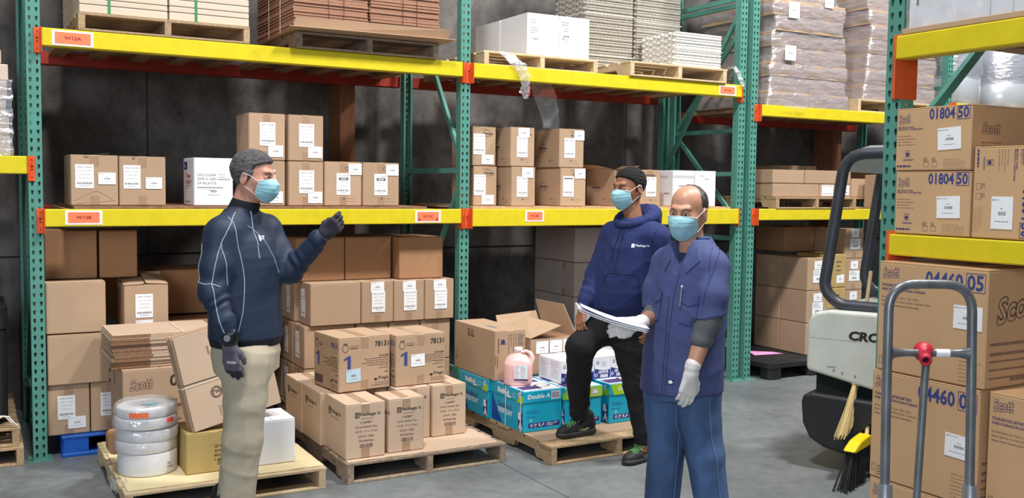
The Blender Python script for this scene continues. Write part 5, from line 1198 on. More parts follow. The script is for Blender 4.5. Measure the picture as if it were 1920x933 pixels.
p = lerp_path([(5.36, .0, 2.70, .03), (5.43, -.01, 2.715, .05), (5.455, -.03, 2.67, .06), (5.47, -.05, 2.60, .04), (5.49, -.058, 2.555, .05)])
film_strip('wisp of clear film at the right end of the fibre tray pallet', [q[:3] for q in p], [q[3] for q in p], 3)

# ================================================================== NEAREST RACK: TISSUE CARTONS
def scott_box(label, xa, y1, w, d, z0, h, code, sub, sty='04460', mk='kraft_tissue', st=None, turned=False, rs=0):
    """its printed face looks to -X; y1 is the far edge, w runs along -Y"""
    # build as a carton whose front faces -X: rotate by -90 degrees
    def pr(mb, FC, W, D, H):
        F = FC['front']
        if turned: F = Face(F.at(W, 0), (0, 0, 1), (-1, 0, 0)); F = Face(FC['front'].at(0, H), (0, 0, -1), (1, 0, 0)); W, H = H, W
        p_script(mb, F, W * .04, H * (.84 if sty == '04460' else .74), H * (.11 if sty == '04460' else .17), 'Scott', 'print_purple', mk, .10, width=W * .17)
        ch = H * (.135 if sty == '04460' else .175); p_text(mb, F, W * .455, H * (.815 if sty == '04460' else .80), ch, code, 'print_blue', .028, width=W * .335); p_frame(mb, F, W * .815, H * (.80 if sty == '04460' else .78), W * .165, ch * 1.2, .0022, 'print_blue'); p_text(mb, F, W * .825, H * (.815 if sty == '04460' else .80), ch, sub, 'print_blue', .025, width=W * .14)
        if sty == '04460':
            p_text(mb, F, W * .035, H * .775, .011, 'STANDARD ROLL BATHROOM TISSUE', 'print_purple', .02, width=W * .36); p_text(mb, F, W * .035, H * .735, .011, 'PAPIER HYGIENIQUE EN ROULEAU STANDARD', 'print_purple', .02, width=W * .42)
            p_text(mb, F, W * .035, H * .665, .010, 'Standard Bathroom Tissue  2-Ply  White', 'print_brown', 0, width=W * .36); p_text(mb, F, W * .035, H * .63, .010, 'Papier hygienique en rouleau standard  2 epaisseurs  Blanc', 'print_brown', 0, width=W * .47); p_lines(mb, F, W * .035, H * .60, W * .42, 1, .01, .004, 'print_faint')
            p_frame(mb, F, W * .03, H * .06, W * .035, .03, .0015, 'print_brown'); p_lines(mb, F, W * .08, H * .11, W * .10, 4, .011, .004, 'print_brown'); p_lines(mb, F, W * .78, H * .24, W * .19, 9, .014, .0018, 'print_faint')
            S_ = FC['right'] if False else FC['right']
        else:
            p_text(mb, F, W * .035, H * .685, .0065, 'MULTIFOLD TOWELS', 'print_purple', .02, width=W * .22); p_text(mb, F, W * .035, H * .652, .0065, 'ESSUIE-TOUT A PLIS MULTIPLES', 'print_purple', .02, width=W * .34)
            p_lines(mb, F, W * .035, H * .55, W * .3, 4, .011, .0025, 'print_faint')
            p_frame(mb, F, W * .145, H * .22, .020, .026, .0015, 'print_purple'); p_disc(mb, F, W * .175, H * .265, .008, 'print_purple', 6); p_rect(mb, F, W * .11, H * .18, W * .15, .0015, 'print_purple'); p_rect(mb, F, W * .12, H * .165, W * .13, .0015, 'print_purple'); p_lines(mb, F, W * .03, H * .06, W * .32, 1, .01, .007, 'print_purple')
            for u in (.40, .51): p_frame(mb, F, W * u, H * .06, .022, .020, .001, 'print_brown'); p_lines(mb, F, W * u, H * .19, .022, 3, .006, .0025, 'print_brown')
            p_lines(mb, F, W * .66, H * .17, W * .3, 5, .008, .0013, 'print_faint')
        S_ = FC['right']; 
        if sty == '04460': p_script(mb, S_, D * .12, H * .52, H * .24, 'Scott', 'print_brown', mk, .16, width=D * .55); p_lines(mb, S_, D * .05, H * .36, D * .85, 2, .035, .011, 'print_faint'); p_lines(mb, S_, D * .05, H * .22, D * .85, 3, .03, .007, 'print_faint'); p_lines(mb, S_, D * .3, H * .05, D * .5, 1, .03, .012, 'print_faint')
        else: p_script(mb, S_, D * .12, H * .55, H * .2, 'Scott', 'print_brown', mk, 0, width=D * .22); p_lines(mb, S_, D * .12, H * .42, D * .25, 2, .012, .004, 'print_faint')
    W = w; 
    # carton() builds around its centre, so place then rotate
    cx = xa + d / 2; cy = y1 - w / 2
    o = carton(label, cx - W / 2, cx + W / 2, cy - d / 2, d, z0, z0 + h, mk, cat='tissue carton', prints=pr, tapes=(), seam='x', rot=-90 + rs, name='tissue_carton', stickers=st or (), jig=.2)
    return o
ZL = 1.5115
scott_box('01804 50 towel carton, upper of the two beside the near green post', 2.842, -3.792, .330, .50, ZL + .2435, .242, '01804', '50', '01804', st=[('front', .192, .075, .098, .082, dict(kind='ship', rot=.05))])
scott_box('01804 50 towel carton, lower of the two beside the near green post', 2.842, -3.798, .330, .50, ZL, .242, '01804', '50', '01804', st=[('front', .192, .065, .098, .082, dict(kind='ship', rot=.03))])
scott_box('01804 50 towel carton standing on end at the right edge', 2.842, -4.134, .242, .50, ZL, .330, '01804', '50', '01804', turned=True, st=[('front', .078, .035, .082, .115, dict(kind='ship'))])
pallet('pallet on the floor under the 04460 tissue cartons at the right edge', 2.77, 3.80, -4.99, -3.78, 0, .122, 'wood', seed=16)
for k, lab in enumerate(('lowest', 'middle', 'topmost, crossed by the hand truck loop')):
    if k < 2: scott_box('04460 05 tissue carton, %s of the nearest column behind the hand truck' % lab, 2.764, -3.790 + (.004 if k == 1 else 0), .470, .49, .1235 + k * .428, .4265, '04460', '05', st=[('front', .335, .165, .115, .085, dict(kind='ship', rot=-.02))])
    else: scott_box('04460 05 tissue carton, %s' % lab, 2.770, -3.796, .468, .49, .1235 + k * .428, .4265, '04460', '05', st=[('front', .335, .205, .115, .085, dict(kind='ship'))])
for k, lab in enumerate(('lower', 'upper')): scott_box('Scott tissue carton at the very right edge, %s of two' % lab, 2.790, -4.270, .470, .49, .1235 + k * .428, .4265, '04460', '05')

# white wrapped goods above
t = empty('wrapped_load', (2.868, -3.806, 2.2815), -pi / 2, label='white cartons in glossy stretch film above the nearest yellow beam', cat='shrink-wrapped load')
b = MB(); b.cbox(.0, 1.02, -.03, .95, .0, .022, 'kraft', .003); b.build('cardboard_tray', t)
x = .006
for i, w_ in enumerate((.345, .088, .082, .11, .13, .12, .12)):
    b = MB(); b.cbox(x, x + w_ - .003, .0, .45, .023, .75, 'white_card', .004)
    if i == 0: F = Face((x, 0, .023), (1, 0, 0), (0, 0, 1)); p_rect(b, F, .034, .085, .010, .10, 'print_black'); 
    b.build('carton', t); x += w_
b = MB(); V = []; F = []; rs = np.random.RandomState(4); nx, nz = 60, 30
for r_ in range(nz + 1):
    for j in range(nx + 1):
        u = 1.01 * j / nx; am = .004 if u < .36 else .0015; V.append((u, -.010 + am * (sin(r_ * 1.3 + j * .6) + sin(r_ * .5 - j * 1.1)) + rs.uniform(-.0012, .0012), .015 + .72 * r_ / nz))
for r_ in range(nz):
    for j in range(nx): a = r_ * (nx + 1) + j; F.append((a, a + 1, a + nx + 2, a + nx + 1))
b.add(V, F, 'clear_film', True); b.build('stretch_film', t)

# ================================================================== FORKLIFT (in its own frame: x = along the body towards the right, y = away)
FK = empty('forklift', (4.095, -2.185, 0), rad(-66), label='grey and black forklift marked CROWN standing behind the stacked tissue cartons', cat='forklift')
# local x runs along the visible flank, -y is the outward side
b = MB()
def rbox_profile(P, x0, x1, m, r_, mb, lens=8):
    pass
prof = [(.0, .600), (.0, .87), (.015, .915), (.05, .945), (.13, .962), (1.5, .972), (1.5, .42), (.45, .505), (.015, .588)][::-1]
b.prism(prof, 'y', 0, 1.0, 'truck_body'); 
body = b.build('counterweight', FK, fix=True); bv = body.modifiers.new('bevel', 'BEVEL'); bv.width = .022; bv.segments = 3; bv.limit_method = 'ANGLE'
b = MB(); F = Face((0, 0, 0), (1, 0, 0), (0, 0, 1))
p_text(b, F, .250, .795, .058, 'CROWN', 'print_black', .05, shear=.12, width=.34, e=.0012); p_lines(b, F, .13, .62, .06, 1, .01, .010, 'print_grey', e=.001)
for u, v in ((.165, .595), (.29, .575), (.215, .585)): p_rect(b, F, u, v, .010, .018, 'print_grey', .001)
p_lines(b, F, .02, .79, .3, 1, .02, .002, 'print_grey', e=.001); b.build('maker_mark', FK)
b = MB(); b.prism([(.05, .42), (1.5, .38), (1.5, .50), (.05, .585)], 'y', .05, .95, 'hole'); b.build('chassis', FK, fix=True)
b = MB(); P = [(-.005, .36), (.01, .395), (.06, .405), (1.5, .37), (1.5, .09)]
arc = [(.545 + .225 * cos(rad(a)), .145 + .225 * sin(rad(a))) for a in range(0, 181, 15)]
P = [(-.012, .40), (.0, .445), (.05, .458), (1.5, .43), (1.5, .12), (.80, .12)] + arc + [(.32, .105), (.13, .140), (.045, .185), (.0, .27)]
b.prism(P[::-1], 'y', -.035, 1.035, 'truck_skirt'); sk = b.build('skirt', FK, fix=True); bv = sk.modifiers.new('bevel', 'BEVEL'); bv.width = .018; bv.segments = 3; bv.limit_method = 'ANGLE'; bv.angle_limit = rad(40)
for (wx, wr, ys) in ((.545, .175, (.0, .82)), (1.35, .16, (.0, .82))):
    for wy in ys:
        b = MB(); b.lathe([(wr - .05, 0), (wr - .012, .004), (wr, .02), (wr, .13), (wr - .012, .146), (wr - .05, .15)], 'rubber', 40, Matrix.Translation((wx, wy, wr + .001)) @ Matrix.Rotation(-pi / 2, 4, 'X')); b.lathe([(.02, -.004), (.10, .0), (.125, .006)], 'truck_dark', 24, Matrix.Translation((wx, wy, wr + .001)) @ Matrix.Rotation(-pi / 2, 4, 'X')); b.build('wheel', FK)
# overhead guard: rear legs bend into the roof
def smooth_path(P, r_=.08, n=6):
    O = [Vector(P[0])]
    for i in range(1, len(P) - 1):
        a, p, c = Vector(P[i - 1]), Vector(P[i]), Vector(P[i + 1]); d1 = (a - p); d2 = (c - p); k = min(r_, d1.length * .45, d2.length * .45); s_ = p + d1.normalized() * k; e_ = p + d2.normalized() * k
        for t_ in range(n + 1): u = t_ / n; O.append(s_ * (1 - u) ** 2 + p * 2 * u * (1 - u) + e_ * u * u)
    O.append(Vector(P[-1])); return O
for y in (.10, .90):
    b = MB(); b.tube(smooth_path([(.62, y, .985), (.15, y, .99), (.060, y, 1.08), (.165, y, 1.895), (1.4, y, 1.915)], .13, 8), .034, 'truck_dark', 14); b.build('guard_leg', FK)
b = MB()
b.prism([(.13, 1.80), (.165, 1.79), (.22, 1.85), (.32, 1.875), (1.5, 1.88), (1.5, 1.955), (.30, 1.945), (.19, 1.91), (.145, 1.86)][::-1], 'y', .125, .875, 'truck_body'); b.build('guard_roof', FK, fix=True)
b = MB(); b.tube([(.48, .06, .96), (.48, .06, 1.87)], .026, 'black_plastic', 10); b.build('guard_post', FK)
b = MB(); b.lathe([(.001, 0), (.014, .002), (.018, .012), (.014, .02)], 'bolt', 16, Matrix.Translation((.455, .06, 1.865)) @ Matrix.Rotation(pi / 2, 4, 'X')); b.build('bolt', FK)
# mast and seat behind
for y in (.24, .70):
    b = MB(); b.cbox(.62, .72, y, y + .08, .10, 2.0, 'black_plastic', .006); b.build('mast_rail', FK)
b = MB(); b.tube(smooth_path([(.47, .30, .98), (.43, .28, 1.12), (.44, .28, 1.36), (.50, .28, 1.42)], .05), [.03] * 16 if False else .028, 'black_plastic', 10)
b.lathe([(.02, -.02), (.06, -.015), (.075, .05), (.07, .12), (.03, .14)], 'black_plastic', 18, Matrix.Translation((.455, .25, 1.17))); b.build('control_pod', FK)
b = MB(); b.cbox(.80, 1.20, .25, .75, .95, 1.08, 'black_plastic', .03); b.cbox(1.18, 1.28, .25, .75, 1.0, 1.5, 'black_plastic', .03); b.build('seat', FK)
for y in (.30, .66):
    b = MB(); b.cbox(1.5, 2.3, y, y + .1, .05, .09, 'truck_dark', .006); b.build('fork', FK)

# ================================================================== BROOM
BR = empty('broom', (3.955, -2.650, -.0), rad(20), label='upside-resting broom with a yellow cap and black bristles below the forklift, with a straw broom behind', cat='broom')
BR['label'] = 'broom with a yellow cap and black bristles on the floor in front of the forklift'
b = MB(); rs = random.Random(3)
for i in range(190):
    a = rs.uniform(-1, 1); y = rs.uniform(-.02, .02); x0 = .14 + a * .10; top = .232 - .01 * abs(a)
    x1 = x0 - .03 - .11 * (.5 - a * .5) + rs.uniform(-.015, .015); b.tube([(x0, y, top), (x0 - .01 - .03 * (.5 - a * .5), y * 1.3, .16), (x1, y * 1.9 + rs.uniform(-.01, .01), .004)], [.0035, .003, .0022], 'bristle', 4, caps=False)
o = b.build('bristles', BR); o['kind'] = 'stuff'
b = MB(); b.prism([(.0, .215), (.04, .202), (.30, .210), (.30, .255), (.24, .275), (.16, .268), (.10, .26), (.03, .232)], 'y', -.035, .035, 'broom_yellow'); o = b.build('cap', BR, fix=True); bv = o.modifiers.new('bevel', 'BEVEL'); bv.width = .012; bv.segments = 3
b = MB(); b.tube([(.27, .0, .25), (.68, .08, .90)], .012, 'wood_new', 10); b.build('handle', BR)
BS = empty('straw_broom', (4.00, -2.58, 0), rad(20), label='straw broom head fanning down behind the yellow-capped broom', cat='broom')
b = MB()
for i in range(170):
    a = rs.uniform(-1, 1); y = rs.uniform(-.02, .02); b.tube([(.115 + a * .085, .05 + y * 1.6, .235 + .05 * (a + 1) * .5 + rs.uniform(0, .03)), (.20 + a * .045, .05 + y, .40), (.285 + a * .018, .05 + y * .4, .56)], [.0018, .0022, .0022], 'straw', 4, caps=False)
o = b.build('straw', BS); o['kind'] = 'stuff'
b = MB(); b.tube([(.27, .05, .53), (.32, .055, .63)], [.026, .016], 'strap', 12); b.build('binding', BS)
b = MB(); b.tube([(.31, .055, .61), (.62, .11, 1.18)], .012, 'wood_new', 10); b.build('handle', BS)

# ================================================================== HAND TRUCK
HT = empty('hand_truck', (2.10, -4.42, 0), rad(-29.5), label='grey steel hand truck with a red grip on its crossbar, before the tissue cartons', cat='hand truck')
# local x from its left rail to its right rail, leaning slightly back (+y)
def L3(x, z, y=0): return (x, y + .05 * (z - .1), z)
W_ = .262
b = MB(); b.tube(smooth_path([L3(.0, .80), L3(.0, 1.05), L3(.003, 1.392), L3(W_ - .003, 1.392), L3(W_, 1.05), L3(W_, .80)], .085, 8), .0145, 'steel_tube', 16); b.tube([L3(.0, .80), L3(-.002, .10)], .0145, 'steel_tube', 14); b.tube([L3(W_, .80), L3(W_ + .002, .10)], .0145, 'steel_tube', 14); b.build('frame', HT)
b = MB(); b.tube([L3(.012, 1.180), L3(.035, 1.180), L3(.06, 1.180), L3(W_ - .06, 1.180), L3(W_ - .035, 1.180), L3(W_ - .012, 1.180)], [.020, .014, .0115, .0115, .014, .020], 'steel_tube', 14); b.build('crossbar', HT)
b = MB(); b.tube([L3(.148, 1.180, -.001), L3(.190, 1.180, -.001)], .0128, 'paper', 16, caps=True); b.build('rating_label', HT)
b = MB(); b.tube(smooth_path([L3(.122, 1.165, .0), L3(.118, 1.10, .002), L3(.095, .60, .004), L3(.09, .10, .004)], .1, 5), .0118, 'steel_tube', 12); b.build('centre_tube', HT)
b = MB(); MM = Matrix.Translation(Vector(L3(.118, 1.182, .014))) @ Matrix.Rotation(rad(100), 4, 'X') @ Matrix.Rotation(rad(-18), 4, 'Y')
b.lathe([(.0285, -.012), (.030, -.006), (.030, .010), (.024, .020), (.0175, .030), (.016, .072), (.018, .078), (.0175, .088), (.010, .090), (.009, .070)], 'red_plastic', 28, MM, cap=False); b.lathe([(.001, .071), (.0095, .071)], 'hole', 14, MM, cap=False); b.build('grip', HT)
for x in (0, W_):
    b = MB(); b.tube([L3(x, .775, -.004), L3(x, .74, -.004), L3(x - .003, .68, -.012), L3(x - .012, .60, -.028), L3(x - .014, .52, -.03)], [.021, .022, .022, .019, .015], 'aluminium', 14); b.build('rail_bracket', HT)
b = MB(); b.box(-.06, W_ + .06, -.24, .0, .008, .016, 'aluminium'); b.box(-.06, W_ + .06, -.002, .006, .008, .16, 'aluminium'); b.build('toe_plate', HT)
for x in (-.07, W_ + .07):
    b = MB(); b.lathe([(.03, -.028), (.10, -.03), (.125, -.02), (.125, .02), (.10, .03), (.03, .028)], 'rubber', 28, Matrix.Translation((x, .10, .126)) @ Matrix.Rotation(pi / 2, 4, 'Y')); b.build('wheel', HT)
b = MB(); b.tube([(-.10, .10, .126), (W_ + .10, .10, .126)], .010, 'steel_tube', 10); b.tube([(0, .01, .20), (0, .10, .126)], .008, 'steel_tube', 8); b.tube([(W_, .01, .20), (W_, .10, .126)], .008, 'steel_tube', 8); b.build('axle', HT)

# ================================================================== PEOPLE (smooth implicit bodies turned into meshes)
mat('skin_left', srgb(206, 148, 126), .5, nscale=30, namt=.05, spec=.4); mat('skin_hoodie', srgb(164, 112, 86), .5, nscale=30, namt=.06, spec=.45); mat('skin_bald', srgb(196, 144, 118), .42, nscale=30, namt=.05, spec=.5)
mat('hair_grey_black', srgb(36, 32, 34), .42, nscale=34, namt=.5, stretch=(1, 4, 4), bump=.8, bscale=150, ncol=srgb(122, 120, 124), detail=7); mat('hair_black', srgb(24, 20, 20), .85, nscale=160, namt=.5, bump=.9, bscale=240)
mat('hair_thin', srgb(34, 30, 32), .35, nscale=60, namt=.6, bump=.5, bscale=200, ncol=srgb(78, 70, 70)); mat('brow', srgb(58, 44, 40), .95)
mat('eye_white', srgb(220, 214, 208), .3); mat('iris', srgb(36, 24, 20), .2)
mat('mask_blue', srgb(156, 206, 220), .75, nscale=200, namt=.04); mat('mask_edge', srgb(206, 232, 238), .8); mat('ear_loop', srgb(236, 236, 236), .7)
mat('pullover', srgb(26, 42, 68), .62, nscale=40, namt=.12, bump=.12, bscale=300); mat('pullover_dark', srgb(14, 18, 28), .8); mat('piping', srgb(150, 166, 190), .6)
mat('khaki', srgb(176, 166, 146), .85, nscale=9, namt=.05, bump=.1, bscale=260); mat('glove_dark', srgb(48, 46, 58), .8, nscale=20, namt=.2, bump=.2, bscale=200); mat('glove_grey', srgb(92, 88, 102), .85, nscale=40, namt=.15); mat('watch', srgb(20, 22, 26), .3)
mat('hoodie', srgb(34, 46, 98), .9, nscale=50, namt=.08, bump=.15, bscale=300); mat('hoodie_in', srgb(24, 32, 70), .95); mat('black_cloth', srgb(19, 19, 22), .9, nscale=12, namt=.2, bump=.1, bscale=200)
mat('work_shirt', srgb(64, 74, 122), .8, nscale=14, namt=.07, bump=.15, bscale=260); mat('work_shirt_dark', srgb(48, 54, 96), .85); mat('undersleeve', srgb(92, 94, 98), .9, nscale=40, namt=.1)
mat('denim', srgb(70, 98, 142), .85, nscale=4, namt=.38, bump=.2, bscale=300, stretch=(2, 2, .6)); mat('denim_seam', srgb(112, 130, 160), .85); mat('latex', srgb(226, 222, 220), .45, nscale=14, namt=.04)
mat('shoe_black', srgb(30, 30, 33), .7, nscale=60, namt=.2); mat('shoe_sole', srgb(44, 45, 48), .6); mat('lace_green', srgb(92, 160, 92), .8); mat('swoosh', srgb(206, 214, 150), .5)

f32 = np.float32
def smin(a, b, k):
    if k <= 0: return np.minimum(a, b)
    h = np.maximum(k - np.abs(a - b), 0) / k; return np.minimum(a, b) - h * h * k * .25
class Cone:
    def __init__(s, a, b, r1, r2, k=.02, wr=None, sub=False): s.a = np.array(a, float); s.b = np.array(b, float); s.r1 = r1; s.r2 = r2; s.k = k; s.wr = wr; s.sub = sub; s.c = (s.a + s.b) / 2; s.R = np.linalg.norm(s.b - s.a) / 2 + max(r1, r2) + .02
    def d(s, P):
        ab = s.b - s.a; L2 = float(ab @ ab) + 1e-12; ap = P - s.a; t = np.clip(ap @ ab / L2, 0, 1); q = ap - t[:, None] * ab; r = s.r1 + (s.r2 - s.r1) * t
        if s.wr:
            am, fr, ph = s.wr; L = math.sqrt(L2); r = r + am * np.sin(t * L * fr + ph + 1.6 * np.sin(ap[:, 0] * 30 + ap[:, 1] * 22)) * (.5 + .5 * np.sin(t * L * fr * .37 + ph * 2 + ap[:, 1] * 25))
        return np.sqrt((q * q).sum(1)) - r
class Ell:
    def __init__(s, c, r, k=.02, M=None, sub=False): s.c = np.array(c, float); s.r = np.array(r, float); s.k = k; s.M = M; s.sub = sub; s.R = float(max(s.r)) + .02
    def d(s, P):
        q = P - s.c
        if s.M is not None: q = q @ s.M
        k0 = np.sqrt(((q / s.r) ** 2).sum(1)); k1 = np.sqrt(((q / (s.r ** 2)) ** 2).sum(1)) + 1e-9; return k0 * (k0 - 1) / k1
class Loft:
    """stack of superellipse slices (z, cx, cy, half width along s, half depth along f)"""
    def __init__(s, rows, f, k=.03, e=2.3, sub=False):
        rows = np.array(rows, float); s.z, s.cx, s.cy, s.hw, s.hd = rows.T; s.f = np.array(f, float) / np.linalg.norm(f); s.sd = np.array([-s.f[1], s.f[0]]); s.k = k; s.e = e; s.sub = sub
        s.c = np.array([s.cx.mean(), s.cy.mean(), (s.z[0] + s.z[-1]) / 2]); s.R = math.hypot((s.z[-1] - s.z[0]) / 2, s.hw.max() + abs(s.cx - s.cx.mean()).max()) + .03
    def d(s, P):
        z = P[:, 2]; cx = np.interp(z, s.z, s.cx); cy = np.interp(z, s.z, s.cy); hw = np.interp(z, s.z, s.hw); hd = np.interp(z, s.z, s.hd)
        x = P[:, 0] - cx; y = P[:, 1] - cy; a = np.abs(x * s.sd[0] + y * s.sd[1]) / hw; b = np.abs(x * s.f[0] + y * s.f[1]) / hd
        rr = (a ** s.e + b ** s.e + 1e-12) ** (1 / s.e); rad_ = np.sqrt(x * x + y * y) + 1e-6; d2 = (rr - 1) * np.minimum(rad_ / np.maximum(rr, .2), np.maximum(hw, hd)) * .92
        dz = np.maximum(z - s.z[-1], s.z[0] - z); o = np.maximum(d2, dz); m = (d2 > 0) & (dz > 0); o[m] = np.sqrt(d2[m] ** 2 + dz[m] ** 2); return o
class Group:
    """primitives given in a local frame: M maps local -> world (4x4)"""
    def __init__(s, prims, M, k=.012, R=.16, cen=(0, 0, 0), sub=False, extra=None):
        s.p = prims; s.Mi = np.array(M.inverted()); s.k = k; s.R = R; s.sub = sub; s.extra = extra; s.c = np.array((M @ Vector(cen))[:])
    def d(s, P):
        Q = P @ s.Mi[:3, :3].T + s.Mi[:3, 3]; d = combine(s.p, Q)
        return s.extra(Q, d) if s.extra else d
def combine(prims, P, sel=None):
    d = None
    for i, p in enumerate(prims):
        if sel is not None and not sel[i]: continue
        e = p.d(P)
        if d is None: d = e if not p.sub else np.full(len(P), 9.)
        elif p.sub: h = np.maximum(p.k - np.abs(d + e), 0) / max(p.k, 1e-6); d = np.maximum(d, -e) + h * h * p.k * .25
        else: d = smin(d, e, p.k)
    return d
class Cut:
    """a set of primitives trimmed by a function before it joins the rest"""
    def __init__(s, prims, fn, k=.02): s.p = prims; s.fn = fn; s.k = k; s.sub = False; s.c = np.mean([p.c for p in prims], 0); s.R = max(np.linalg.norm(p.c - s.c) + p.R for p in prims)
    def d(s, P): return np.maximum(combine(s.p, P), s.fn(P))
class Shape:
    def __init__(s, prims, post=None, cuts=(), pad=.0): s.p = prims; s.post = post; s.cuts = cuts; s.pad = pad
    def d(s, P, sel=None):
        P = np.asarray(P, float); d = combine(s.p, P, sel)
        if d is None: d = np.full(len(P), .2)
        if s.post is not None: d = s.post(P, d)
        for c in s.cuts: d = np.maximum(d, c(P))
        return d
    def mesh(s, h):
        pos = [p for p in s.p if not p.sub]
        lo = np.min([p.c - p.R for p in pos], 0) - 3 * h; hi = np.max([p.c + p.R for p in pos], 0) + 3 * h
        B = 12; n = np.ceil((hi - lo) / h / B).astype(int); N = n * B + 1; G = np.full(tuple(N), .1, f32)
        bx = np.stack(np.meshgrid(*[np.arange(k) for k in n], indexing='ij'), -1).reshape(-1, 3); cen = lo + (bx * B + B / 2) * h; hd = B * h * .87
        D0 = s.d(cen); off = np.stack(np.meshgrid(*[np.arange(B + 1)] * 3, indexing='ij'), -1).reshape(-1, 3)
        dist = np.stack([np.linalg.norm(cen - p.c, axis=1) - p.R for p in s.p], 1)
        for i in range(len(bx)):
            o = bx[i] * B
            if abs(D0[i]) > hd * 1.25 + .022:
                G[o[0]:o[0] + B + 1, o[1]:o[1] + B + 1, o[2]:o[2] + B + 1] = .1 if D0[i] > 0 else -.1; continue
        for i in range(len(bx)):
            if abs(D0[i]) > hd * 1.25 + .022: continue
            o = bx[i] * B; sel = dist[i] < hd + .03; P = lo + (o + off) * h
            G[o[0]:o[0] + B + 1, o[1]:o[1] + B + 1, o[2]:o[2] + B + 1] = s.d(P, sel).reshape(B + 1, B + 1, B + 1)
        return nets(G, lo, h)
def nets(G, lo, h):
    S = G < 0; nx, ny, nz = G.shape
    c = [S[a:nx - 1 + a, b:ny - 1 + b, e:nz - 1 + e] for a in (0, 1) for b in (0, 1) for e in (0, 1)]
    su = sum(x.astype(np.int8) for x in c); act = (su > 0) & (su < 8); I = np.argwhere(act); idx = np.full(act.shape, -1, np.int32); idx[act] = np.arange(len(I))
    acc = np.zeros((len(I), 3)); cnt = np.zeros(len(I)); corners = [(a, b, e) for a in (0, 1) for b in (0, 1) for e in (0, 1)]
    val = {q: G[I[:, 0] + q[0], I[:, 1] + q[1], I[:, 2] + q[2]].astype(float) for q in corners}
    for q in corners:
        for ax in range(3):
            if q[ax] == 0:
                r = list(q); r[ax] = 1; r = tuple(r); va, vb = val[q], val[r]; m = (va < 0) != (vb < 0); t = np.where(m, va / np.where(m, va - vb, 1), 0)
                p = np.tile(np.array(q, float), (len(I), 1)); p[:, ax] = t; acc += p * m[:, None]; cnt += m
    V = lo + (I + acc / np.maximum(cnt, 1)[:, None]) * h; F = []
    for ax in range(3):
        sl0 = [slice(None)] * 3; sl1 = [slice(None)] * 3; sl0[ax] = slice(0, -1); sl1[ax] = slice(1, None)
        a, b = S[tuple(sl0)], S[tuple(sl1)]; E = np.argwhere(a != b); o1, o2 = [(1, 2), (2, 0), (0, 1)][ax]
        E = E[(E[:, o1] > 0) & (E[:, o2] > 0) & (E[:, o1] < idx.shape[o1]) & (E[:, o2] < idx.shape[o2]) & (E[:, ax] < idx.shape[ax])]
        e = np.eye(3, dtype=int); Q = [idx[tuple((E - dd).T)] for dd in (0 * e[0], e[o1], e[o1] + e[o2], e[o2])]; Q = np.stack(Q, 1)
        ins = a[tuple(E.T)]; Q[~ins] = Q[~ins][:, ::-1]; Q = Q[(Q >= 0).all(1)]; F.append(Q)
    return V, np.concatenate(F)
def sdf_obj(name, shape, h, m, parent=None, mats=None, sm=1):
    V, F = shape.mesh(h); me = bpy.data.meshes.new(name); me.vertices.add(len(V)); me.vertices.foreach_set('co', V.astype(f32).ravel())
    me.loops.add(F.size); me.loops.foreach_set('vertex_index', F.astype(np.int32).ravel()); me.polygons.add(len(F)); me.polygons.foreach_set('loop_start', np.arange(0, F.size, 4, dtype=np.int32)); me.polygons.foreach_set('loop_total', np.full(len(F), 4, np.int32))
    me.polygons.foreach_set('use_smooth', np.ones(len(F), bool)); me.materials.append(MAT[m])
    if mats:
        cen = V[F].mean(1)
        for k, (mn, fn) in enumerate(mats): me.materials.append(MAT[mn])
        mi = np.zeros(len(F), np.int32)
        for k, (mn, fn) in enumerate(mats): mi[fn(cen)] = k + 1
        me.polygons.foreach_set('material_index', mi)
    me.update(calc_edges=True); me.validate()
    o = bpy.data.objects.new(name, me); COL.objects.link(o)
    if parent is not None: o.parent = parent
    return o
def snap(shape, P, off=.002, it=6):
    P = np.array(P, float)
    for _ in range(it):
        d = shape.d(P); e = 1e-3; g = np.stack([shape.d(P + np.eye(3)[i] * e) - d for i in range(3)], 1) / e; g /= np.maximum(np.linalg.norm(g, axis=1), .2)[:, None]; P = P - g * np.clip(d - off, -.03, .03)[:, None]
    return P
def cast(shape, P, dr, off=.002):
    P = np.array(P, float); dr = np.array(dr, float); dr /= np.linalg.norm(dr); P = P - dr * .35; live = np.ones(len(P), bool)
    for _ in range(60): d = shape.d(P); P = P + dr * np.clip(d - off, -.02, .05)[:, None] * .8
    return P
def surf_tube(name, shape, pts, r, m, parent, n=40, off=.001):
    P = []; K = len(pts) - 1
    for i in range(n + 1):
        t = i / n * K; k = min(int(t), K - 1); u = t - k; p0 = np.array(pts[max(k - 1, 0)]); p1 = np.array(pts[k]); p2 = np.array(pts[k + 1]); p3 = np.array(pts[min(k + 2, K)])
        P.append(.5 * ((2 * p1) + (-p0 + p2) * u + (2 * p0 - 5 * p1 + 4 * p2 - p3) * u * u + (-p0 + 3 * p1 - 3 * p2 + p3) * u ** 3))
    P = snap(shape, P, off); b = MB(); b.tube([tuple(p) for p in P], r, m, 6); return b.build(name, parent)
def surf_text(name, shape, org, u, v, dr, t, h, m, parent, width=None, bold=.02, extra=None, off=.0015):
    V, F = text_mesh(t, bold) if t else (np.zeros((0, 2)), []); b = MB(); u = np.array(u, float); v = np.array(v, float); org = np.array(org, float)
    parts = []
    if len(V): s = h / V[:, 1].max(); sx = s if width is None else width / V[:, 0].max(); parts.append((V * [sx, s], F, m))
    for (poly, pm) in (extra or []): parts.append((np.array(poly, float), [list(range(len(poly)))], pm))
    for k, (Q, Fc, mm) in enumerate(parts): P = cast(shape, org + Q[:, :1] * u + Q[:, 1:] * v, dr, off + .0006 * k); b.add([tuple(p) for p in P], Fc, mm)
    return b.build(name, parent)
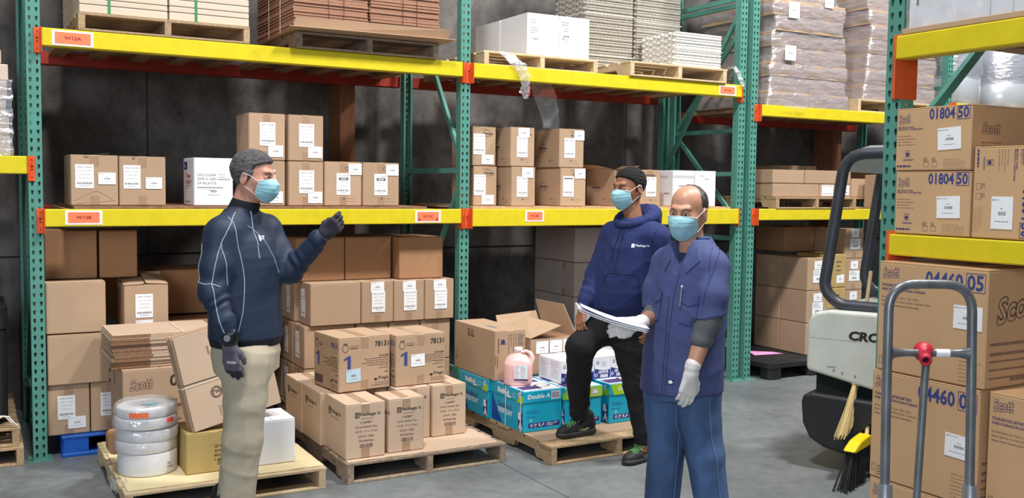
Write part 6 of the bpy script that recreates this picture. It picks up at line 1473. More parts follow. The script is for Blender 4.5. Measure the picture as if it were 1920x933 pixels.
def folds(seed, amp, fr=(9, 9, 16), warp=.6):
    rs = np.random.RandomState(seed); ks = [(rs.normal(size=3) * np.array(fr) * s, rs.rand() * 6, a) for s, a in ((1, .5), (1.7, .3), (3.0, .2))]; k2 = rs.normal(size=(2, 3)) * 7
    def f(P, d):
        w_ = np.sin(P @ k2[0]) * warp; o = 0
        for k, ph, a in ks: s_ = np.sin(P @ k + ph + w_ * 2.2); o = o + a * (1 - np.abs(s_)) ** 2 * 1.6
        return d - amp * (o - .5)
    return f
def frame(origin, fwd, up=(0, 0, 1), roll=0):
    """axes: x = forward, z = up-ish, y = left"""
    f = Vector(fwd).normalized(); u = Vector(up); l = u.cross(f).normalized(); u = f.cross(l); M = Matrix((( f.x, l.x, u.x, origin[0]), (f.y, l.y, u.y, origin[1]), (f.z, l.z, u.z, origin[2]), (0, 0, 0, 1))); return M @ Matrix.Rotation(roll, 4, 'X')
def head_prims(jaw=1.0, neck=.0):
    L = [Ell((-.014, 0, .038), (.098, .078, .086), .01), Ell((.018, 0, -.030), (.070, .062 * jaw, .082), .03), Cone((-.02, .050 * jaw, -.045), (.055, .018, -.098), .022, .018, .025), Cone((-.02, -.050 * jaw, -.045), (.055, -.018, -.098), .022, .018, .025), Ell((.062, 0, -.100), (.022, .024, .018), .02),
         Cone((.080, .034, .028), (.088, .010, .024), .012, .012, .016), Cone((.080, -.034, .028), (.088, -.010, .024), .012, .012, .016), Ell((.056, .038, -.028), (.024, .022, .024), .03), Ell((.056, -.038, -.028), (.024, .022, .024), .03),
         Ell((.098, .031, .004), (.017, .017, .011), .014, sub=True), Ell((.098, -.031, .004), (.017, .017, .011), .014, sub=True)]
    for sy in (1, -1): L += [Ell((.0775, sy * .031, .0035), (.0148, .0165, .0135), .004), Ell((.098, sy * .0315, .0028), (.016, .0130, .0042), .002, sub=True)]
    L += [Cone((.088, 0, .020), (.108, 0, -.026), .008, .013, .012), Ell((.100, .012, -.030), (.010, .008, .008), .008), Ell((.100, -.012, -.030), (.010, .008, .008), .008), Ell((.092, 0, -.058), (.014, .024, .007), .008), Ell((.089, 0, -.068), (.014, .021, .008), .006)]
    for sy in (1, -1):
        M = np.array(Matrix.Rotation(rad(14), 3, 'Y') @ Matrix.Rotation(rad(sy * 20), 3, 'Z')); L += [Ell((-.012, sy * .080, -.006), (.021, .010, .036), .006, M), Ell((-.007, sy * .090, -.004), (.011, .007, .021), .005, M, sub=True), Ell((-.008, sy * .083, -.014), (.010, .006, .014), .004, M, sub=False)]
    return L
def add_eyes(parent, M):
    for sy in (1, -1):
        b = MB(); T = M @ Matrix.Translation((.0775, sy * .031, .003)) @ Matrix.Rotation(pi / 2, 4, 'Y'); R = .0128
        b.lathe([(R * sin(rad(a)) if a < 180 else 0.0001, R * cos(rad(a))) for a in (26, 40, 60, 90, 120, 150, 179)], 'eye_white', 20, T, cap=False); b.lathe([(.0001, R * 1.03), (R * .25, R * .99), (R * sin(rad(26)), R * cos(rad(26)))], 'iris', 20, T, cap=False); b.build('eye', parent)
def add_brows(parent, shape, M, th=.0022):
    for sy in (1, -1):
        P = [np.array((M @ Vector(p))[:]) for p in ((.094, sy * .015, .022), (.092, sy * .030, .0275), (.080, sy * .047, .021))]; surf_tube('eyebrow', shape, P, th, 'brow', parent, 14, .0005)
def add_mask(parent, M, seed=1, nose=.0, drop=0.0):
    cen = [(.106, -.004), (.121, -.016), (.131, -.034), (.130, -.058), (.120, -.082), (.100, -.104), (.074, -.122 - drop)]; sid = [(.050, -.014), (.047, -.024), (.044, -.034), (.041, -.048), (.037, -.062), (.034, -.074), (.030, -.082 - drop * .5)]
    nu, nv = 32, 24; rng = np.random.RandomState(seed); V = []
    def ip(T, t): k = t * (len(T) - 1); i = min(int(k), len(T) - 2); u = k - i; return [T[i][q] * (1 - u) + T[i + 1][q] * u for q in (0, 1)]
    for layer in (0, 1):
        for i in range(nu + 1):
            s_ = -1 + 2 * i / nu; a = abs(s_)
            for j in range(nv + 1):
                t = j / nv; xc, zc = ip(cen, t); xs, zs = ip(sid, t); k = a ** 2.5; x = xc * (1 - k) + (xs + .012) * k; z = zc * (1 - k) + zs * k; y = s_ * (.072 - .006 * abs(t - .5)) * (1 - .10 * (1 - a))
                pl = .0042 * (((t * 6.0) % 1.0) - .5) * (1 if .22 < t < .80 else 0); cr = .0014 * sin(8 * s_ + 9 * t + seed) + .0022 * max(0, 1 - a * 2.5) * sin(22 * t + seed)
                x += pl * .9 + cr + .006 * math.exp(-(s_ / .14) ** 2) * max(0, 1 - t * 1.3); x += (-.0022 if layer else 0); V.append(M @ Vector((x, y, z)))
    N = (nu + 1) * (nv + 1); F = []
    for i in range(nu):
        for j in range(nv): a = i * (nv + 1) + j; F.append((a, a + 1, a + nv + 2, a + nv + 1)); F.append((N + a, N + a + nv + 1, N + a + nv + 2, N + a + 1))
    rim = [i * (nv + 1) for i in range(nu + 1)] + [nu * (nv + 1) + j for j in range(1, nv + 1)] + [i * (nv + 1) + nv for i in range(nu - 1, -1, -1)] + [j for j in range(nv - 1, 0, -1)]
    b = MB(); b.add(V, F, 'mask_blue', True); b.tube([V[i * (nv + 1)] for i in range(nu + 1)], .0019, 'mask_edge', 6)
    b.add([V[i] for i in rim] + [V[N + i] for i in rim], [(k, (k + 1) % len(rim), len(rim) + (k + 1) % len(rim), len(rim) + k) for k in range(len(rim))], 'mask_edge')
    o = b.build('face_mask', parent, fix=True); o['label'] = 'pale blue pleated face mask'
    for sy in (1, -1):
        i = nu if sy > 0 else 0; top = V[i * (nv + 1) + 1]; bot = V[i * (nv + 1) + nv - 1]
        b = MB(); ea = M @ Vector((-.012, sy * .090, .022)); eb = M @ Vector((-.028, sy * .088, -.010)); ec = M @ Vector((-.014, sy * .084, -.038)); md = M @ Vector((.02, sy * .083, .010)); me_ = M @ Vector((.012, sy * .078, -.055))
        b.tube([top, md, ea, eb, ec, me_, bot], .0014, 'ear_loop', 6); b.build('ear_loop', o)
def hair_shape(M, region, th, seed, rough=.004, fr=60):
    rs = np.random.RandomState(seed); K = rs.normal(size=(6, 3)) * fr; ph = rs.rand(6) * 6
    base = [p for p in head_prims()[:2]]
    def ex(Q, d):
        n = sum(np.sin(Q @ K[i] + ph[i]) for i in range(6)) / 6 * rough * 2; g = region(Q); tp = np.sqrt(np.clip(-g / .022, 0.03, 1)); return np.maximum(d - (th(Q) + n + .001) * tp, g)
    return Shape([Group(base, M, R=.17, extra=ex)])
def hand_prims(curl, thumb, r=0.0, spread=.012, wl=.02):
    L = []; ky = (.030, .010, -.011, -.030); kx = (.094, .097, .092, .084); ln = (.070, .078, .072, .056); rr = (.0092, .0094, .0090, .0080)
    L.append(Cone((-wl, 0, 0), (.02, 0, 0), .027 + r, .026 + r, .01))
    for i in range(4):
        L.append(Cone((.018, ky[i] * .55, 0), (kx[i], ky[i], 0), .0155 + r, .0115 + r, .012))
        p = np.array((kx[i], ky[i], 0.)); an = 0; c = curl[i] if isinstance(curl[0], (tuple, list)) else curl; sp = (ky[i] / .03) * spread * 10 * .1
        for k in range(3):
            an += c[k]; q = p + ln[i] * (.46, .30, .24)[k] * np.array((cos(an), sp, -sin(an))); L.append(Cone(p, q, (rr[i] + r) * (1, .94, .88)[k], (rr[i] + r) * (.94, .88, .78)[k], .004)); p = q
    T = [(.022, .020, -.004)] + list(thumb); R = (.0165, .0135, .0108, .0088)
    for k in range(len(T) - 1): L.append(Cone(T[k], T[k + 1], R[k] + r, R[k + 1] + r, .008 if k == 0 else .004))
    return L
TH_REL = ((.048, .042, -.012), (.074, .052, -.020), (.096, .052, -.026)); TH_GRIP = ((.045, .038, -.018), (.070, .036, -.030), (.092, .022, -.034))
def hframe(wrist, fdir, back, thumb_sign=1):
    """hand frame: x fingers, z back of hand, y thumb side"""
    x = Vector(fdir).normalized(); z = Vector(back); z = (z - x * z.dot(x)).normalized(); y = z.cross(x) * thumb_sign
    return Matrix(((x.x, y.x, z.x, wrist[0]), (x.y, y.y, z.y, wrist[1]), (x.z, y.z, z.z, wrist[2]), (0, 0, 0, 1)))
def shoe(parent, M, seed=1, name='shoe'):
    up = Shape([Group([Ell((-.085, 0, .062), (.045, .038, .050), .02), Ell((-.02, 0, .066), (.075, .040, .050), .03), Ell((.065, .003, .048), (.085, .046, .040), .03), Ell((.125, .004, .040), (.052, .043, .032), .02), Cone((-.075, 0, .09), (-.07, 0, .125), .045, .043, .02)], M, R=.24, cen=(.03, 0, .05), extra=lambda Q, d: np.maximum(d, .024 - Q[:, 2]))])
    o = sdf_obj(name, up, .004, 'shoe_black', parent)
    so = Shape([Group([Ell((-.085, 0, .02), (.052, .044, .03), .02), Ell((-.01, 0, .02), (.09, .044, .028), .03), Ell((.085, .003, .022), (.090, .050, .024), .03), Ell((.13, .004, .022), (.052, .047, .024), .02)], M, R=.24, cen=(.03, 0, .02), extra=lambda Q, d: np.maximum(np.maximum(d, Q[:, 2] - .036 - .012 * np.clip(-Q[:, 0] * 6, 0, 1)), .001 - Q[:, 2]))])
    sdf_obj('sole', so, .004, 'shoe_sole', o)
    b = MB(); W = lambda *p: tuple((M @ Vector(p))[:])
    for i in range(5):
        x = .008 + i * .022; z = .116 - i * .0105; sg = 1 if i % 2 else -1
        P = snap(up, [W(x, -.030, z - .012), W(x + .004, -.012, z + .002), W(x + .010, .010, z + .001), W(x + .014, .030, z - .012)], .003); b.tube([tuple(p) for p in P], .0030, 'lace_green', 6)
        P = snap(up, [W(x + .016, -.030, z - .02), W(x + .008, -.008, z + .0), W(x, .012, z + .002), W(x - .004, .030, z - .012)], .005); b.tube([tuple(p) for p in P], .0028, 'lace_green', 6)
    for sy, sx in ((1, 1), (-1, -1), (1, .3), (-1, .1)):
        b.tube([W(.005, 0, .116), W(.02 * sx, sy * .025, .128), W(.035, sy * .042, .100), W(.02, sy * .03, .100)], .0028, 'lace_green', 6)
    b.build('laces', o)
    for sy in (1, -1):
        P = [(-.055, .045), (-.02, .030), (.03, .045), (.075, .085), (.02, .058), (-.02, .046), (-.04, .055)]; Q = snap(up, [W(a, sy * .055, c) for a, c in P], .0015); b = MB(); b.add([tuple(q) for q in Q], [list(range(len(P)))[::sy]], 'swoosh'); b.build('swoosh_mark', o)
    return o
ROT = math.atan2(-.4931, .8699)
def person(label, base, prims, h, m):
    o = sdf_obj('person', Shape(prims), h, m); o.location = (base[0], base[1], 0); o.rotation_euler = (0, 0, ROT); return tag(o, label, 'person')
def arm(P, R, k=.03, wr=None): return [Cone(P[i], P[i + 1], R[i], R[i + 1], k if i == 0 else .02, wr[i] if wr else None) for i in range(len(P) - 1)]

# ------------------------------------------------------------------ man in the navy pullover (left)
fL = (.82, -.57); HL = frame((.085, -.005, 1.703), (.975, -.22, -.03), roll=0)
rshL, relL, rwrL = (-.036, -.140, 1.432), (-.048, -.212, 1.172), (.024, -.232, .945); lshL, lelL, lwrL = (.118, .140, 1.438), (.238, .095, 1.242), (.392, .032, 1.405)
hR = hframe((.026, -.232, .925), (.10, .0, -1), (-.15, -1, -.05), 1); hLf = hframe((.410, .026, 1.422), (.74, -.25, .60), (.30, -.9, .1), 1)
def handed(M): return M
gR = hand_prims((.22, .25, .2), TH_REL, .0); gL = hand_prims(((.55, .7, .4), (.8, .9, .5), (.9, .9, .5), (.95, .9, .5)), TH_GRIP, .0)
bodyL = [Loft([(.86, .04, 0, .15, .11), (1.05, .035, 0, .145, .115), (1.25, .028, 0, .165, .125), (1.40, .018, 0, .17, .105), (1.47, .02, 0, .09, .06)], fL)] + arm([rshL, relL, rwrL], [.052, .042, .028]) + arm([lshL, lelL, lwrL], [.052, .042, .028]) \
    + [Cone((.008, 0, 1.46), (.056, 0, 1.63), .068, .062, .03), Group(head_prims(1.05), HL, R=.19), Group([p for p in gR], hR, R=.15, cen=(.08, 0, 0)), Group([p for p in gL], hLf, R=.15, cen=(.08, 0, 0))] \
    + arm([(.02, -.08, .84), (.045, -.09, .46), (.012, -.09, .10)], [.085, .055, .04]) + arm([(.05, .08, .84), (.0, .075, .45), (-.05, .065, .10)], [.085, .055, .04]) + [Cone((.012, -.09, .07), (.13, -.12, .035), .035, .03, .02), Cone((-.05, .065, .07), (.08, .03, .035), .035, .03, .02)]
PL = person('man in dark navy pullover and khaki trousers, one gloved hand raised, blue face mask', (.82, -1.606), bodyL, .0042, 'skin_left')
add_eyes(PL, HL); add_brows(PL, Shape([Group(head_prims(1.05), HL, R=.19)]), HL, .0020); add_mask(PL, HL, 1)
fa = folds(3, .0035, (7, 7, 10))
topL = Shape([Loft([(.885, .040, 0, .176, .140), (.93, .042, 0, .188, .152), (1.05, .038, 0, .186, .150), (1.20, .030, 0, .190, .148), (1.32, .022, 0, .196, .144), (1.40, .014, 0, .190, .130), (1.455, .010, 0, .160, .106), (1.50, .014, 0, .115, .088), (1.54, .020, 0, .075, .070)], fL, e=2.2), Cone((.01, -.04, 1.50), (-.030, -.125, 1.450), .060, .066, .06), Cone((.03, .04, 1.50), (.105, .125, 1.455), .060, .064, .06)]
    + [Cone(rshL, (-.046, -.185, 1.29), .068, .067, .06), Cone((-.046, -.185, 1.29), (-.056, -.214, 1.165), .067, .068, .03, (.004, 60, 1)), Cone((-.050, -.216, 1.165), (.0, -.232, 1.03), .060, .052, .02, (.005, 150, 0)), Cone((.0, -.232, 1.03), (.024, -.234, .955), .051, .044, .02, (.004, 170, 2))]
    + [Cone(lshL, lelL, .066, .062, .05, (.003, 50, 1)), Cone(lelL, lwrL, .061, .047, .02, (.0045, 110, 0))], fa, [lambda P: .886 - P[:, 2]])
oT = sdf_obj('pullover', topL, .006, 'pullover', PL, mats=[('pullover_dark', lambda c: (c[:, 2] < .925) & (np.abs(c[:, 0] - .04) < .3) & (c[:, 1] > -.185))])
colL = Shape([Cone((.014, 0, 1.500), (.052, 0, 1.600), .080, .066, .02)], folds(6, .002, (30, 30, 30)), [lambda P: (P[:, 2] - 1.592) - (P[:, 0] - .05) * -.25, lambda P: 1.47 - P[:, 2]])
sdf_obj('collar', colL, .005, 'pullover_dark', PL)
b = MB()
for pts in ([(.020, -.10, 1.53), (-.005, -.17, 1.45), (-.02, -.21, 1.38), (-.030, -.25, 1.30), (-.040, -.285, 1.215)], [(-.040, -.285, 1.215), (-.03, -.285, 1.18), (-.02, -.28, 1.10), (0, -.28, 1.03), (.015, -.27, .985)], [(-.105, -.16, 1.39), (-.12, -.20, 1.30), (-.125, -.23, 1.222), (-.09, -.28, 1.218), (-.040, -.285, 1.215), (.0, -.27, 1.20)],
            [(-.012, -.14, 1.485), (.03, -.16, 1.42), (.07, -.17, 1.33), (.085, -.17, 1.22), (.075, -.17, 1.08), (.05, -.17, .97), (.045, -.17, .93)], [(.085, -.10, 1.475), (.13, -.06, 1.44), (.185, -.03, 1.36), (.20, .02, 1.24)], [(-.012, -.24, 1.40), (.012, -.24, 1.34), (.018, -.23, 1.26), (.022, -.22, 1.20)]):
    surf_tube('piping', topL, pts, .0026, 'piping', oT, 40, .0005)
surf_tube('zip', topL, [(.085, -.055, 1.545), (.135, -.09, 1.465), (.165, -.11, 1.40), (.18, -.125, 1.33)], .0026, 'piping', oT, 30, .0005)
surf_text('chest_logo', topL, (.178, -.085, 1.405), (.55, .83, 0), (0, 0, 1), (-.82, .57, 0), 'IT', .018, 'print_white', oT, .028, extra=[([(-.012, -.006), (-.003, -.006), (-.003, .022), (-.012, .022)], 'print_white')])
glv = Shape([Group(hand_prims((.22, .25, .2), TH_REL, .0022), hR, R=.15, cen=(.08, 0, 0)), Cone((.026, -.232, .965), (.026, -.232, .905), .032, .032, .01)])
g = sdf_obj('work_glove', glv, .0032, 'glove_grey', PL, mats=[('glove_dark', lambda c: c[:, 2] < .80)]); g['label'] = 'grey work glove with dark fingertips, hanging hand'
surf_text('maker_mark', glv, (.062, -.30, .848), (-1, 0, 0), (0, 0, -1), (0, 1, 0), 'OXXA', .013, 'print_white', g, .045)
glv2 = Shape([Group(hand_prims(((.55, .7, .4), (.8, .9, .5), (.9, .9, .5), (.95, .9, .5)), TH_GRIP, .0025), hLf, R=.15, cen=(.08, 0, 0)), Cone((.385, .034, 1.395), (.425, .020, 1.436), .036, .034, .01)])
g = sdf_obj('work_glove', glv2, .0036, 'glove_dark', PL, mats=[('glove_grey', lambda c: c @ np.array([.66, -.25, .70]) < (.66 * .42 - .25 * .024 + .70 * 1.432))]); g['label'] = 'dark work glove on the raised pointing hand'
wt = Shape([Cone((.026, -.234, .972), (.026, -.234, .948), .0425, .0425, .004)]); wo = sdf_obj('wristwatch', wt, .004, 'watch', PL)
b = MB(); b.lathe([(.001, .004), (.022, .004), (.024, 0), (.024, -.006)], 'watch', 20, Matrix.Translation((.030, -.279, .960)) @ Matrix.Rotation(pi / 2, 4, 'X')); b.lathe([(.001, .0045), (.016, .0045)], 'steel_tube', 16, Matrix.Translation((.030, -.279, .960)) @ Matrix.Rotation(pi / 2, 4, 'X'), cap=False); b.build('watch_case', wo)
trL = Shape([Loft([(.76, .045, 0, .165, .130), (.86, .040, 0, .176, .142), (.93, .040, 0, .165, .13)], fL, e=2.2), Cone((.055, -.07, .80), (.058, -.09, .62), .122, .100, .05), Cone((.058, -.09, .62), (.048, -.092, .44), .100, .095, .02), Cone((.048, -.092, .44), (.018, -.092, .125), .094, .082, .02),
              Cone((.03, .085, .80), (.02, .085, .60), .115, .098, .05), Cone((.02, .085, .60), (.0, .078, .44), .098, .090, .02), Cone((.0, .078, .44), (-.045, .066, .12), .090, .080, .02)], folds(5, .004, (17, 17, 6)), [lambda P: .105 - P[:, 2]])
oK = sdf_obj('trousers', trL, .007, 'khaki', PL)
for (p, dd) in (((.02, -.09, 0), (.96, -.28, 0)), ((-.045, .066, 0), (.96, -.28, 0))): shoe(PL, frame(p, dd))
def regL(Q): return Q[:, 0] - np.interp(Q[:, 2], [-.085, -.068, -.040, -.030, -.012, .0, .02, .040, .055, .066, .076, .13], [-.2, -.058, -.045, -.034, .010, .020, .032, .032, .042, .062, .092, .25])
hL_ = hair_shape(HL, regL, lambda Q: .0075 + .006 * np.clip(Q[:, 2] * 9, 0, 1) + .005 * np.clip((Q[:, 0] - .02) * 14, 0, 1), 4, .0016, 110); hs = sdf_obj('hair', hL_, .0036, 'hair_grey_black', PL)

# ------------------------------------------------------------------ man in the navy hoodie
fH = (-.70, -.71); HH = frame((.088, .0, 1.672), (-.80, -.60, -.04), roll=0)
rshH, relH, rwrH = (.005, .110, 1.385), (-.092, .085, 1.145), (-.172, -.015, .965); lshH, lelH, lwrH = (.240, -.140, 1.385), (.305, -.135, 1.11), (.225, -.16, .905)
hRH = hframe((-.180, -.020, .945), (-.16, -.28, -.9), (-.75, -.60, .25), -1); hLH = hframe((.222, -.165, .895), (-.25, -.1, -1), (.5, -.85, 0), 1)
bodyH = [Loft([(.84, .04, .05, .15, .11), (1.05, .06, 0, .145, .11), (1.25, .10, -.015, .16, .115), (1.38, .125, -.02, .155, .095), (1.44, .13, -.01, .08, .06)], fH)] + arm([rshH, relH, rwrH], [.05, .040, .027]) + arm([lshH, lelH, lwrH], [.05, .040, .027]) \
    + [Cone((.13, -.005, 1.42), (.098, .0, 1.60), .058, .052, .03), Group(head_prims(.98), HH, R=.19), Group(hand_prims((.35, .5, .3), TH_REL), hRH, R=.15, cen=(.08, 0, 0)), Group(hand_prims((.5, .5, .4), TH_REL), hLH, R=.15, cen=(.08, 0, 0))] \
    + arm([(-.01, .09, .84), (-.190, -.035, .708), (-.178, .15, .26)], [.07, .050, .036]) + arm([(.10, .04, .82), (.155, .015, .48), (.215, .02, .12)], [.08, .052, .038]) + [Cone((-.178, .16, .185), (-.27, .10, .155), .032, .03, .02), Cone((.215, .02, .07), (.13, -.05, .035), .034, .03, .02)]
PH = person('man in navy hoodie and black trousers with one foot up on the pallet', (3.087, -1.572), bodyH, .0042, 'skin_hoodie')
add_eyes(PH, HH); add_brows(PH, Shape([Group(head_prims(.98), HH, R=.19)]), HH, .0018); add_mask(PH, HH, 2, drop=.004)
topH = Shape([Loft([(.885, .035, .03, .152, .118), (.915, .038, .03, .158, .124), (.95, .040, .025, .192, .152), (1.05, .058, .0, .198, .155), (1.2, .088, -.015, .198, .145), (1.32, .115, -.02, .198, .135), (1.40, .128, -.02, .180, .118), (1.45, .132, -.015, .13, .10), (1.49, .132, -.01, .09, .085)], fH, e=2.2), Cone((.09, .03, 1.44), (.01, .10, 1.395), .060, .066, .06), Cone((.17, -.05, 1.44), (.235, -.13, 1.395), .060, .066, .06)]
    + [Cone(rshH, relH, .074, .066, .05, (.003, 50, 1)), Cone(relH, (-.155, .005, .998), .064, .056, .02, (.004, 90, 0)), Cone((-.155, .005, .998), (-.173, -.016, .962), .046, .038, .02)] + [Cone(lshH, lelH, .076, .068, .05, (.003, 50, 2)), Cone(lelH, (.24, -.158, .945), .066, .056, .02, (.004, 90, 1)), Cone((.24, -.158, .945), (.226, -.160, .905), .046, .038, .02)], folds(8, .0042, (7, 7, 9)), [lambda P: .884 - P[:, 2]])
oH = sdf_obj('hoodie', topH, .006, 'hoodie', PH)
# the hood lying on the shoulders round the neck
cx, cy = .128, -.010
def hoodf(P, d): return folds(12, .005, (16, 16, 16))(P, d)
ring = []
NR = 18
for i in range(NR):
    a0, a1 = 2 * pi * i / NR, 2 * pi * (i + 1) / NR
    def pt(a):
        # a = 0 towards the chest (forward), pi = nape
        back = (1 - cos(a)) / 2; fx, fy = fH; sx_, sy_ = -fy, fx; r1 = .096 + .030 * back; r2 = .098 + .014 * back
        return (cx + cos(a) * fx * r1 + sin(a) * sx_ * r2, cy + cos(a) * fy * r1 + sin(a) * sy_ * r2, 1.452 + .080 * back)
    rb = .022 + .026 * ((1 - cos((a0 + a1) / 2)) / 2); ring.append(Cone(pt(a0), pt(a1), rb, rb, .012))
hood = Shape(ring + [Cone((.16, .10, 1.50), (.235, .015, 1.50), .045, .045, .04), Cone((.19, .09, 1.49), (.21, .05, 1.45), .055, .06, .04), Cone((.205, .06, 1.48), (.235, -.01, 1.45), .05, .05, .04)], hoodf)
sdf_obj('hood', hood, .0055, 'hoodie', PH)
W3 = lambda a, s_, z: (cx + fH[0] * a + -fH[1] * s_, cy + fH[1] * a + fH[0] * s_, z)
both = Shape(topH.p + hood.p, topH.post)
for s_, ln in ((-.030, 1.245), (.012, 1.215)): surf_tube('drawstring', both, [W3(.16, s_, 1.43), W3(.19, s_ - .004, 1.38), W3(.19, s_ - .010, 1.30), W3(.19, s_ - .012, ln)], .0030, 'hoodie_in', oH, 26, .003)
ctr = np.array((.088, -.015, 0))
sH = np.array((.71, -.70, 0)); upz = (0, 0, 1); lf = np.array((-fH[0], -fH[1], 0))
surf_text('chest_logo', topH, np.array((.118, -.15, 1.335)) + sH * .015 - np.array((0, 0, .005)), (.71, -.70, 0), (0, 0, 1), (.70, .71, 0), 'Package It', .016, 'print_white', oH, .075, extra=[([(-.024, -.003), (-.006, -.003), (-.006, .019), (-.024, .019)], 'print_white')])
surf_tube('pocket_edge', topH, [np.array((.03, -.16, 1.165)) + sH * (.02), np.array((.06, -.16, 1.165)) + sH * .09, np.array((.07, -.16, 1.10)) + sH * .11, np.array((.06, -.16, 1.0)) + sH * .13], .0022, 'hoodie_in', oH, 30, .0008)
surf_tube('pocket_edge', topH, [np.array((.03, -.16, 1.165)) + sH * (.02), np.array((-.01, -.12, 1.165)) - sH * .03, np.array((-.03, -.1, 1.09)) - sH * .05], .0022, 'hoodie_in', oH, 20, .0008)
surf_tube('shoulder_seam', topH, [(.235, -.20, 1.435), (.20, -.225, 1.36), (.205, -.235, 1.28)], .0020, 'hoodie_in', oH, 20, .0008)
surf_tube('waistband_edge', topH, [W3(.12, -.16, .945), W3(.16, -.08, .94), W3(.17, 0, .94), W3(.16, .1, .94), W3(.1, .18, .945)], .0022, 'hoodie_in', oH, 40, .0008)
trH = Shape([Loft([(.80, .045, .06, .150, .118), (.86, .040, .055, .158, .124), (.90, .038, .045, .150, .118)], fH, e=2.2), Cone((-.015, .085, .84), (-.195, -.040, .712), .108, .086, .05), Cone((-.195, -.040, .712), (-.190, .07, .50), .086, .076, .03), Cone((-.190, .07, .50), (-.178, .150, .265), .078, .062, .02, (.0015, 70, 0)),
              Cone((.095, .04, .84), (.118, .025, .66), .115, .092, .05), Cone((.118, .025, .66), (.158, .015, .46), .090, .078, .02, (.003, 40, 1)), Cone((.158, .015, .46), (.215, .02, .13), .077, .060, .02, (.002, 70, 0))], folds(9, .008, (11, 11, 8)), [lambda P: np.maximum(.105 - P[:, 2], -9)])
oB = sdf_obj('trousers', trH, .0065, 'black_cloth', PH)
b = MB(); b.tube([(.06, -.10, .885), (.055, -.115, .82), (.057, -.118, .76)], .0022, 'hoodie_in', 6); b.build('waist_cord', oB)
shoe(PH, frame((-.178, .150, .1225), (-.86, -.50, 0)) @ Matrix.Scale(.93, 4)); shoe(PH, frame((.205, .02, .0), (-.76, -.65, 0)) @ Matrix.Scale(.93, 4))
def regH(Q): return np.maximum(Q[:, 0] - np.interp(Q[:, 2], [-.085, -.055, -.040, -.030, -.016, .0, .03, .050, .066, .078, .13], [-.2, -.060, -.045, -.034, .004, .010, .020, .040, .070, .092, .25]), -9)
hs = sdf_obj('hair', hair_shape(HH, regH, lambda Q: .005 + .004 * np.clip(Q[:, 2] * 10, 0, 1), 5, .0022, 180), .0034, 'hair_black', PH)

# ------------------------------------------------------------------ man in the blue work shirt (right)
fR = (-.75, -.66); HR = frame((.006, -.004, 1.566), (-.55, -.83, -.10), roll=rad(-2))
lshR, lelR, lwrR = (.118, -.112, 1.325), (.078, -.178, 1.085), (.008, -.218, .885); rshR, relR, rwrR = (-.070, .125, 1.320), (-.110, .070, 1.085), (-.222, -.120, 1.070)
hLR = hframe((.0, -.220, .862), (-.16, .0, -1), (.25, -.95, 0), 1); hRR = hframe((-.238, -.132, 1.068), (-.93, -.22, -.06), (-.18, .15, 1), 1)
hRR = hframe((-.236, -.130, 1.066), (-.88, -.25, -.12), (.25, -.90, .30), 1)
GL = ((.35, .45, .3), (.30, .40, .3), (.28, .38, .3), (.30, .4, .3)); GR = ((.75, .9, .5), (.80, .9, .5), (.85, .9, .5), (.9, .9, .5)); THR = ((-.0 + .045, .040, .0), (.070, .046, .004), (.092, .044, .004))
bodyR = [Loft([(.78, .0, .0, .155, .12), (.95, .005, 0, .15, .125), (1.15, .02, 0, .155, .125), (1.30, .035, 0, .155, .10), (1.40, .04, 0, .080, .062)], fR)] + arm([lshR, lelR, lwrR], [.052, .047, .032]) + arm([rshR, relR, rwrR], [.052, .043, .028]) \
    + [Cone((.035, 0, 1.35), (.020, .0, 1.49), .062, .057, .03), Group(head_prims(1.06), HR, R=.19), Group(hand_prims(GL, TH_REL), hLR, R=.15, cen=(.08, 0, 0)), Group(hand_prims(GR, THR), hRR, R=.15, cen=(.08, 0, 0))] \
    + arm([(-.065, .05, .78), (-.062, .03, .45), (-.078, .05, .09)], [.085, .055, .04]) + arm([(.07, -.05, .78), (.10, -.075, .46), (.160, -.055, .09)], [.085, .055, .04]) + [Cone((-.078, .05, .06), (-.16, -.03, .035), .034, .03, .02), Cone((.160, -.055, .06), (.08, -.14, .035), .034, .03, .02)]
PR = person('balding man in blue work shirt and jeans, white gloves, holding papers', (2.56, -2.879), bodyR, .0042, 'skin_bald')
add_eyes(PR, HR); add_brows(PR, Shape([Group(head_prims(1.06), HR, R=.19)]), HR, .0016); add_mask(PR, HR, 5)
topR = Shape([Loft([(.715, -.008, .0, .200, .170), (.85, .0, 0, .196, .166), (1.0, .010, 0, .188, .158), (1.15, .024, 0, .184, .148), (1.26, .034, 0, .180, .138), (1.33, .038, 0, .170, .122), (1.385, .040, 0, .135, .100), (1.43, .038, 0, .080, .076)], fR, e=2.2), Cone((.06, -.04, 1.375), (.108, -.10, 1.340), .062, .066, .06), Cone((.0, .04, 1.375), (-.06, .11, 1.335), .060, .068, .06)]
    + [Cut([Cone(lshR, (.098, -.155, 1.20), .066, .070, .06), Cone((.098, -.155, 1.20), (.080, -.176, 1.06), .070, .074, .03)], lambda P: 1.108 + .12 * (P[:, 0] - .08) - P[:, 2], .016)] + [Cut([Cone(rshR, (-.10, .10, 1.20), .068, .076, .06), Cone((-.10, .10, 1.20), (-.115, .075, 1.07), .074, .074, .03)], lambda P: 1.115 - P[:, 2], .03)] + [Cone((.040 - .75 * .055, -.66 * .055, 1.47), (.040 - .75 * .135, -.66 * .135, 1.315), .050, .020, .01, sub=True), Cone((.034, .0, 1.40), (.030, .0, 1.50), .064, .070, .01, sub=True)],
    folds(14, .0055, (6, 6, 5)), [lambda P: (.742 + .03 * P[:, 0]) - P[:, 2]])
oS = sdf_obj('work_shirt', topR, .006, 'work_shirt', PR)
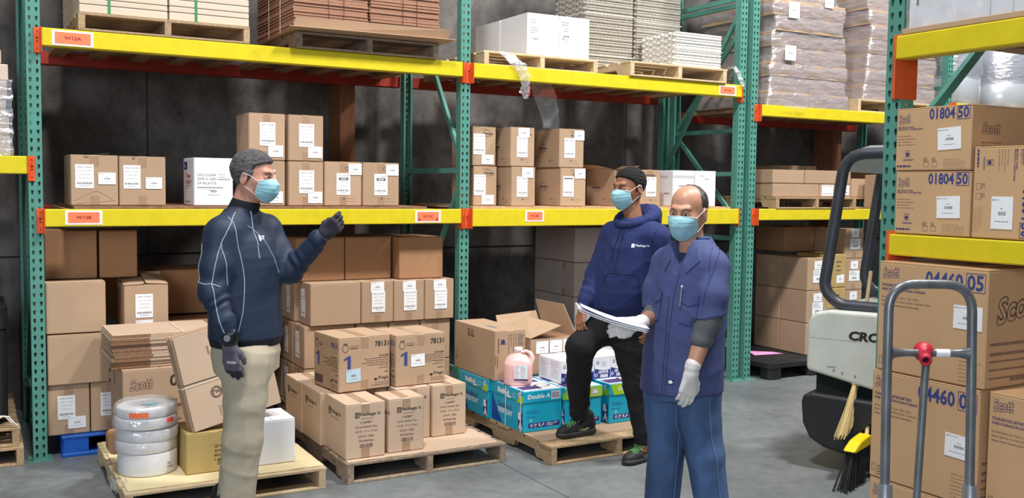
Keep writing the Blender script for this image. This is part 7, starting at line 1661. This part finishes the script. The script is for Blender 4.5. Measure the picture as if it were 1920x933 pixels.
us = Shape([Cone((.082, -.174, 1.13), (.076, -.180, 1.085), .056, .056, .02), Cone((.076, -.180, 1.085), (.048, -.195, 1.005), .056, .050, .02, (.002, 90, 0))]); o = sdf_obj('undersleeve', us, .0055, 'undersleeve', PR); o['label'] = 'grey undersleeve below the shirt sleeve, near arm'
us = Shape([Cone((-.112, .070, 1.10), (-.150, .005, 1.078), .056, .050, .02)]); sdf_obj('undersleeve', us, .0055, 'undersleeve', PR)
colc = np.array((.040, .0)); sR = np.array((.66, -.75))
def WR(a, s_, z): return (colc[0] + fR[0] * a + sR[0] * s_, colc[1] + fR[1] * a + sR[1] * s_, z)
# collar leaves: thin bent plates
for sg in (1, -1):
    P0 = [WR(-.075, sg * .005, 1.462), WR(-.055, sg * .055, 1.458), WR(.0, sg * .080, 1.440), WR(.055, sg * .066, 1.405), WR(.100, sg * .032, 1.360)]; P1 = [WR(-.105, sg * .005, 1.41), WR(-.080, sg * .080, 1.40), WR(.0, sg * .115, 1.382), WR(.080, sg * .105, 1.345), WR(.135, sg * .062, 1.300)]
    rows = 5; n5 = len(P0); G_ = []
    for r_ in range(rows):
        t_ = r_ / (rows - 1); q = np.array(P0) * (1 - t_) + np.array(P1) * t_; dd = topR.d(q)
        if r_ >= 1: q2 = snap(topR, q, .006); q = np.where((dd < .006)[:, None] | (r_ == rows - 1), q2, q)
        G_ += [Vector(p) for p in q]
    V = G_ + [v - Vector((0, 0, .003)) for v in G_]; N_ = len(G_); F = []
    for r_ in range(rows - 1):
        for i in range(n5 - 1): a_ = r_ * n5 + i; F += [(a_, a_ + 1, a_ + n5 + 1, a_ + n5), (N_ + a_, N_ + a_ + n5, N_ + a_ + n5 + 1, N_ + a_ + 1)]
    for i in range(n5 - 1): a_ = (rows - 1) * n5 + i; F.append((a_, a_ + 1, N_ + a_ + 1, N_ + a_))
    for r_ in range(rows - 1):
        for i in (0, n5 - 1): a_ = r_ * n5 + i; F.append((a_, a_ + n5, N_ + a_ + n5, N_ + a_))
    b = MB(); b.add(V, F, 'work_shirt', False); b.build('collar_leaf', oS, fix=True)
cs = Shape([Cone(WR(-.01, 0, 1.40), WR(-.008, 0, 1.458), .078, .072, .01)], None, [lambda P: (P[:, 0] - colc[0]) * fR[0] + (P[:, 1] - colc[1]) * fR[1] - .04, lambda P: P[:, 2] - 1.458]); sdf_obj('collar_stand', cs, .005, 'work_shirt', oS)
# inner T-shirt in the open neck
sdf_obj('inner_shirt', Shape([Loft([(1.18, .024, 0, .150, .118), (1.28, .030, 0, .150, .112), (1.34, .036, 0, .125, .095), (1.385, .038, 0, .085, .078)], fR)]), .006, 'work_shirt_dark', oS)
surf_tube('placket', topR, [WR(.2, -.010, 1.20), WR(.2, -.006, 1.10), WR(.2, -.006, .95), WR(.2, -.006, .75)], .0024, 'work_shirt_dark', oS, 30, .0006); surf_tube('placket', topR, [WR(.2, .026, 1.31), WR(.2, .018, 1.18), WR(.2, .014, 1.05), WR(.2, .012, .75)], .0022, 'work_shirt_dark', oS, 40, .0006)
for sg in (1, -1):
    u0, z1 = (.050, 1.205) if sg > 0 else (-.125, 1.205); w_, hp = (.095 if sg > 0 else .07), .125
    def plate(poly, m_, nm, off=.004, par=oS):
        nU = 8; b = MB(); (a0, a1), (t0, t1) = poly; V = []; 
        for i in range(nU + 1):
            for j in range(nU + 1): V.append(WR(.0, u0 + w_ * (a0 + (a1 - a0) * i / nU), z1 - hp * (t0 + (t1 - t0) * j / nU) - (.020 * (1 - abs(2 * i / nU - 1)) * (j / nU) if nm == 'pocket_flap' else (.010 * (1 - abs(2 * i / nU - 1)) * (j / nU)))))
        A = cast(topR, V, (-fR[0], -fR[1], 0), off); Bk = cast(topR, V, (-fR[0], -fR[1], 0), -.002); N = (nU + 1) ** 2; F = []
        for i in range(nU):
            for j in range(nU): a = i * (nU + 1) + j; F.append((a, a + 1, a + nU + 2, a + nU + 1))
        rim = [i * (nU + 1) for i in range(nU + 1)] + [nU * (nU + 1) + j for j in range(1, nU + 1)] + [i * (nU + 1) + nU for i in range(nU - 1, -1, -1)] + [j for j in range(nU - 1, 0, -1)]
        for k in range(len(rim)): a, c = rim[k], rim[(k + 1) % len(rim)]; F.append((a, c, N + c, N + a))
        b.add([tuple(p) for p in A] + [tuple(p) for p in Bk], F, m_, False); return b.build(nm, par, fix=True)
    plate(((.04, .96), (.12, 1.0)), 'work_shirt', 'pocket', .0045); plate(((0, 1.0), (0, .26)), 'work_shirt', 'pocket_flap', .0085)
b = MB(); P = cast(topR, [WR(0, .060, 1.150), WR(0, .058, 1.235)], (-fR[0], -fR[1], 0), .013); b.tube([tuple(P[0]), tuple(P[1])], .0042, 'steel_tube', 10); b.tube([tuple(P[1]), tuple(P[1] + np.array((0, 0, .008)))], .0046, 'paper', 10); tag(b.build('pen', PR))
surf_tube('sleeve_seam', topR, [(.135, -.10, 1.40), (.100, -.19, 1.34), (.060, -.215, 1.25), (.045, -.22, 1.17)], .002, 'work_shirt_dark', oS, 26, .0006)
surf_tube('yoke_seam', topR, [(.10, -.10, 1.40), (.08, -.17, 1.33), (.075, -.20, 1.25)], .0016, 'work_shirt_dark', oS, 20, .0006)
surf_text('hem_patch', topR, WR(0, .020, .795), (sR[0], sR[1], 0), (0, 0, 1), (-fR[0], -fR[1], 0), '', .01, 'print_white', oS, extra=[([(0, 0), (.034, 0), (.034, .024), (0, .024)], 'work_shirt_dark'), ([(.006, .006), (.020, .004), (.029, .011), (.020, .020), (.008, .018)], 'paper')])
g = sdf_obj('latex_glove', Shape([Group(hand_prims(GL, TH_REL, .0018), hLR, R=.15, cen=(.08, 0, 0)), Cone((.008, -.218, .898), (.0, -.220, .858), .036, .031, .01, (.0015, 200, 0))]), .0032, 'latex', PR); g['label'] = 'white disposable glove on the hanging hand'
g = sdf_obj('latex_glove', Shape([Group(hand_prims(GR, THR, .0018), hRR, R=.15, cen=(.08, 0, 0)), Cone((-.206, -.106, 1.071), (-.240, -.132, 1.066), .034, .030, .01, (.0015, 200, 0))]), .0032, 'latex', PR); g['label'] = 'white disposable glove gripping the papers'
trR = Shape([Loft([(.70, .0, 0, .160, .125), (.80, .0, 0, .168, .135), (.88, .0, 0, .16, .13)], fR, e=2.2), Cone((-.075, .05, .77), (-.068, .04, .60), .105, .092, .04), Cone((-.068, .04, .60), (-.060, .025, .46), .090, .084, .02), Cone((-.060, .025, .46), (-.080, .048, .09), .084, .086, .02), 
              Cone((.065, -.05, .77), (.075, -.06, .60), .110, .098, .04), Cone((.075, -.06, .60), (.100, -.078, .455), .096, .088, .02), Cone((.100, -.078, .455), (.162, -.055, .09), .086, .082, .02)], folds(15, .0075, (14, 14, 6)), [lambda P: .035 - P[:, 2]])
oJ = sdf_obj('jeans', trR, .007, 'denim', PR)
surf_tube('jeans_seam', trR, [(.10, -.16, .74), (.11, -.165, .62), (.125, -.17, .52), (.145, -.16, .42), (.165, -.15, .28), (.175, -.14, .12)], .0018, 'denim_seam', oJ, 50, .0006); surf_tube('jeans_seam', trR, [(-.005, -.06, .70), (-.012, -.05, .60), (-.02, -.05, .45), (-.03, -.03, .30), (-.04, -.02, .12)], .0018, 'denim_seam', oJ, 50, .0006)
shoe(PR, frame((-.078, .05, 0), (-.75, -.66, 0))); shoe(PR, frame((.160, -.055, 0), (-.75, -.66, 0)))
def regR(Q): return np.maximum(np.maximum(Q[:, 0] - np.interp(Q[:, 2], [-.085, -.060, -.040, -.030, -.012, .02, .05, .08, .105, .13], [-.2, -.060, -.045, -.034, .002, .006, .014, .010, -.012, -.03]), -9), -9)
hs = sdf_obj('hair', hair_shape(HR, regR, lambda Q: .0045 + .003 * np.clip(-Q[:, 0] * 12, 0, 1), 6, .0016, 120), .0034, 'hair_thin', PR)
def regR2(Q): return np.maximum(Q[:, 0] - .030, np.maximum(.070 - Q[:, 2], np.abs(Q[:, 1] - .012) - .030 - .01 * np.sin(Q[:, 0] * 60)))
# the papers in his hand
MP = Matrix.Translation((2.56, -2.879, 0)) @ Matrix.Rotation(ROT, 4, 'Z')
def paper_sheet(dz, du, label, m='paper', t=.0006, curl=.0, seed=0):
    n, k = 16, 8; V = []
    for L_ in (0, 1):
        for i in range(n + 1):
            for j in range(k + 1):
                a = i / n; c = j / k; x = -.505 + du + .300 * a; y = -.245 + .15 * c - .02 * a; z = 1.136 - .088 * a + .010 * (2 * a - 1) ** 2 + .004 * c * (1 - a) + dz + t * L_ + curl * max(0, .35 - a) * (1 - c) * .5
                V.append(Vector((x, y, z)))
    N = (n + 1) * (k + 1); F = []
    for i in range(n):
        for j in range(k): a = i * (k + 1) + j; F.append((a, a + 1, a + k + 2, a + k + 1)); F.append((N + a, N + a + k + 1, N + a + k + 2, N + a + 1))
    rim = [i * (k + 1) for i in range(n + 1)] + [n * (k + 1) + j for j in range(1, k + 1)] + [i * (k + 1) + k for i in range(n - 1, -1, -1)] + [j for j in range(k - 1, 0, -1)]
    for q in range(len(rim)): a, c = rim[q], rim[(q + 1) % len(rim)]; F.append((a, c, N + c, N + a))
    b = MB(); b.add(V, F, m, True); return b
t = empty('sheaf_of_papers', (0, 0, 0), label='sheaf of white papers held by the man in the work shirt', cat='papers'); t.matrix_world = MP
for i in range(5): paper_sheet(-.0032 * i, .004 * ((i * 7) % 3), '').build('paper_sheet', t, fix=True)
mat('paper_lilac', srgb(206, 206, 240), .6); paper_sheet(.0028, .012, '', 'paper_lilac', curl=.03).build('paper_sheet', t, fix=True)

# ------------------------------------------------------------------ groups of repeats
GROUPS = {'tape_carton': 'tape cartons on the weathered pallet', 'tissue_carton': 'tissue and towel cartons of the nearest rack', 'paper_box': 'blue paper boxes', 'paper_pack': 'white and navy paper packs', 'film_reel': 'reels in the stack',
          'fibre_tray_stack': 'moulded fibre tray stacks', 'upright_frame': 'green upright frames', 'rack_beam': 'rack beams', 'shelf_decking': 'timber shelf decking', 'wooden_pallet': 'wooden pallets', 'person': 'men talking in the aisle', 'silver_roll': 'silver rolls',
          'board_bundle': 'strapped board bundles', 'timber_post': 'timber posts', 'film_strip': 'loose strips of film'}
for o in bpy.data.objects:
    if o.parent is None and o.get('label'):
        n = o.name.split('.')[0]
        if n in GROUPS: o['group'] = GROUPS[n]
        elif n == 'cardboard_box':
            x, y, z = o.location
            o['group'] = 'cartons on the lower left shelf' if 1.45 < z < 2.3 and x < 2.6 else 'cartons on the W13B shelf' if 1.45 < z < 2.3 and x < 5.4 else 'boxes of the bay behind the forklift' if x > 5.6 else 'white cartons on W13A' if z > 2.3 else 'brown cartons in the big stack' if 1.6 < x < 2.85 and y > 0 else 'grey-brown cartons at the back' if x > 4.1 else 'brown cartons at the lower left' if x < 1.6 else 'cartons on the floor pallets'
